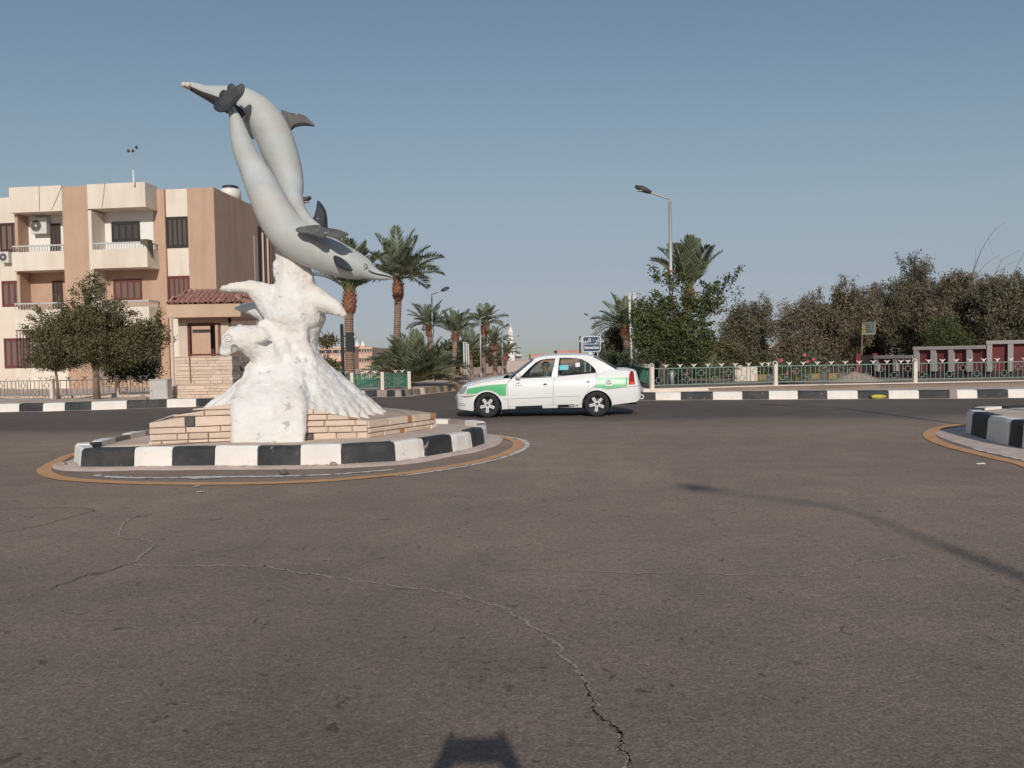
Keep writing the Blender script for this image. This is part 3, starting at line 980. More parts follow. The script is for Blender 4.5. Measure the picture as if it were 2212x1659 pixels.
DA = [(499, 232, 7, 12.30), (503, 243, 9.5, 12.30), (510, 261, 13.5, 12.28), (518, 294, 20, 12.25), (529, 327, 24.5, 12.2), (545, 360, 28.5, 12.15), (562, 395, 33.5, 12.1), (578, 428, 37, 12.05), (597, 466, 40, 12.0), (623, 503, 43, 12.0), (657, 527, 43, 12.0), (696, 546, 40.5, 12.0), (730, 561, 37, 12.0), (761, 572, 31.5, 12.0), (786, 581, 24.5, 12.0), (802, 589, 16, 12.0), (820, 595.5, 10, 12.0), (838, 598.5, 6.5, 12.0), (848, 600.5, 2.5, 12.0)]
da = dolphin(DA, 'dolphin', sculpt)
da['label'] = 'lower grey dolphin diving to the right'
DB = [(399, 181, 3, 12.75), (404, 183, 6, 12.75), (420, 189, 10.5, 12.75), (442, 198, 14, 12.75), (464, 205, 20, 12.75), (492, 214, 28.5, 12.75), (527, 225, 34, 12.75), (561, 247, 36.5, 12.75), (586, 281, 38.5, 12.75), (602, 322, 38, 12.75), (617, 361, 33.5, 12.7), (628, 400, 27.5, 12.6), (634, 427, 20.5, 12.45), (647, 454, 14.5, 12.2), (666, 478, 11.5, 11.95), (686, 493, 9, 11.82), (692, 497, 6, 11.8)]
db = dolphin(DB, 'dolphin', sculpt, lambda s, k: s < 5.2 and k in (3, 4, 5, 6, 7) if False else (s < 6 and 13 <= k <= 17))
db['label'] = 'upper grey dolphin leaping up to the left'


def fin(name, px, Yf, th, m, parent, nsub=3, inset=.62):
    """a lens-shaped plate whose outline is px; Yf gives its depth"""
    base = [(u, v) for u, v in px]
    out = []
    k = len(base)
    for i in range(k):
        p0, p1, p2, p3 = base[i - 1], base[i], base[(i + 1) % k], base[(i + 2) % k]
        for j in range(nsub):
            t = j / nsub
            out.append(tuple(.5 * ((2 * p1[a]) + (-p0[a] + p2[a]) * t + (2 * p0[a] - 5 * p1[a] + 4 * p2[a] - p3[a]) * t * t + (-p0[a] + 3 * p1[a] - 3 * p2[a] + p3[a]) * t ** 3) for a in (0, 1)))
    cu, cv = sum(p[0] for p in out) / len(out), sum(p[1] for p in out) / len(out)
    inn = [(cu + (u - cu) * inset, cv + (v - cv) * inset) for u, v in out]
    n = len(out)
    Wn = lambda p, d: W(p[0], p[1], Yf(*p) if callable(Yf) else Yf) + d
    e1 = Wn(out[0], Vector()) ; e2 = Wn(out[n // 3], Vector()); e3 = Wn(out[2 * n // 3], Vector())
    nr = (e2 - e1).cross(e3 - e1).normalized()
    if nr.y > 0: nr = -nr
    vs_ = [Wn(p, nr * th * .22) for p in out] + [Wn(p, nr * th * .5) for p in inn] + [Wn(p, -nr * th * .5) for p in inn] + [Wn(p, -nr * th * .22) for p in out]
    fs = []
    for i in range(n):
        j = (i + 1) % n
        fs += [(i, j, n + j, n + i), (2 * n + i, 2 * n + j, 3 * n + j, 3 * n + i), (3 * n + i, 3 * n + j, j, i)]
    b = MB().add(vs_, fs)
    for o_ in (n, 2 * n):
        tri = tessellate_polygon([[Vector((p[0], p[1], 0)) for p in inn]])
        b.add([vs_[o_ + i] for i in range(n)], tri)
    ob = b.build(name, m, parent, smooth=False)
    return ob


fin('tail_fluke', [(461.5, 230), (466, 219), (473, 213), (474.5, 204), (480, 196), (487, 195), (490, 196.5), (493, 186), (500, 181), (506, 183), (510, 187), (516, 184), (523, 181), (528, 185), (527, 197), (522, 207), (512, 219), (503, 228), (495, 236), (484, 241), (474, 242), (465, 238)], 12.1, .07, M['fin'], da)
fin('dorsal_fin', [(676, 478), (680, 466), (684, 450), (685.6, 437), (688, 433.5), (693, 438), (700, 448), (704.5, 459), (706.5, 474), (706, 500), (690, 502)], 12.02, .12, M['fin'], da)
fin('flipper', [(721, 555), (725, 552), (733, 555), (743, 561), (752, 569), (758, 577), (761, 584), (751, 585.5), (740, 581.5), (730, 576), (723, 566)], lambda u, v: 11.66 + (760 - u) * .0012, .07, M['fin'], da)
fin('dorsal_fin', [(608, 240), (627, 244.5), (643, 246), (657, 250), (669, 259), (679, 272), (664, 271), (650, 271.5), (637, 274), (625, 279)], 12.75, .12, M['fin_grey'], db)
fin('tail_fluke', [(639, 497), (645, 492.5), (656, 490), (668, 489), (680, 487), (690, 488), (700, 493), (712, 494), (730, 497), (744, 502), (753, 507), (746, 508.5), (738, 512), (727, 513.5), (714, 511), (705, 508), (700, 512), (690, 512), (678, 507.5), (662, 503.5), (648, 502)], lambda u, v: 11.72 - (v - 487) * .013, .05, M['fin_grey'], db)
fin('flipper', [(505, 226), (515, 229), (527, 240), (533, 254), (531, 262), (541, 282), (549, 300), (540, 296), (528, 276), (517, 255), (509, 240)], 12.42, .06, M['dolphin_dark'], db)
# eye and mouth of the lower dolphin
mb = MB()
c = W(791, 578, 12.0) + Vector((0, -S(21.5, 12), 0))
mb.tube([c + Vector((.045 * math.cos(a), .005, .04 * math.sin(a))) for a in [i * math.pi / 6 for i in range(13)]], .008, 6)
mb.ball(c + Vector((0, .01, 0)), .018, 8, 5)
mb.build('eye', M['fin_grey'], da, smooth=True)
mb = MB()
ml = [(797, 584.5, 17.5), (803, 588.5, 16), (812, 592, 12.6), (824, 594.5, 9.6), (834, 596, 7.6), (841, 598, 5.8), (847, 600, 3.2)]
mb.tube([W(u, v, 12.0) + Vector((0, -S(r, 12) * .97, 0)) for u, v, r in ml], [.006, .012, .013, .013, .013, .011, .006], 6)
mb.build('mouth_line', M['fin'], da, smooth=True)
mb = MB()
c = W(402, 182, 12.6)
for k in range(5):
    mb.ball(c + Vector((random.uniform(-.03, .04), random.uniform(-.03, .03), random.uniform(-.04, .04))), .045, 7, 5)
mb.build('worn_snout_tip', M['lowwall'], db, smooth=True)


# ------------------------------------------------------------------ lettering
def text_geo(s, size, weight=0.0):
    cu = bpy.data.curves.new('txt', 'FONT')
    cu.body = s
    cu.size = size
    cu.align_x = 'CENTER'
    cu.align_y = 'CENTER'
    cu.offset = weight
    cu.resolution_u = 3
    ob = bpy.data.objects.new('txt', cu)
    C.objects.link(ob)
    dg = bpy.context.evaluated_depsgraph_get()
    me = bpy.data.meshes.new_from_object(ob.evaluated_get(dg))
    vs_ = [(v.co.x, v.co.y) for v in me.vertices]
    fs = [tuple(p.vertices) for p in me.polygons]
    bpy.data.objects.remove(ob)
    bpy.data.meshes.remove(me)
    return vs_, fs


# ------------------------------------------------------------------ figures
def figure(name, label, joints, edges, root, parent_M, mats, rule, levels=1):
    """one continuous skinned body; joints: name -> (x, y, z, radius)"""
    keys = list(joints)
    me = bpy.data.meshes.new(name)
    me.from_pydata([joints[k][:3] for k in keys], [(keys.index(a), keys.index(b)) for a, b in edges], [])
    ob = bpy.data.objects.new(name, me)
    C.objects.link(ob)
    sk_ = ob.modifiers.new('skin', 'SKIN')
    sk_.use_smooth_shade = True
    for i, k in enumerate(keys):
        r_ = joints[k][3]
        me.skin_vertices[0].data[i].radius = (r_, r_) if not hasattr(r_, '__len__') else r_
        me.skin_vertices[0].data[i].use_root = (k == root)
    sb = ob.modifiers.new('sub', 'SUBSURF')
    sb.levels = sb.render_levels = levels
    dg = bpy.context.evaluated_depsgraph_get()
    m2 = bpy.data.meshes.new_from_object(ob.evaluated_get(dg))
    bpy.data.objects.remove(ob)
    m2.materials.clear()
    for m in mats: m2.materials.append(m)
    m2.polygons.foreach_set('material_index', [rule(p.center) for p in m2.polygons])
    m2.polygons.foreach_set('use_smooth', [True] * len(m2.polygons))
    m2.name = name
    o = link(name, m2, None, M=parent_M)
    tag(o, label, 'person')
    return o


# ------------------------------------------------------------------ the taxi
k = 2.44 / 1175
wf, wr = G(1054.3, 902), G(1289.5, 899.6)
d = (wr - wf)
crz = math.atan2(d.y, d.x)
cside = Vector((-math.sin(crz), math.cos(crz), 0))
cloc = (wf + wr) / 2 + cside * .735
car = thing('taxi_car', 'white saloon taxi with green wing panels driving past the roundabout', 'car', cloc, crz)
car.scale = (d.length / 2.44,) * 3
yg = lambda x: 783 - 13 * (x - 465) / 1175
X = lambda x: (x - 1052.5) * k
Z = lambda x, y: (yg(x) - y) * k


def lerp_tab(tab, x):
    if x <= tab[0][0]: return tab[0][1]
    for (a, va), (b, vb) in zip(tab, tab[1:]):
        if x <= b: return va + (vb - va) * (x - a) / (b - a)
    return tab[-1][1]


lowt = [(106, 655), (114, 678), (135, 694), (300, 712), (309, 700), (627, 695), (640, 690), (1482, 672), (1483, 668), (1800, 660), (1815, 643), (2060, 614), (2095, 590), (2112, 556)]
topt = [(106, 590), (112, 552), (125, 528), (150, 500), (172, 462), (195, 440), (240, 428), (400, 392), (560, 366), (650, 356), (735, 362), (840, 356), (1160, 343), (1645, 298), (1760, 282), (1860, 266), (1950, 268), (2040, 276), (2060, 292), (2074, 360), (2090, 440), (2112, 500)]
widt = [(106, .50), (114, .57), (135, .66), (180, .735), (260, .785), (400, .815), (640, .83), (1500, .83), (1800, .82), (1960, .79), (2050, .74), (2090, .69), (2112, .60)]


def ylow(x):
    y = lerp_tab(lowt, x)
    if 310 < x < 622: y = min(y, 657 - math.sqrt(max(0, 156 ** 2 - (x - 466) ** 2)))
    if 1482 < x < 1800: y = min(y, 647 - math.sqrt(max(0, 160 ** 2 - (x - 1641) ** 2)))
    return y


def hw(x, z):
    w = lerp_tab(widt, x)
    dz = (z - .58)
    return w - (.10 * dz * dz / .16 if dz < 0 else .20 * dz * dz / .16) * .55


def on(x, y, off=0.0):
    """point on the near side of the lower body; x, y in drawing units"""
    z = Z(x, y)
    return Vector((X(x), -hw(x, z) - off, z))


xs = sorted(set([106, 110, 114, 120, 128, 138, 150, 165, 180, 195, 215, 240, 270, 300] + [int(466 + 156 * math.cos(a)) for a in np.linspace(math.pi, 0, 19)] + [640, 690, 740, 800, 840, 900, 960, 1020, 1080, 1160, 1240, 1320, 1400, 1460] + [int(1641 + 160 * math.cos(a)) for a in np.linspace(math.pi, 0, 19)] + [1815, 1850, 1900, 1950, 2000, 2030, 2045, 2058, 2070, 2082, 2094, 2104, 2112]))
NR = 8
body = MB()
gv = {}
for si in (-1, 1):
    for i, x in enumerate(xs):
        yl_, yt_ = ylow(x), lerp_tab(topt, x)
        for j in range(NR + 1):
            y = yl_ + (yt_ - yl_) * j / NR
            z = Z(x, y)
            e = 0.0
            if j == NR: e = .018
            gv[(si, i, j)] = len(body.v)
            body.v.append((X(x), si * (hw(x, z) - e), z))
for si in (-1, 1):
    for i in range(len(xs) - 1):
        for j in range(NR):
            q = [gv[(si, i, j)], gv[(si, i + 1, j)], gv[(si, i + 1, j + 1)], gv[(si, i, j + 1)]]
            body.f.append(q if si < 0 else q[::-1]); body.m.append(0)
# bonnet, boot and end faces
NA = 10
for lo, hi, crown in ((106, 660, .055), (1850, 2112, .035)):
    idx = [i for i, x in enumerate(xs) if lo <= x <= hi]
    grid = {}
    for i in idx:
        a, b = body.v[gv[(-1, i, NR)]], body.v[gv[(1, i, NR)]]
        cr = crown * min(1, abs(xs[i] - (106 if lo == 106 else 2112)) / 120)
        for q in range(NA + 1):
            t = q / NA
            if q == 0: grid[(i, q)] = gv[(-1, i, NR)]
            elif q == NA: grid[(i, q)] = gv[(1, i, NR)]
            else:
                s_ = 1 - (2 * t - 1) ** 4
                grid[(i, q)] = len(body.v)
                bow = -.10 * (1 - (2 * t - 1) ** 2) * (1 if lo == 106 else -1) * max(0, 1 - abs(xs[i] - (106 if lo == 106 else 2112)) / 90)
                body.v.append((a[0] + bow, a[1] + (b[1] - a[1]) * t, a[2] + cr * s_))
    for a_, b_ in zip(idx, idx[1:]):
        for q in range(NA):
            body.f.append([grid[(a_, q)], grid[(b_, q)], grid[(b_, q + 1)], grid[(a_, q + 1)]]); body.m.append(0)
    i = idx[0] if lo == 106 else idx[-1]
    for j in range(NR):
        pass
    face = [gv[(-1, i, j)] for j in range(NR + 1)] + [grid[(i, q)] for q in range(1, NA)] + [gv[(1, i, j)] for j in range(NR, -1, -1)]
    body.f.append(face if lo != 106 else face[::-1]); body.m.append(0)
# greenhouse sides with window openings
ghs = [(722, 364), (800, 300), (880, 228), (960, 160), (1010, 136), (1080, 124), (1200, 115), (1400, 111), (1540, 116), (1610, 128), (1660, 148), (1740, 194), (1862, 266), (1760, 283), (1645, 299), (1400, 322), (1160, 344), (1000, 351), (840, 357)]
winf = [(822, 352), (870, 305), (935, 240), (990, 192), (1040, 165), (1100, 153), (1199, 147), (1180, 245), (1161, 338), (1000, 345)]
winr = [(1246, 143), (1330, 142), (1420, 147), (1490, 160), (1550, 192), (1600, 235), (1630, 272), (1641, 296), (1492, 310), (1360, 321), (1224, 331), (1234, 240)]


def gh(x, y, off=0.0):
    yb = lerp_tab(topt, x)
    zb, z = Z(x, yb), Z(x, y)
    wb = hw(x, zb) - .018
    f = (z - zb) / .50
    return Vector((X(x), -(wb - .215 * max(0, f) ** 1.15) - off, z))


for si in (-1, 1):
    loops = [[Vector((x, y, 0)) for x, y in L_] for L_ in (ghs, winf, winr)]
    flat = [p for L_ in loops for p in L_]
    tri = tessellate_polygon(loops)
    vs_ = [gh(p.x, p.y) for p in flat]
    if si > 0: vs_ = [Vector((p.x, -p.y, p.z)) for p in vs_]
    body.add(vs_, [t if si < 0 else t[::-1] for t in tri])
    # reveal (thickness) of the openings and inner skin
    for L_ in (winf, winr):
        a = [gh(x, y) for x, y in L_]; b = [gh(x, y, -.03) for x, y in L_]
        if si > 0: a = [Vector((p.x, -p.y, p.z)) for p in a]; b = [Vector((p.x, -p.y, p.z)) for p in b]
        n = len(a)
        body.add(a + b, [(i, (i + 1) % n, n + (i + 1) % n, n + i) for i in range(n)], 1)
# roof
roofx = [962, 985, 1010, 1045, 1080, 1140, 1200, 1300, 1400, 1480, 1540, 1580, 1612]
edge = lambda x: lerp_tab([(p[0], p[1]) for p in ghs[:13]], x)
rg = []
for x in roofx:
    e = gh(x, edge(x))
    row = []
    for q in range(13):
        t = -1 + q / 6
        dx = 0
        if x <= 962: dx = -.03 * (1 - t * t)
        if x >= 1612: dx = .03 * (1 - t * t)
        row.append((e.x + dx, -e.y * t, e.z + .045 * (1 - abs(t) ** 2.6)))
    rg.append(row)
b0 = len(body.v)
for row in rg: body.v.extend(row)
for i in range(len(rg) - 1):
    for q in range(12):
        body.f.append([b0 + i * 13 + q, b0 + (i + 1) * 13 + q, b0 + (i + 1) * 13 + q + 1, b0 + i * 13 + q + 1]); body.m.append(0)
cbody = body.build('body', [M['carwhite'], M['trimblack']], car, smooth=True, world=False)
me_ = cbody.data
try:
    me_.set_sharp_from_angle(angle=R(38))
except Exception:
    pass
# windscreen and rear window
for nm, xb, xt, yb_, yt_, bow in (('windscreen', 724, 962, 362, 159, -.14), ('rear_window', 1858, 1612, 266, 128, .07)):
    mb = MB()
    n, m = 12, 5
    e0, e1 = gh(xb, yb_), gh(xt, yt_)
    for j in range(m + 1):
        f = j / m
        for q in range(n + 1):
            t = -1 + 2 * q / n
            p = e0.lerp(e1, f)
            bx = bow * (1 - t * t) * (1 - f * .8)
            cz = (.05 * (1 - f) * .3 + .045 * f) * (1 - abs(t) ** 2.6)
            mb.v.append((p.x + bx, -p.y * t * .985, p.z + cz))
    for j in range(m):
        for q in range(n):
            f = [j * (n + 1) + q, (j + 1) * (n + 1) + q, (j + 1) * (n + 1) + q + 1, j * (n + 1) + q + 1]
            mb.f.append(f); mb.m.append(0)
    mb.build(nm, M['winds'], car, smooth=True, world=False)
    MB().tube([gh(xb, yb_, .004), gh(xt, yt_, .004)], .012, 6).build('window_seal', M['trimblack'], car, world=False)
    MB().tube([Vector((p.x, -p.y, p.z)) for p in (gh(xb, yb_, .004), gh(xt, yt_, .004))], .012, 6).build('window_seal', M['trimblack'], car, world=False)
# cowl, floor, inner wheel boxes, dashboard
mb = MB()
mb.box(X(330), X(1790), -.60, .60, .17, .33)
mb.box(X(300), X(640), -.56, .56, .3, .62)
mb.box(X(1480), X(1830), -.56, .56, .3, .66)
mb.box(X(150), X(330), -.62, .62, .2, .45)
mb.box(X(1800), X(2060), -.62, .62, .26, .5)
mb.build('chassis', M['dark'], car, world=False)
mb = MB()
mb.box(X(640), X(800), -.70, .70, .60, .86)
mb.build('dashboard', M['dark'], car, world=False)
mb = MB()
sw = Vector((X(880), -.36, .86))
mb.tube([sw + Vector((.06 * math.cos(a), .17 * math.sin(a), .165 * math.cos(a))) for a in [i * math.pi / 8 for i in range(17)]], .014, 6)
mb.build('steering_wheel', M['trimblack'], car, world=False)
for (x0, y0, w_, nm) in ((1150, -.36, .24, 'front_seat'), (1150, .36, .24, 'front_seat'), (1520, 0, .6, 'rear_seat')):
    mb = MB()
    c0 = X(x0)
    mb.box(c0 - .45, c0 + .02, y0 - w_, y0 + w_, .33, .50)
    mb.add([(c0 - .04, y0 - w_, .48), (c0 + .10, y0 - w_, .48), (c0 + .10, y0 + w_, .48), (c0 - .04, y0 + w_, .48), (c0 + .12, y0 - w_ * .8, .97), (c0 + .21, y0 - w_ * .8, .97), (c0 + .21, y0 + w_ * .8, .97), (c0 + .12, y0 + w_ * .8, .97)],
           [(0, 3, 2, 1), (4, 5, 6, 7), (0, 1, 5, 4), (1, 2, 6, 5), (2, 3, 7, 6), (3, 0, 4, 7)])
    for hy in ((y0,) if nm == 'front_seat' else (y0 - .35, y0 + .35)):
        mb.bevbox(c0 + .14, c0 + .23, hy - .12, hy + .12, .98, 1.14, .02)
    mb.build(nm, M['seat'], car, world=False)


def side_panel(name, poly, m, off=.003, fn=on, step=22, parent=None, mirror=True):
    """a thin panel that follows the body side; the polygon is cut into a fine grid strip by strip"""
    x0, x1 = min(p[0] for p in poly), max(p[0] for p in poly)
    n = max(2, int((x1 - x0) / step))
    cols_ = []
    for i in range(n + 1):
        x = x0 + (x1 - x0) * i / n
        x = min(max(x, x0 + .01), x1 - .01)
        ys = []
        for (ax, ay), (bx, by) in zip(poly, poly[1:] + poly[:1]):
            if (ax <= x < bx) or (bx <= x < ax):
                ys.append(ay + (by - ay) * (x - ax) / (bx - ax))
        ys.sort()
        cols_.append((x, ys[0], ys[-1]))
    K = 4
    out = None
    for sd in ((1, -1) if mirror else (-1,)):
        mb = MB()
        for x, ya, yb in cols_:
            for j in range(K + 1):
                p = fn(x, yb + (ya - yb) * j / K, off)
                mb.v.append((p.x, -p.y if sd > 0 else p.y, p.z))
        for i in range(len(cols_) - 1):
            for j in range(K):
                f = [i * (K + 1) + j, (i + 1) * (K + 1) + j, (i + 1) * (K + 1) + j + 1, i * (K + 1) + j + 1]
                mb.f.append(f if sd < 0 else f[::-1]); mb.m.append(0)
        out = mb.build(name, m, parent or car, smooth=True, world=False)
    return out


side_panel('green_panel', [(232, 520), (250, 468), (330, 452), (500, 428), (684, 414), (673, 545), (606, 546), (560, 510), (500, 488), (450, 484), (390, 500), (350, 523)], M['cargreen'], .003, step=14)
side_panel('green_panel', [(1648, 360), (1800, 355), (1972, 352), (1962, 448), (1850, 462), (1720, 474), (1680, 462), (1610, 462), (1630, 425)], M['cargreen'], .003, step=14)
for nm, L_ in (('side_window', winf), ('side_window', winr)):
    for sd in (-1, 1):
        pts = [gh(x, y, -.014) for x, y in L_]
        if sd > 0: pts = [Vector((p.x, -p.y, p.z)) for p in pts]
        tri = tessellate_polygon([[Vector((x, y, 0)) for x, y in L_]])
        MB().add(pts, tri).build(nm, M['carglass'], car, world=False)
MB().tube([gh(1492, 312, .0), gh(1494, 162, .0)], .012, 6).build('quarter_bar', M['trimblack'], car, world=False)
for L_, a, b in ((winf, (815, 357), (1165, 343)), (winr, (1220, 336), (1648, 300))):
    MB().tube([gh(a[0], a[1], .006), gh((a[0] + b[0]) / 2, (a[1] + b[1]) / 2, .006), gh(b[0], b[1], .006)], .008, 6).build('window_sill_trim', M['trimblack'], car, world=False)
for L_ in (winr[:9], winf[:8]):
    MB().tube([gh(x, y, .003) for x, y in L_], .006, 5).build('window_trim', M['trimblack'], car, world=False)


def line(name, pts, r_, m, fn=on, off=.002):
    mb = MB()
    P = []
    for (a, b) in zip(pts, pts[1:]):
        for i in range(6):
            P.append((a[0] + (b[0] - a[0]) * i / 6, a[1] + (b[1] - a[1]) * i / 6))
    P.append(pts[-1])
    mb.tube([fn(x, y, off) for x, y in P], r_, 5)
    return mb.build(name, m, car, world=False)


line('door_seam', [(735, 364), (700, 385), (688, 420), (684, 560), (694, 690)], .0035, M['seam'])
line('door_seam', [(1192, 342), (1180, 440), (1176, 640)], .0035, M['seam'])
line('door_seam', [(1645, 300), (1640, 380), (1600, 460), (1530, 520), (1490, 590), (1484, 655)], .0035, M['seam'])
line('door_seam', [(694, 662), (1176, 645), (1482, 635)], .003, M['seam'])
line('bonnet_seam', [(182, 452), (260, 434), (400, 402), (560, 374), (655, 360)], .003, M['seam'], off=.0)
line('boot_seam', [(1858, 272), (1960, 276), (2050, 288)], .003, M['seam'], off=.0)
line('bumper_seam', [(155, 520), (240, 528), (345, 540)], .004, M['seam'])
line('bumper_seam', [(1740, 478), (1850, 466), (1985, 452), (2085, 444)], .004, M['seam'])
side_panel('side_moulding', [(640, 562), (1168, 538), (1168, 558), (640, 580)], M['carwhite'], .014)
side_panel('side_moulding', [(1204, 534), (1482, 522), (1475, 546), (1204, 556)], M['carwhite'], .014)
side_panel('sill_stripe', [(768, 660), (1060, 650), (1060, 682), (768, 688)], M['trimblack'], .006)
side_panel('sill_stripe', [(1224, 645), (1396, 638), (1396, 668), (1224, 676)], M['trimblack'], .006)
side_panel('sill_panel', [(1060, 648), (1222, 646), (1222, 674), (1060, 678)], M['carwhite'], .008)
side_panel('sill_panel', [(1396, 636), (1450, 634), (1450, 664), (1396, 667)], M['carwhite'], .008)
side_panel('sill_panel', [(696, 662), (768, 659), (768, 682), (696, 684)], M['carwhite'], .007)
side_panel('wheel_arch_dirt', [(150, 552), (240, 545), (330, 542), (300, 556), (210, 566)], M['greykerb'], .004, mirror=False)
for y_ in (632, 652):
    MB().tube([on(x, y_ - (x - 118) * -.02, .003) for x in (118, 150, 190, 215)], .006, 5).build('bumper_grille_slot', M['trimblack'], car, world=False)


def lettering(name, s, size, cx, cy, m, off, weight=0.0, fn=on, rot=0.0, sx=1.0):
    vs_, fs = text_geo(s, size, weight)
    pts = []
    for (a, b) in vs_:
        a *= sx
        a, b = a * math.cos(rot) - b * math.sin(rot), a * math.sin(rot) + b * math.cos(rot)
        pts.append(fn(cx + a / k, cy - b / k, off))
    MB().add(pts, fs).build(name, m, car, world=False)


lettering('lettering', 'TAX', .044, 799, 411, M['textblack'], .004, .0008, rot=.03)
for i, (ch, dx, dy, rt) in enumerate((('٧', -44, 20, -.35), ('١', -26, 27, -.25), ('٩', -12, 27, -.1), ('٣', 10, 29, .1), ('٥', 26, 26, .15), ('و', 42, 17, .5))):
    lettering('lettering', ch, .046, 797 + dx, 408 + dy, M['textblack'], .004, .0008, rot=rt)
lettering('lettering', 'TOP', .054, 1367, 656, M['paperw'], .0085, .0015)
lettering('lettering', 'CAR', .050, 1423, 651, M['textblack'], .0105, .0015)
# emblem on the rear wing
side_panel('emblem_plate', [(1731, 392), (1733, 376), (1742, 373), (1800, 372), (1811, 377), (1813, 400), (1812, 425), (1806, 437), (1790, 440), (1745, 440), (1734, 435), (1731, 420)], M['paperw'], .006, step=6, mirror=False)
for m_, blobs in (('textblack', [[(1752, 382), (1766, 381), (1778, 386), (1784, 395), (1780, 403), (1770, 400), (1764, 404), (1757, 403), (1765, 398), (1774, 393), (1768, 387), (1756, 388)], [(1743, 394), (1753, 392), (1752, 399), (1744, 400)], [(1738, 406), (1748, 404), (1752, 408), (1742, 414)], [(1745, 416), (1758, 416), (1766, 414), (1764, 424), (1758, 428), (1754, 421), (1746, 421)], [(1772, 416), (1784, 412), (1793, 404), (1802, 399), (1798, 408), (1790, 416), (1784, 426), (1778, 421), (1772, 426)]]), ('redlens', [[(1779, 388), (1786, 394), (1787, 403), (1780, 403), (1783, 396)]])):
    mb = MB()
    for L_ in blobs:
        tri = tessellate_polygon([[Vector((x, y, 0)) for x, y in L_]])
        mb.add([on(x, y, .0085 if m_ == 'textblack' else .0095) for x, y in L_], tri)
    mb.build('emblem_mark', M[m_], car, world=False)
# door handles, mirror, lamps
for hx, hy in ((1097, 420), (1555, 397)):
    side_panel('door_handle', [(hx - 46, hy + 2), (hx - 36, hy - 16), (hx + 34, hy - 20), (hx + 44, hy - 8), (hx + 36, hy + 18), (hx - 36, hy + 20)], M['carwhite'], .010, mirror=False)
    side_panel('handle_recess', [(hx - 32, hy + 2), (hx - 24, hy - 8), (hx + 22, hy - 11), (hx + 26, hy), (hx + 16, hy + 12), (hx - 22, hy + 13)], M['trimblack'], .013, mirror=False)
for sd in (-1, 1):
    mb = MB()
    c = gh(802, 335, .07)
    mb.ball((c.x, c.y * -sd, c.z), (.062, .09, .072), 12, 8)
    mb.box(c.x - .02, c.x + .06, min(c.y * -sd, (c.y + .09) * -sd), max(c.y * -sd, (c.y + .09) * -sd), c.z - .085, c.z - .045)
    mb.build('wing_mirror', M['carwhite'], car, smooth=True, world=False)
side_panel('headlight', [(148, 516), (158, 478), (178, 448), (215, 442), (248, 450), (240, 476), (216, 512), (190, 522)], M['headlens'], .005, step=8)
side_panel('tail_light', [(1975, 428), (1984, 350), (1995, 300), (2012, 284), (2032, 288), (2044, 330), (2047, 426)], M['redlens'], .006, step=6)
side_panel('tail_light_lower', [(1975, 428), (1978, 404), (2046, 400), (2047, 427)], M['orangelens'], .009, step=8)
for sd in (-1, 1):
    for a_, b_, c_, d_ in ((608, 622, .08, .26), (1790, 1802, .12, .30)):
        MB().box(X(a_), X(b_), sd * .72 - .07, sd * .72 + .07, c_, d_).build('mud_flap', M['rubber'], car, world=False)
mb = MB()
mb.tube([(X(2070), -.42, Z(2070, 615)), (X(2098), -.42, Z(2098, 585)), (X(2112), -.42, Z(2112, 573))], .02, 8)
c = Vector((X(2125), -.42, Z(2125, 568)))
mb.tube([c + Vector((.045 * math.cos(a), 0, .045 * math.sin(a))) for a in [i * math.pi / 8 for i in range(17)]], .016, 8)
mb.build('tow_eye', M['spoke'], car, smooth=True, world=False)
MB().tube([(X(1575), 0, Z(1575, 108) + .01), (X(1590), 0, Z(1590, 92) + .02)], .035, 8).build('roof_antenna_base', M['carwhite'], car, world=False)
MB().tube([(X(1850), -.70, Z(1850, 270)), (X(1858), -.70, Z(1858, 238))], .004, 5).build('wing_aerial', M['trimblack'], car, world=False)
# stickers on the rear door glass
for nm, x0, x1, y0, y1, m_, off in (('window_sticker', 1246, 1342, 222, 272, 'cyan', -.010), ('window_sticker', 1418, 1466, 195, 240, 'paperw', -.010)):
    MB().add([gh(x0, y1, off), gh(x1, y1 - 3, off), gh(x1, y0 - 3, off), gh(x0, y0, off)], [(0, 1, 2, 3)]).build(nm, M[m_], car, world=False)
# wheels
tyre = MB().lathe([(.175, -.085), (.22, -.092), (.265, -.085), (.278, -.05), (.28, 0), (.278, .05), (.265, .085), (.22, .092), (.175, .085)], 28, 'y', close=True).mesh('tyre', M['rubber'], True)
hub = MB().lathe([(.001, -.045), (.05, -.05), (.12, -.04), (.165, -.03), (.178, -.075), (.178, .08), (.001, .08)], 24, 'y').mesh('wheel', M['rimdark'], True)
sp = MB()
for sgn in (-1, 1):
    sp.box(.028, .165, -.072, -.048, sgn * .0185 - .0135, sgn * .0185 + .0135)
sp.box(.145, .165, -.071, -.049, -.03, .03)
sp.box(.0, .05, -.068, -.046, -.028, .028)
sp = sp.mesh('spoke', M['spoke'])
for i, (wx, wy, fy) in enumerate(((465, -.735, -1), (1640, -.735, -1), (465, .735, 1), (1640, .735, 1))):
    w_ = link('wheel', hub, car, M=Matrix.Translation((X(wx), wy, .281)) @ Matrix.Rotation(0 if fy < 0 else math.pi, 4, 'Z'))
    link('tyre', tyre, w_)
    for q in range(5):
        link('spoke', sp, w_, M=Matrix.Rotation(R(92 + 72 * q + (4 if wx > 1000 else 0)), 4, 'Y'))
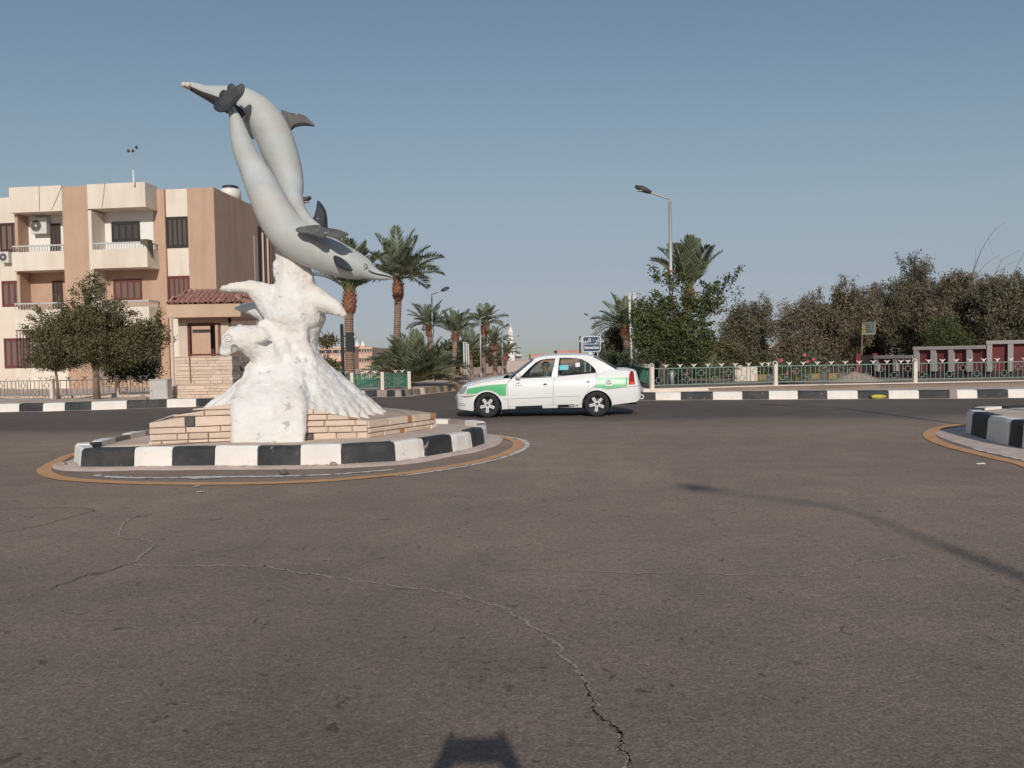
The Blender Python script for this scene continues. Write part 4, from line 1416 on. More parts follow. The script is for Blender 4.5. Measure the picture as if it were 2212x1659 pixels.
# the driver
Mc = Matrix.Translation(cloc) @ Matrix.Rotation(crz, 4, 'Z')
dj = {'pel': (.06, -.36, .52, .15), 'bel': (.07, -.36, .66, .145), 'chest': (.10, -.36, .84, .15), 'neck0': (.10, -.36, .98, .07), 'neck': (.08, -.36, 1.03, .052), 'head': (.06, -.36, 1.12, .082), 'crown': (.07, -.36, 1.19, .075),
      'shL': (.09, -.54, .90, .065), 'elL': (-.08, -.56, .70, .045), 'wrL': (-.28, -.48, .80, .03), 'haL': (-.36, -.46, .84, .03),
      'shR': (.09, -.18, .90, .065), 'elR': (-.08, -.16, .70, .045), 'wrR': (-.28, -.24, .80, .03), 'haR': (-.36, -.26, .84, .03),
      'hiL': (-.10, -.46, .50, .10), 'knL': (-.45, -.48, .55, .07), 'anL': (-.62, -.48, .30, .05), 'hiR': (-.10, -.26, .50, .10), 'knR': (-.45, -.24, .55, .07), 'anR': (-.62, -.24, .30, .05)}
de = [('pel', 'bel'), ('bel', 'chest'), ('chest', 'neck0'), ('neck0', 'neck'), ('neck', 'head'), ('head', 'crown'), ('chest', 'shL'), ('shL', 'elL'), ('elL', 'wrL'), ('wrL', 'haL'), ('chest', 'shR'), ('shR', 'elR'), ('elR', 'wrR'), ('wrR', 'haR'), ('pel', 'hiL'), ('hiL', 'knL'), ('knL', 'anL'), ('pel', 'hiR'), ('hiR', 'knR'), ('knR', 'anR')]
drv = figure('person', 'driver in a grey shirt seated at the wheel of the white taxi', dj, de, 'pel', Mc, [M['shirt'], M['skin']], lambda c: 1 if (c.z > 1.0 or c.x < -.26 and c.z > .74) else 0)
mb = MB()
mb.ball((.085, -.36, 1.175), (.095, .082, .075), 12, 7)
mb.build('hair', M['hair'], drv, smooth=True, world=False)
mb = MB()
mb.tube([(-.005, -.36, 1.15), (-.035, -.36, 1.115), (-.005, -.36, 1.10)], [.01, .018, .012], 6)
mb.build('nose', M['skin'], drv, smooth=True, world=False)


# ------------------------------------------------------------------ apartment building on the left
BROT = R(-6.0)
BC = W(473, 800, 39.0)
BC.z = .2
BM = Matrix.Translation(BC) @ Matrix.Rotation(BROT, 4, 'Z')
BI = BM.inverted()
bld = thing('apartment_building', 'three-storey tan and cream apartment block with balconies and brown shutters', 'building', BC, BROT)


def fp(u, v, y0=0.0):
    o_ = BI @ CAM
    r_ = BI.to_3x3() @ ray(u, v)
    t = (y0 - o_.y) / r_.y
    p = o_ + r_ * t
    return p.x, p.z


def bb(name, x0, x1, y0, y1, z0, z1, m, parent=None):
    return MB().box(min(x0, x1), max(x0, x1), y0, y1, min(z0, z1), max(z0, z1)).build(name, M[m], parent or bld, world=False)


PJ = -1.05
fx = lambda u, y0=0.0, v=560: fp(u, v, y0)[0]
zt = lambda v, u=300, y0=PJ: fp(u, v, y0)[1]
ROOF = zt(409, 350, 0)
BOX = zt(393.5, 300)
xL = -30.0
x333, x360, x407 = fx(334), fx(361), fx(408)
# main block (wall planes are separate pieces so that colours butt end to end)
bb('wall', xL, -.002, .30, 12, -.3, ROOF - .02, 'tan')
bb('wall_panel', x407, 0, 0, .30, -.3, ROOF, 'tan')
bb('wall_panel', x333 - .02, x360, 0, .30, -.3, ROOF, 'tan')
w3t, w3b = zt(468, 385, 0), zt(535, 385, 0)
w2t, w2b = zt(596, 385, 0), zt(658, 385, 0)
for a, b in ((ROOF - .01, w3t), (w3b, w2t), (w2b, -.3)):
    bb('wall_panel', x360, x407, .03, .30, a, b, 'cream')


def shutter_window(x0, x1, z0, z1, y, n, frame, slat, parent=None):
    f = .055
    w = MB()
    w.box(x0, x0 + f, y - .05, y + .05, z0, z1).box(x1 - f, x1, y - .05, y + .05, z0, z1).box(x0 + f, x1 - f, y - .05, y + .05, z1 - f, z1).box(x0 + f, x1 - f, y - .05, y + .05, z0, z0 + f)
    wo = w.build('window', M[frame], parent or bld, world=False)
    MB().box(x0 + f, x1 - f, y + .03, y + .06, z0 + f, z1 - f).build('window_recess', M['dark'], wo, world=False)
    pw = (x1 - x0 - 2 * f) / n
    for i in range(n):
        a = x0 + f + i * pw
        s_ = MB()
        g2 = .045
        s_.box(a + .004, a + g2, y - .035, y + .02, z0 + f, z1 - f).box(a + pw - g2, a + pw - .004, y - .035, y + .02, z0 + f, z1 - f)
        s_.box(a + g2, a + pw - g2, y - .035, y + .02, z1 - f - .09, z1 - f).box(a + g2, a + pw - g2, y - .035, y + .02, z0 + f, z0 + f + .09)
        s_.box(a + g2, a + pw - g2, y - .015, y + .01, z0 + f + .09, z1 - f - .09, 1)
        s_.build('shutter', [M[frame], M[slat]], wo, world=False)
    return wo


shutter_window(x360 + .03, x407 - .01, w3b, w3t, .03, 4, 'darkwood', 'shut_grey')
shutter_window(x360 + .03, x407 - .01, w2b, w2t, .03, 4, 'redwood', 'shut_red')
# projecting balcony bay
xa, xb, xc, xd, xe = fx(25, PJ), fx(138.5, PJ), fx(193, PJ), fx(200.5, PJ), fx(313.8, PJ, 420)
bb('pillar', xb, xc, PJ, .29, -.3, BOX - .06, 'tan')
bb('corner_post', xc + .002, xd, PJ + .003, .02, -.3, zt(450), 'cream')
zbox = zt(447, 300)
p3t, p3b = zt(536.5, 290), zt(577.5, 290)
p2t, p2b = zt(663, 290), zt(704, 290)
bb('roof_box', xc + .003, xe, PJ, .02, zbox, BOX, 'cream')
bb('roof_box', xa, xb - .003, PJ, .02, zt(457.5, 80), zt(402.5, 80), 'cream')
# balconies (slab + parapet on three sides)
for (pt, pb) in ((p3t, p3b), (p2t, p2b)):
    for x0, x1, rs_ in ((xd, xe, True), (xa + .02, xb - .003, False)):
        m_ = MB()
        m_.box(x0, x1, PJ, PJ + .12, pb, pt)
        m_.box(x0, x1, PJ + .12, .0, pb, pb + .14)
        if rs_: m_.box(x1 - .12, x1, PJ + .12, 0, pb + .14, pt)
        bal = m_.build('balcony', M['cream'], bld, world=False)
        # iron rail on the parapet
        rl = MB().box(x0 + .02, x1 - .02, PJ + .02, PJ + .07, pt + .27, pt + .34)
        if rs_: rl.box(x1 - .09, x1 - .03, PJ + .07, -.05, pt + .27, pt + .34)
        rl.build('rail', M['railgrey'], bal, world=False)
        n = 20
        br = MB().box(-.012, .012, -.012, .012, 0, .27).mesh('rail_bar', M['railgrey'])
        for i in range(n):
            link('rail_bar', br, bal, loc=(x0 + .06 + (x1 - x0 - .12) * i / (n - 1), PJ + .045, pt))
        if rs_:
            for i in range(1, 7):
                link('rail_bar', br, bal, loc=(x1 - .06, PJ + .045 + i * .145, pt))
# back walls of the balconies
bb('back_wall', xd - .3, x333 - .025, .012, .29, p3b, BOX - .3, 'whitewall')
bb('back_wall', xd - .3, x333 - .025, .014, .29, p2b, p3b, 'tan')
bb('back_wall', xa - .1, xb, .012, .29, p3b, BOX - .4, 'whitewall')
bb('back_wall', xa - .1, xb, .014, .29, p2b, p3b, 'tan')
bb('ground_wall', xd - .3, x333 - .02, .016, .29, -.3, p2b, 'tan')
bb('side_wall', xa, xa + .16, -.75, .012, p2b + .14, zt(457.5, 80), 'tan')
for zz0, zz1, fr, sl_ in ((zt(522, 270, 0), zt(479, 270, 0), 'darkwood', 'shut_dark'), (zt(650, 270, 0), zt(603.5, 270, 0), 'redwood', 'shut_red')):
    shutter_window(fx(244, 0), fx(304.5, 0), zz0, zz1, .0, 4, fr, sl_)
for zz0, zz1 in ((p3b + .14, zt(483, 120, 0)), (p2b + .14, zt(607, 120, 0))):
    shutter_window(fx(111.5, 0), fx(133, 0), zz0, zz1, .0, 2, 'brownwood', 'shut_dark')
# far left strip of the front
xs0, xs1 = xL, xa - .005
zs = zt(427, 10, 0)
for a, b in ((zs, zt(482, 10, 0)), (zt(545, 10, 0), zt(607, 10, 0)), (zt(663, 10, 0), zt(731, 10, 0)), (zt(796, 10, 0), -.3)):
    bb('wall_panel', xs0, xs1, 0.0, .30, a, b, 'cream')
for a, b in ((545, 482), (663, 607), (796, 731)):
    bb('wall_panel', xs0, xs1 - 1.45, 0.001, .30, zt(a, 10, 0), zt(b, 10, 0), 'cream')
    shutter_window(xs1 - 1.45, xs1 - .02, zt(a, 10, 0), zt(b, 10, 0), .03, 4, 'brownwood' if a < 600 else 'redwood', 'shut_red')
# ground floor of the left bay: wall with a barred opening
zg1, zg0 = zt(712, 80), zt(795, 80)
bb('ground_wall', xa, xb - .004, PJ + .01, PJ + .25, zg1, p2b, 'cream')
bb('ground_wall', xa, xb - .004, PJ + .01, PJ + .25, -.3, zg0, 'cream')
bb('ground_back_wall', xa, xb - .004, .02, .28, -.3, p2b, 'fargrey')
gr = MB().box(xa + .02, xb - .02, PJ + .06, PJ + .09, zg1 - .05, zg1).box(xa + .02, xb - .02, PJ + .06, PJ + .09, zg0, zg0 + .05).box(xa + .02, xb - .02, PJ + .06, PJ + .09, (zg0 + zg1) / 2 + .1, (zg0 + zg1) / 2 + .13).build('window_grille', M['bars'], bld, world=False)
br = MB().box(-.014, .014, -.014, .014, 0, zg1 - zg0).mesh('grille_bar', M['bars'])
for i in range(17):
    link('grille_bar', br, gr, loc=(xa + .08 + (xb - xa - .16) * i / 16, PJ + .075, zg0))
# narrow brown window at the right of the ground floor
shutter_window(fx(322, 0), fx(341, 0), zt(792, 330, 0), zt(708, 330, 0), -.02, 1, 'brownwood', 'shut_dark')
# window strip and pipes on the side wall
MB().box(-.01, .03, 4.5, 4.95, .2, 8.3).build('damp_strip', M['fargrey'], bld, world=False)
for y0_, y1_ in ((5.0, 5.35), (5.6, 5.85)):
    MB().box(-.01, .05, y0_, y1_, .2, 8.9).build('shaft_panel', M['brownwood'], bld, world=False)
for z0_ in (1.0, 4.2, 7.3):
    MB().box(-.01, .05, 8.0, 9.2, z0_, z0_ + 1.4).build('side_window', M['brownwood'], bld, world=False)
for y_ in (5.48, 6.15, 6.5):
    MB().tube([(.09, y_, 0), (.09, y_, 8.6)], .055, 8).build('drain_pipe', M['palmcollar' if y_ > 6.4 else 'kioskpier'], bld, world=False)
MB().tube([(x407 - (x407 - x360) - .01, -.03, .2), (x360 - .01, -.03, ROOF)], .025, 6).build('drain_pipe', M['palmcollar'], bld, world=False)
# air conditioners
for (u0, u1, v0, v1, y_, lab) in ((66.5, 101, 471, 504, -.02, 'white air conditioner on the upper left balcony wall'), (1, 19, 544, 567, -.0, 'air conditioner below the window at the left photo edge')):
    x0, z1 = fp(u0, v0, y_ - .3); x1, z0 = fp(u1, v1, y_ - .3)
    t = thing('air_conditioner', lab, 'air conditioner', BM @ Vector(((x0 + x1) / 2, y_ - .16, z0)), BROT, 'air conditioners on the apartment block')
    hwid, hh = (x1 - x0) / 2, z1 - z0
    MB().box(-hwid, hwid, -.15, .15, 0, hh).build('casing', M['metalw'], t, world=False)
    MB().tube([(-hwid * .35 + .30 * math.cos(a) * hh / .8, -.155, hh * .5 + .30 * math.sin(a) * hh / .8) for a in [i * math.pi / 10 for i in range(21)]], .012, 5).build('fan_guard', M['railgrey'], t, world=False)
    c_ = MB(); kk = 18
    c_.add([(-hwid * .35 + .29 * math.cos(i * 2 * math.pi / kk) * hh / .8, -.153, hh * .5 + .29 * math.sin(i * 2 * math.pi / kk) * hh / .8) for i in range(kk)], [tuple(range(kk))])
    c_.build('fan_opening', M['stone_dark'], t, world=False)
    MB().ball((-hwid * .35, -.16, hh * .5), (.06, .02, .06), 8, 5).build('fan_hub', M['metalw'], t, world=False)
# cloth hung over the balcony corner
mb = MB()
cx0, cz0 = fp(303, 522, PJ - .05)
nx, nz = 10, 10
for j in range(nz + 1):
    for i in range(nx + 1):
        t_, s_ = i / nx, j / nz
        x_ = cx0 + t_ * .85
        if x_ < xe + .04:
            px_, py_ = x_, PJ - .05
        else:
            px_, py_ = xe + .05, PJ - .05 + (x_ - xe - .04)
        dz = s_ * (.25 + .75 * t_ ** 1.6) * .95
        mb.v.append((px_ + .05 * noise.noise((t_ * 4, s_ * 4, 0)), py_ - .05 * abs(noise.noise((t_ * 5, s_ * 5, 4))), cz0 + .12 - dz))
for j in range(nz):
    for i in range(nx):
        mb.f.append([j * (nx + 1) + i, (j + 1) * (nx + 1) + i, (j + 1) * (nx + 1) + i + 1, j * (nx + 1) + i + 1]); mb.m.append(0)
mb.v = [tuple(BM @ Vector(p)) for p in mb.v]
o = mb.build('hanging_cloth', M['cloth'], smooth=True)
tag(o, 'khaki cloth hung over the corner of the upper balcony', 'cloth')
sm = o.modifiers.new('s', 'SOLIDIFY'); sm.thickness = .015
# cable lines on the roof boxes
for a, b in (((156 * 1, 469), (155.5, 452)),):
    pass
for (u0, v0, u1, v1) in ((84, 401, 84.5, 455), (133, 403, 111, 454), (226, 396, 220, 448)):
    xA, zA = fp(u0, v0, PJ - .012); xB, zB = fp(u1, v1, PJ - .012)
    MB().tube([(xA, PJ - .012, zA), ((xA + xB) / 2 + .02, PJ - .012, (zA + zB) / 2), (xB, PJ - .012, zB)], .009, 5).build('cable', M['bars'], bld, world=False)
# wind gauge mast on the roof
p = W(289, 396, 38.2)
t = thing('wind_gauge', 'thin roof mast with a spinning cup wind gauge', 'wind gauge', p)
MB().tube([(0, 0, -.1), (0, 0, .65)], [.045, .04], 8).build('base_pole', M['farwhite'], t, world=False)
MB().tube([(0, 0, .65), (-.01, 0, 1.62)], .012, 6).build('mast', M['galv'], t, world=False)
MB().tube([(-.16, 0, 1.60), (.16, 0, 1.72)], .012, 6).build('cross_arm', M['metalw'], t, world=False)
for sx, sz in ((-.2, 1.58), (.2, 1.74), (.02, 1.58)):
    MB().ball((sx, -.03, sz), (.075, .06, .085), 8, 6).build('cup', M['lamphead' if sx else 'metalw'], t, smooth=True, world=False)
# water tank on the roof
p = BM @ Vector((-.75, 3.4, ROOF))
t = thing('water_tank', 'white plastic water tank with dark lid on the roof edge', 'tank', p)
MB().lathe([(.01, 0), (.55, 0), (.55, .55), (.5, .62), (.42, .66), (.01, .66)], 20).build('tank_body', M['tank'], t, smooth=True, world=False)
MB().lathe([(.01, .66), (.42, .66), (.42, .80), (.3, .84), (.01, .85)], 16).build('lid', M['tanklid'], t, world=False)


# ------------------------------------------------------------------ gatehouse with a tiled roof
KY = 24.6
kc = G(438, 859, .215)
KY = kc.y
kx = lambda u, v=760, Y=KY: W(u, v, Y).x
kz = lambda v, u=440, Y=KY: W(u, v, Y).z
kio = thing('gatehouse', 'small tan gatehouse with stone base and red clay tile roof', 'gatehouse', (kc.x, KY, .2))
x0, x1 = kx(377), kx(500.5)
zs_ = kz(769.5)
ze0, ze1 = kz(685, 440, KY - .45), kz(657, 440, KY - .45)
dp = 1.7
MB().box(x0 + .02, x1 - .02, KY + .02, KY + dp, .15, zs_).build('base_core', M['mortar'], kio)
stone_wall(kio, Vector((x0, KY + .02, 0)), Vector((x1, KY + .02, 0)), .2, zs_, zs_, [.115, .10, .085, .115, .05], (.28, .62), gap=.011, proud=.02, seed=31)
stone_wall(kio, Vector((x1 - .02, KY + .0, 0)), Vector((x1 - .02, KY + dp, 0)), .2, zs_, zs_, [.115, .10, .085, .115, .05], (.35, .7), gap=.011, proud=.02, seed=32)
stone_wall(kio, Vector((x0 + .02, KY + dp, 0)), Vector((x0 + .02, KY + .0, 0)), .2, zs_, zs_, [.115, .10, .085, .115, .05], (.35, .7), gap=.011, proud=.02, seed=33)
xp0, xp1, xq0, xq1 = kx(385.5), kx(404.5), kx(477), kx(494)
for a, b in ((xp0, xp1), (xq0, xq1)):
    MB().box(a, b, KY + .05, KY + .30, zs_ - .01, ze0 + .02).build('pier', M['kioskpier'], kio)
zl = kz(697)
MB().box(xp0 - .0, xq1, KY + .04, KY + .31, zl, ze0 + .015).build('lintel', M['kiosk'], kio)
fr = MB()
fw = .06
zw0, zw1 = kz(768), kz(698)
fr.box(xp1, xp1 + fw, KY + .10, KY + .22, zw0, zw1).box(xq0 - fw, xq0, KY + .10, KY + .22, zw0, zw1).box(xp1 + fw, xq0 - fw, KY + .10, KY + .22, zw1 - fw, zw1).box(xp1 + fw, xq0 - fw, KY + .10, KY + .22, zw0, zw0 + fw)
fr.build('window_frame', M['redwood'], kio)
YR = KY + dp - .2
ra, rb_, rc_, rd_ = kx(407, 740, YR), kx(412, 740, YR), kx(455, 740, YR), kx(463, 740, YR)
fr = MB()
fr.box(ra, rb_, YR, YR + .1, zs_ - .05, ze0 + .01).box(rc_, rd_, YR, YR + .1, zs_ - .05, ze0 + .01).box(rb_, rc_, YR, YR + .1, kz(704, 440, YR), ze0 + .01)
fr.build('rear_window_frame', M['brownwood'], kio)
# small shelf and notice seen through the window
MB().box(kx(418, 715, KY + dp + .3), kx(455, 715, KY + dp + .3), KY + dp + .2, KY + dp + .4, kz(718, 440, KY + dp), kz(711, 440, KY + dp)).build('lamp_tray', M['paperw'], kio)
# eaves and roof
ex0, ex1 = kx(361, 670, KY - .45), kx(519.5, 670, KY - .45)
ey0, ey1 = KY - .45, KY + dp + .45
MB().box(ex0, ex1, ey0, ey1, ze0, ze1).build('eaves', M['kiosk'], kio)
rz0 = ze1 + .004
rzt = rz0 + .52
cy_ = (ey0 + ey1) / 2
rx0, rx1 = ex0 + .35, ex1 - .35
MB().add([(ex0 + .06, ey0 + .06, rz0), (ex1 - .06, ey0 + .06, rz0), (ex1 - .06, ey1 - .06, rz0), (ex0 + .06, ey1 - .06, rz0), (rx0, cy_ - .25, rzt - .05), (rx1, cy_ - .25, rzt - .05)],
         [(0, 1, 5, 4), (1, 2, 5), (2, 3, 4, 5), (3, 0, 4), (0, 3, 2, 1)]).build('roof', M['tile'], kio)
tl = MB()
n = 6
for e in range(2):
    for i in range(n + 1):
        a = math.pi * i / n
        r_ = .085 if e == 0 else .07
        tl.v.append((math.cos(a) * r_, -e * .34 + .0, math.sin(a) * r_ + (.0 if e == 0 else .012)))
for e in range(2):
    for i in range(n + 1):
        a = math.pi * i / n
        r_ = .068 if e == 0 else .053
        tl.v.append((math.cos(a) * r_, -e * .34 + .0, math.sin(a) * r_ + (.0 if e == 0 else .012)))
m = n + 1
for i in range(n):
    tl.f += [[i, i + 1, m + i + 1, m + i], [2 * m + i + 1, 2 * m + i, 3 * m + i, 3 * m + i + 1], [i + 1, i, 2 * m + i, 2 * m + i + 1], [m + i, m + i + 1, 3 * m + i + 1, 3 * m + i]]
    tl.m += [0] * 4
tlm = tl.mesh('roof_tile', M['tile'], False)
rows = 3
sl_y, sl_z = (cy_ - .25) - (ey0 + .06), (rzt - .05) - rz0
ang = math.atan2(sl_z, sl_y)
ncol = 14
off = Vector((kc.x, KY, .2))
for r_ in range(rows):
    f0 = r_ / rows
    lo, hi = ex0 + .05 + (rx0 - ex0) * f0, ex1 - .05 - (ex1 - rx1) * f0
    for c_ in range(ncol):
        x_ = ex0 + .1 + (ex1 - ex0 - .2) * c_ / (ncol - 1)
        if x_ < lo or x_ > hi: continue
        y_ = ey0 - .02 + sl_y * f0
        z_ = rz0 + sl_z * f0 + .012 + .014 * r_
        M4 = Matrix.Translation(Vector((x_ + random.uniform(-.01, .01), y_, z_)) - off) @ Matrix.Rotation(ang + random.uniform(-.03, .03), 4, 'X') @ Matrix.Rotation(math.pi, 4, 'Z')
        link('roof_tile', tlm, kio, M=M4)
sl_x = rx0 - ex0 - .06
for sd in (-1, 1):
    for r_ in range(2):
        f0 = r_ / 2
        for c_ in range(9):
            y_ = ey0 + .15 + (ey1 - ey0 - .3) * c_ / 8
            if abs(y_ - cy_) > (ey1 - ey0) / 2 * (1 - f0 * .8): continue
            x_ = (ex0 - .02 + sl_x * f0) if sd < 0 else (ex1 + .02 - sl_x * f0)
            M4 = Matrix.Translation(Vector((x_, y_, rz0 + sl_z * f0 + .02)) - off) @ Matrix.Rotation(R(90) if sd > 0 else R(-90), 4, 'Z') @ Matrix.Rotation(math.atan2(sl_z, sl_x) * .75, 4, 'X') @ Matrix.Rotation(math.pi, 4, 'Z')
            link('roof_tile', tlm, kio, M=M4)
for c_ in range(8):
    x_ = rx0 + (rx1 - rx0) * c_ / 7
    M4 = Matrix.Translation(Vector((x_ + .17, cy_ - .25, rzt - .02)) - off) @ Matrix.Rotation(R(90), 4, 'Z')
    link('ridge_tile', tlm, kio, M=M4)
for q in range(4):
    for (ax, ay, bx, by) in ((ex0 + .04, ey0 + .04, rx0, cy_ - .25), (ex1 - .04, ey0 + .04, rx1, cy_ - .25)):
        f = (q + .5) / 4
        p_ = Vector((ax + (bx - ax) * f, ay + (by - ay) * f, rz0 + sl_z * f + .05)) - off
        a_ = math.atan2(by - ay, bx - ax)
        link('ridge_tile', tlm, kio, M=Matrix.Translation(p_) @ Matrix.Rotation(a_ + R(90), 4, 'Z') @ Matrix.Rotation(-.5, 4, 'X') @ Matrix.Translation((0, .17, 0)))
# rusty stain pipe down the base and corner pipe
MB().tube([(kx(409.5), KY - .03, kz(770)), (kx(411), KY - .03, kz(826))], .018, 6).build('rusty_pipe', M['palmcollar'], kio)
MB().tube([(kx(371), KY + .1, .2), (kx(370), KY + .1, ze0)], .045, 8).build('corner_pipe', M['kioskpier'], kio)


# ------------------------------------------------------------------ fences
def fence(pa, pb, label, m_bar, m_post, h=.62, group='iron fences with lotus finials', zbase=.22, post_ends=(True, True), hoop=True, finial_m='finial', modules=None):
    pa = Vector((pa[0], pa[1], 0)); pb = Vector((pb[0], pb[1], 0))
    d_ = pb - pa
    L = d_.length
    t = thing('iron_fence', label, 'fence', (pa.x, pa.y, zbase), math.atan2(d_.y, d_.x), group)
    n = modules or max(2, round(L / .49))
    mw = L / n
    w_ = .017
    zb_, zt_ = .08, h
    for z_ in (zb_, zt_):
        MB().box(0, L, -w_, w_, z_ - .014, z_ + .014).build('rail', m_bar, t, world=False)
    bar = MB().box(-.009, .009, -.009, .009, zb_ + .014, zt_ - .014).mesh('bar', m_bar)
    sq = []
    for hi in (0, 1):
        c_ = zb_ + (zt_ - zb_) * (.68 if hi else .30)
        q = .075
        s_ = MB()
        s_.box(-q - .01, q + .01, -.01, .01, c_ + q - .003, c_ + q + .01).box(-q - .01, q + .01, -.01, .01, c_ - q - .01, c_ - q + .003)
        s_.box(-q - .01, -q + .003, -.009, .009, c_ - q + .003, c_ + q - .003).box(q - .003, q + .01, -.009, .009, c_ - q + .003, c_ + q - .003)
        s_.box(-.008, .008, -.009, .009, c_ + q + .01, zt_ - .014).box(-.008, .008, -.009, .009, zb_ + .014, c_ - q - .01)
        e_ = mw / 2 - .064 - .012
        s_.box(-e_, -q - .01, -.008, .008, c_ - .008, c_ + .008).box(q + .01, e_, -.008, .008, c_ - .008, c_ + .008)
        sq.append(s_.mesh('square_ornament', m_bar))
    fn_ = MB()
    fn_.tube([(0, 0, 0), (0, 0, .035)], [.016, .02], 6)
    fn_.tube([(0, 0, .03), (0, 0, .09)], [.018, .004], 6)
    for sd in (-1, 1):
        fn_.tube([(0, 0, .025), (sd * .03, 0, .055), (sd * .065, 0, .085), (sd * .085, 0, .082)], [.014, .015, .010, .003], 6)
    fn_.v = [(x * 1.25, y * 1.25, z * 1.25) for x, y, z in fn_.v]
    fnm = fn_.mesh('finial', M[finial_m])
    for i in range(n):
        c_ = (i + .5) * mw
        link('square_ornament', sq[i % 2], t, loc=(c_, 0, 0))
        link('bar', bar, t, loc=(c_ - mw / 2 + .064, 0, 0))
        link('bar', bar, t, loc=(c_ + mw / 2 - .064, 0, 0))
        link('finial', fnm, t, loc=(c_ + mw * .5 if i < n - 1 else c_, 0, zt_ + .014))
    for e_, xx in zip(post_ends, (0, L)):
        if not e_: continue
        pm = MB().box(xx - .06, xx + .06, -.06, .06, -.08, h + .06).build('post', M[m_post], t, world=False)
        if hoop:
            hp = MB()
            hp.tube([(xx + .085 * math.cos(a), 0, h + .06 + .10 * math.sin(a)) for a in np.linspace(0, math.pi, 9)], .012, 6)
            hp.tube([(xx, .085 * math.cos(a), h + .06 + .10 * math.sin(a)) for a in np.linspace(0, math.pi, 9)], .012, 6)
            hp.build('hoop_cap', M['finial'], pm, world=False)
    return t


# right side, along the pavement
LWZ = .335
q0, q1, q2 = G(1408, 838, LWZ), G(1674.6, 830.5, LWZ), G(1976, 824.6, LWZ)
q3 = q2 + (q2 - q1)
fence(q0, q1, 'pale green fence panel beside the street lamp right of the taxi', M['fencegreen'], 'post', .60, zbase=LWZ)
fence(q1, q2, 'pale green fence panel in front of the oleander and sand heap', M['fencegreen'], 'post', .60, zbase=LWZ, post_ends=(False, True))
fence(q2, q3, 'pale green fence panel in front of the stepped red wall', M['fencegreen'], 'post', .60, zbase=LWZ, post_ends=(False, True))
qb = Vector((q0.x + .55, q0.y + 7.5, 0))
fence(qb, q0, 'deep green fence panel running back behind the taxi boot', M['fencedeep'], 'post', .60, zbase=LWZ, post_ends=(True, False))
# low cream wall under that fence
lw = MB()
pts = [q0 + Vector((-.35, -.05, 0)), q1, q2, q3]
wall = []
for a, b in zip(pts, pts[1:]):
    d_ = (b - a).normalized(); nn = Vector((d_.y, -d_.x, 0))
    for p_, o_ in ((a, .18), (b, .18), (b, -.22), (a, -.22)):
        pp = p_ + nn * o_
        wall.append(pp)
vs_ = []
for i in range(len(pts)):
    a = pts[max(i - 1, 0)]; b = pts[min(i + 1, len(pts) - 1)]
    d_ = (b - a).normalized(); nn = Vector((d_.y, -d_.x, 0))
    for o_, z_ in ((.2, .15), (.18, LWZ - .05), (.16, LWZ - .02), (-.25, LWZ - .015), (-.25, .1)):
        pp = pts[i] + nn * o_
        vs_.append((pp.x, pp.y, z_))
for i in range(len(pts) - 1):
    for k_ in range(4):
        lw.f.append([i * 5 + k_, (i + 1) * 5 + k_, (i + 1) * 5 + k_ + 1, i * 5 + k_ + 1]); lw.m.append(0)
lw.v = [tuple(p) for p in vs_]
lw.f.append([4, 3, 2, 1, 0]); lw.m.append(0)
o = lw.build('low_wall', M['lowwall'])
tag(o, 'low cream plinth wall under the right-hand green fence', 'wall')
# garden soil behind the wall
structure(MB().box(q0.x + .4, 45, q0.y + .28, 60, .1, .29).build('garden_soil', M['soil']))
# left side
f0, f1, f2 = G(-35, 862, .215), G(114, 861, .215), G(254, 858, .215)
f3 = G(330, 857, .215)
fence(f0 - (f1 - f0), f0, 'grey fence panel left of the small clipped tree, cut by the photo edge', M['fencecream'], 'post', .60, zbase=.24)
fence(f0, f1, 'grey fence panel left of the small clipped tree trunk', M['fencecream'], 'post', .60, zbase=.24, post_ends=(False, True))
fence(f1, f2, 'grey fence panel behind the forked tree trunk', M['fencecream'], 'post', .60, zbase=.24, post_ends=(False, True))
fence(f2, f3, 'grey fence panel between the forked tree and the utility cabinet', M['fencecream'], 'post', .60, zbase=.24, post_ends=(False, False))
for (a, b) in ((f0 - (f1 - f0), f3),):
    d_ = (b - a).normalized(); nn = Vector((d_.y, -d_.x, 0))
    v8 = [a + nn * .1, b + nn * .1, b - nn * .12, a - nn * .12]
    MB().prism([(p.x, p.y) for p in v8], .18, .30).build('fence_plinth', M['skirt'], lpave)
# dark fence right of the gatehouse, green fence by the street
g0 = G(506, 856, .215)
fence(g0, Vector((g0.x + 3.6, g0.y + 1.2, 0)), 'dark green fence between the gatehouse and the white wave', M['fencedark'], 'post', .75, zbase=.24, post_ends=(False, False), finial_m='fencedark')
h0, h1 = G(640, 845, .215), G(884, 838.5, .215)
h05 = (h0 + h1) / 2
hh = .62
hq = [G(680, 845, .25), G(760, 842, .25), G(826, 840, .25), G(884, 838.5, .25)]
for a, b, lab in ((hq[0], hq[1], 'green screened fence panel nearest the white wave'), (hq[1], hq[2], 'green screened fence panel beside the tall palm trunks'), (hq[2], hq[3], 'green screened fence panel left of the bushy palm')):
    t = fence(a, b, lab, M['fencedeep'], 'post', .60, group='green screened fence panels', zbase=.24, post_ends=(True, lab.endswith('palm')), hoop=False)
    L_ = (Vector((b.x, b.y, 0)) - Vector((a.x, a.y, 0))).length
    nb = int(L_ / .075)
    pk = MB().box(-.022, .022, .02, .028, .09, .59).mesh('picket', M['fencedeep'])
    for i in range(nb):
        link('picket', pk, t, loc=(.04 + i * .075 + random.uniform(-.008, .008), 0, random.uniform(-.01, .01)))

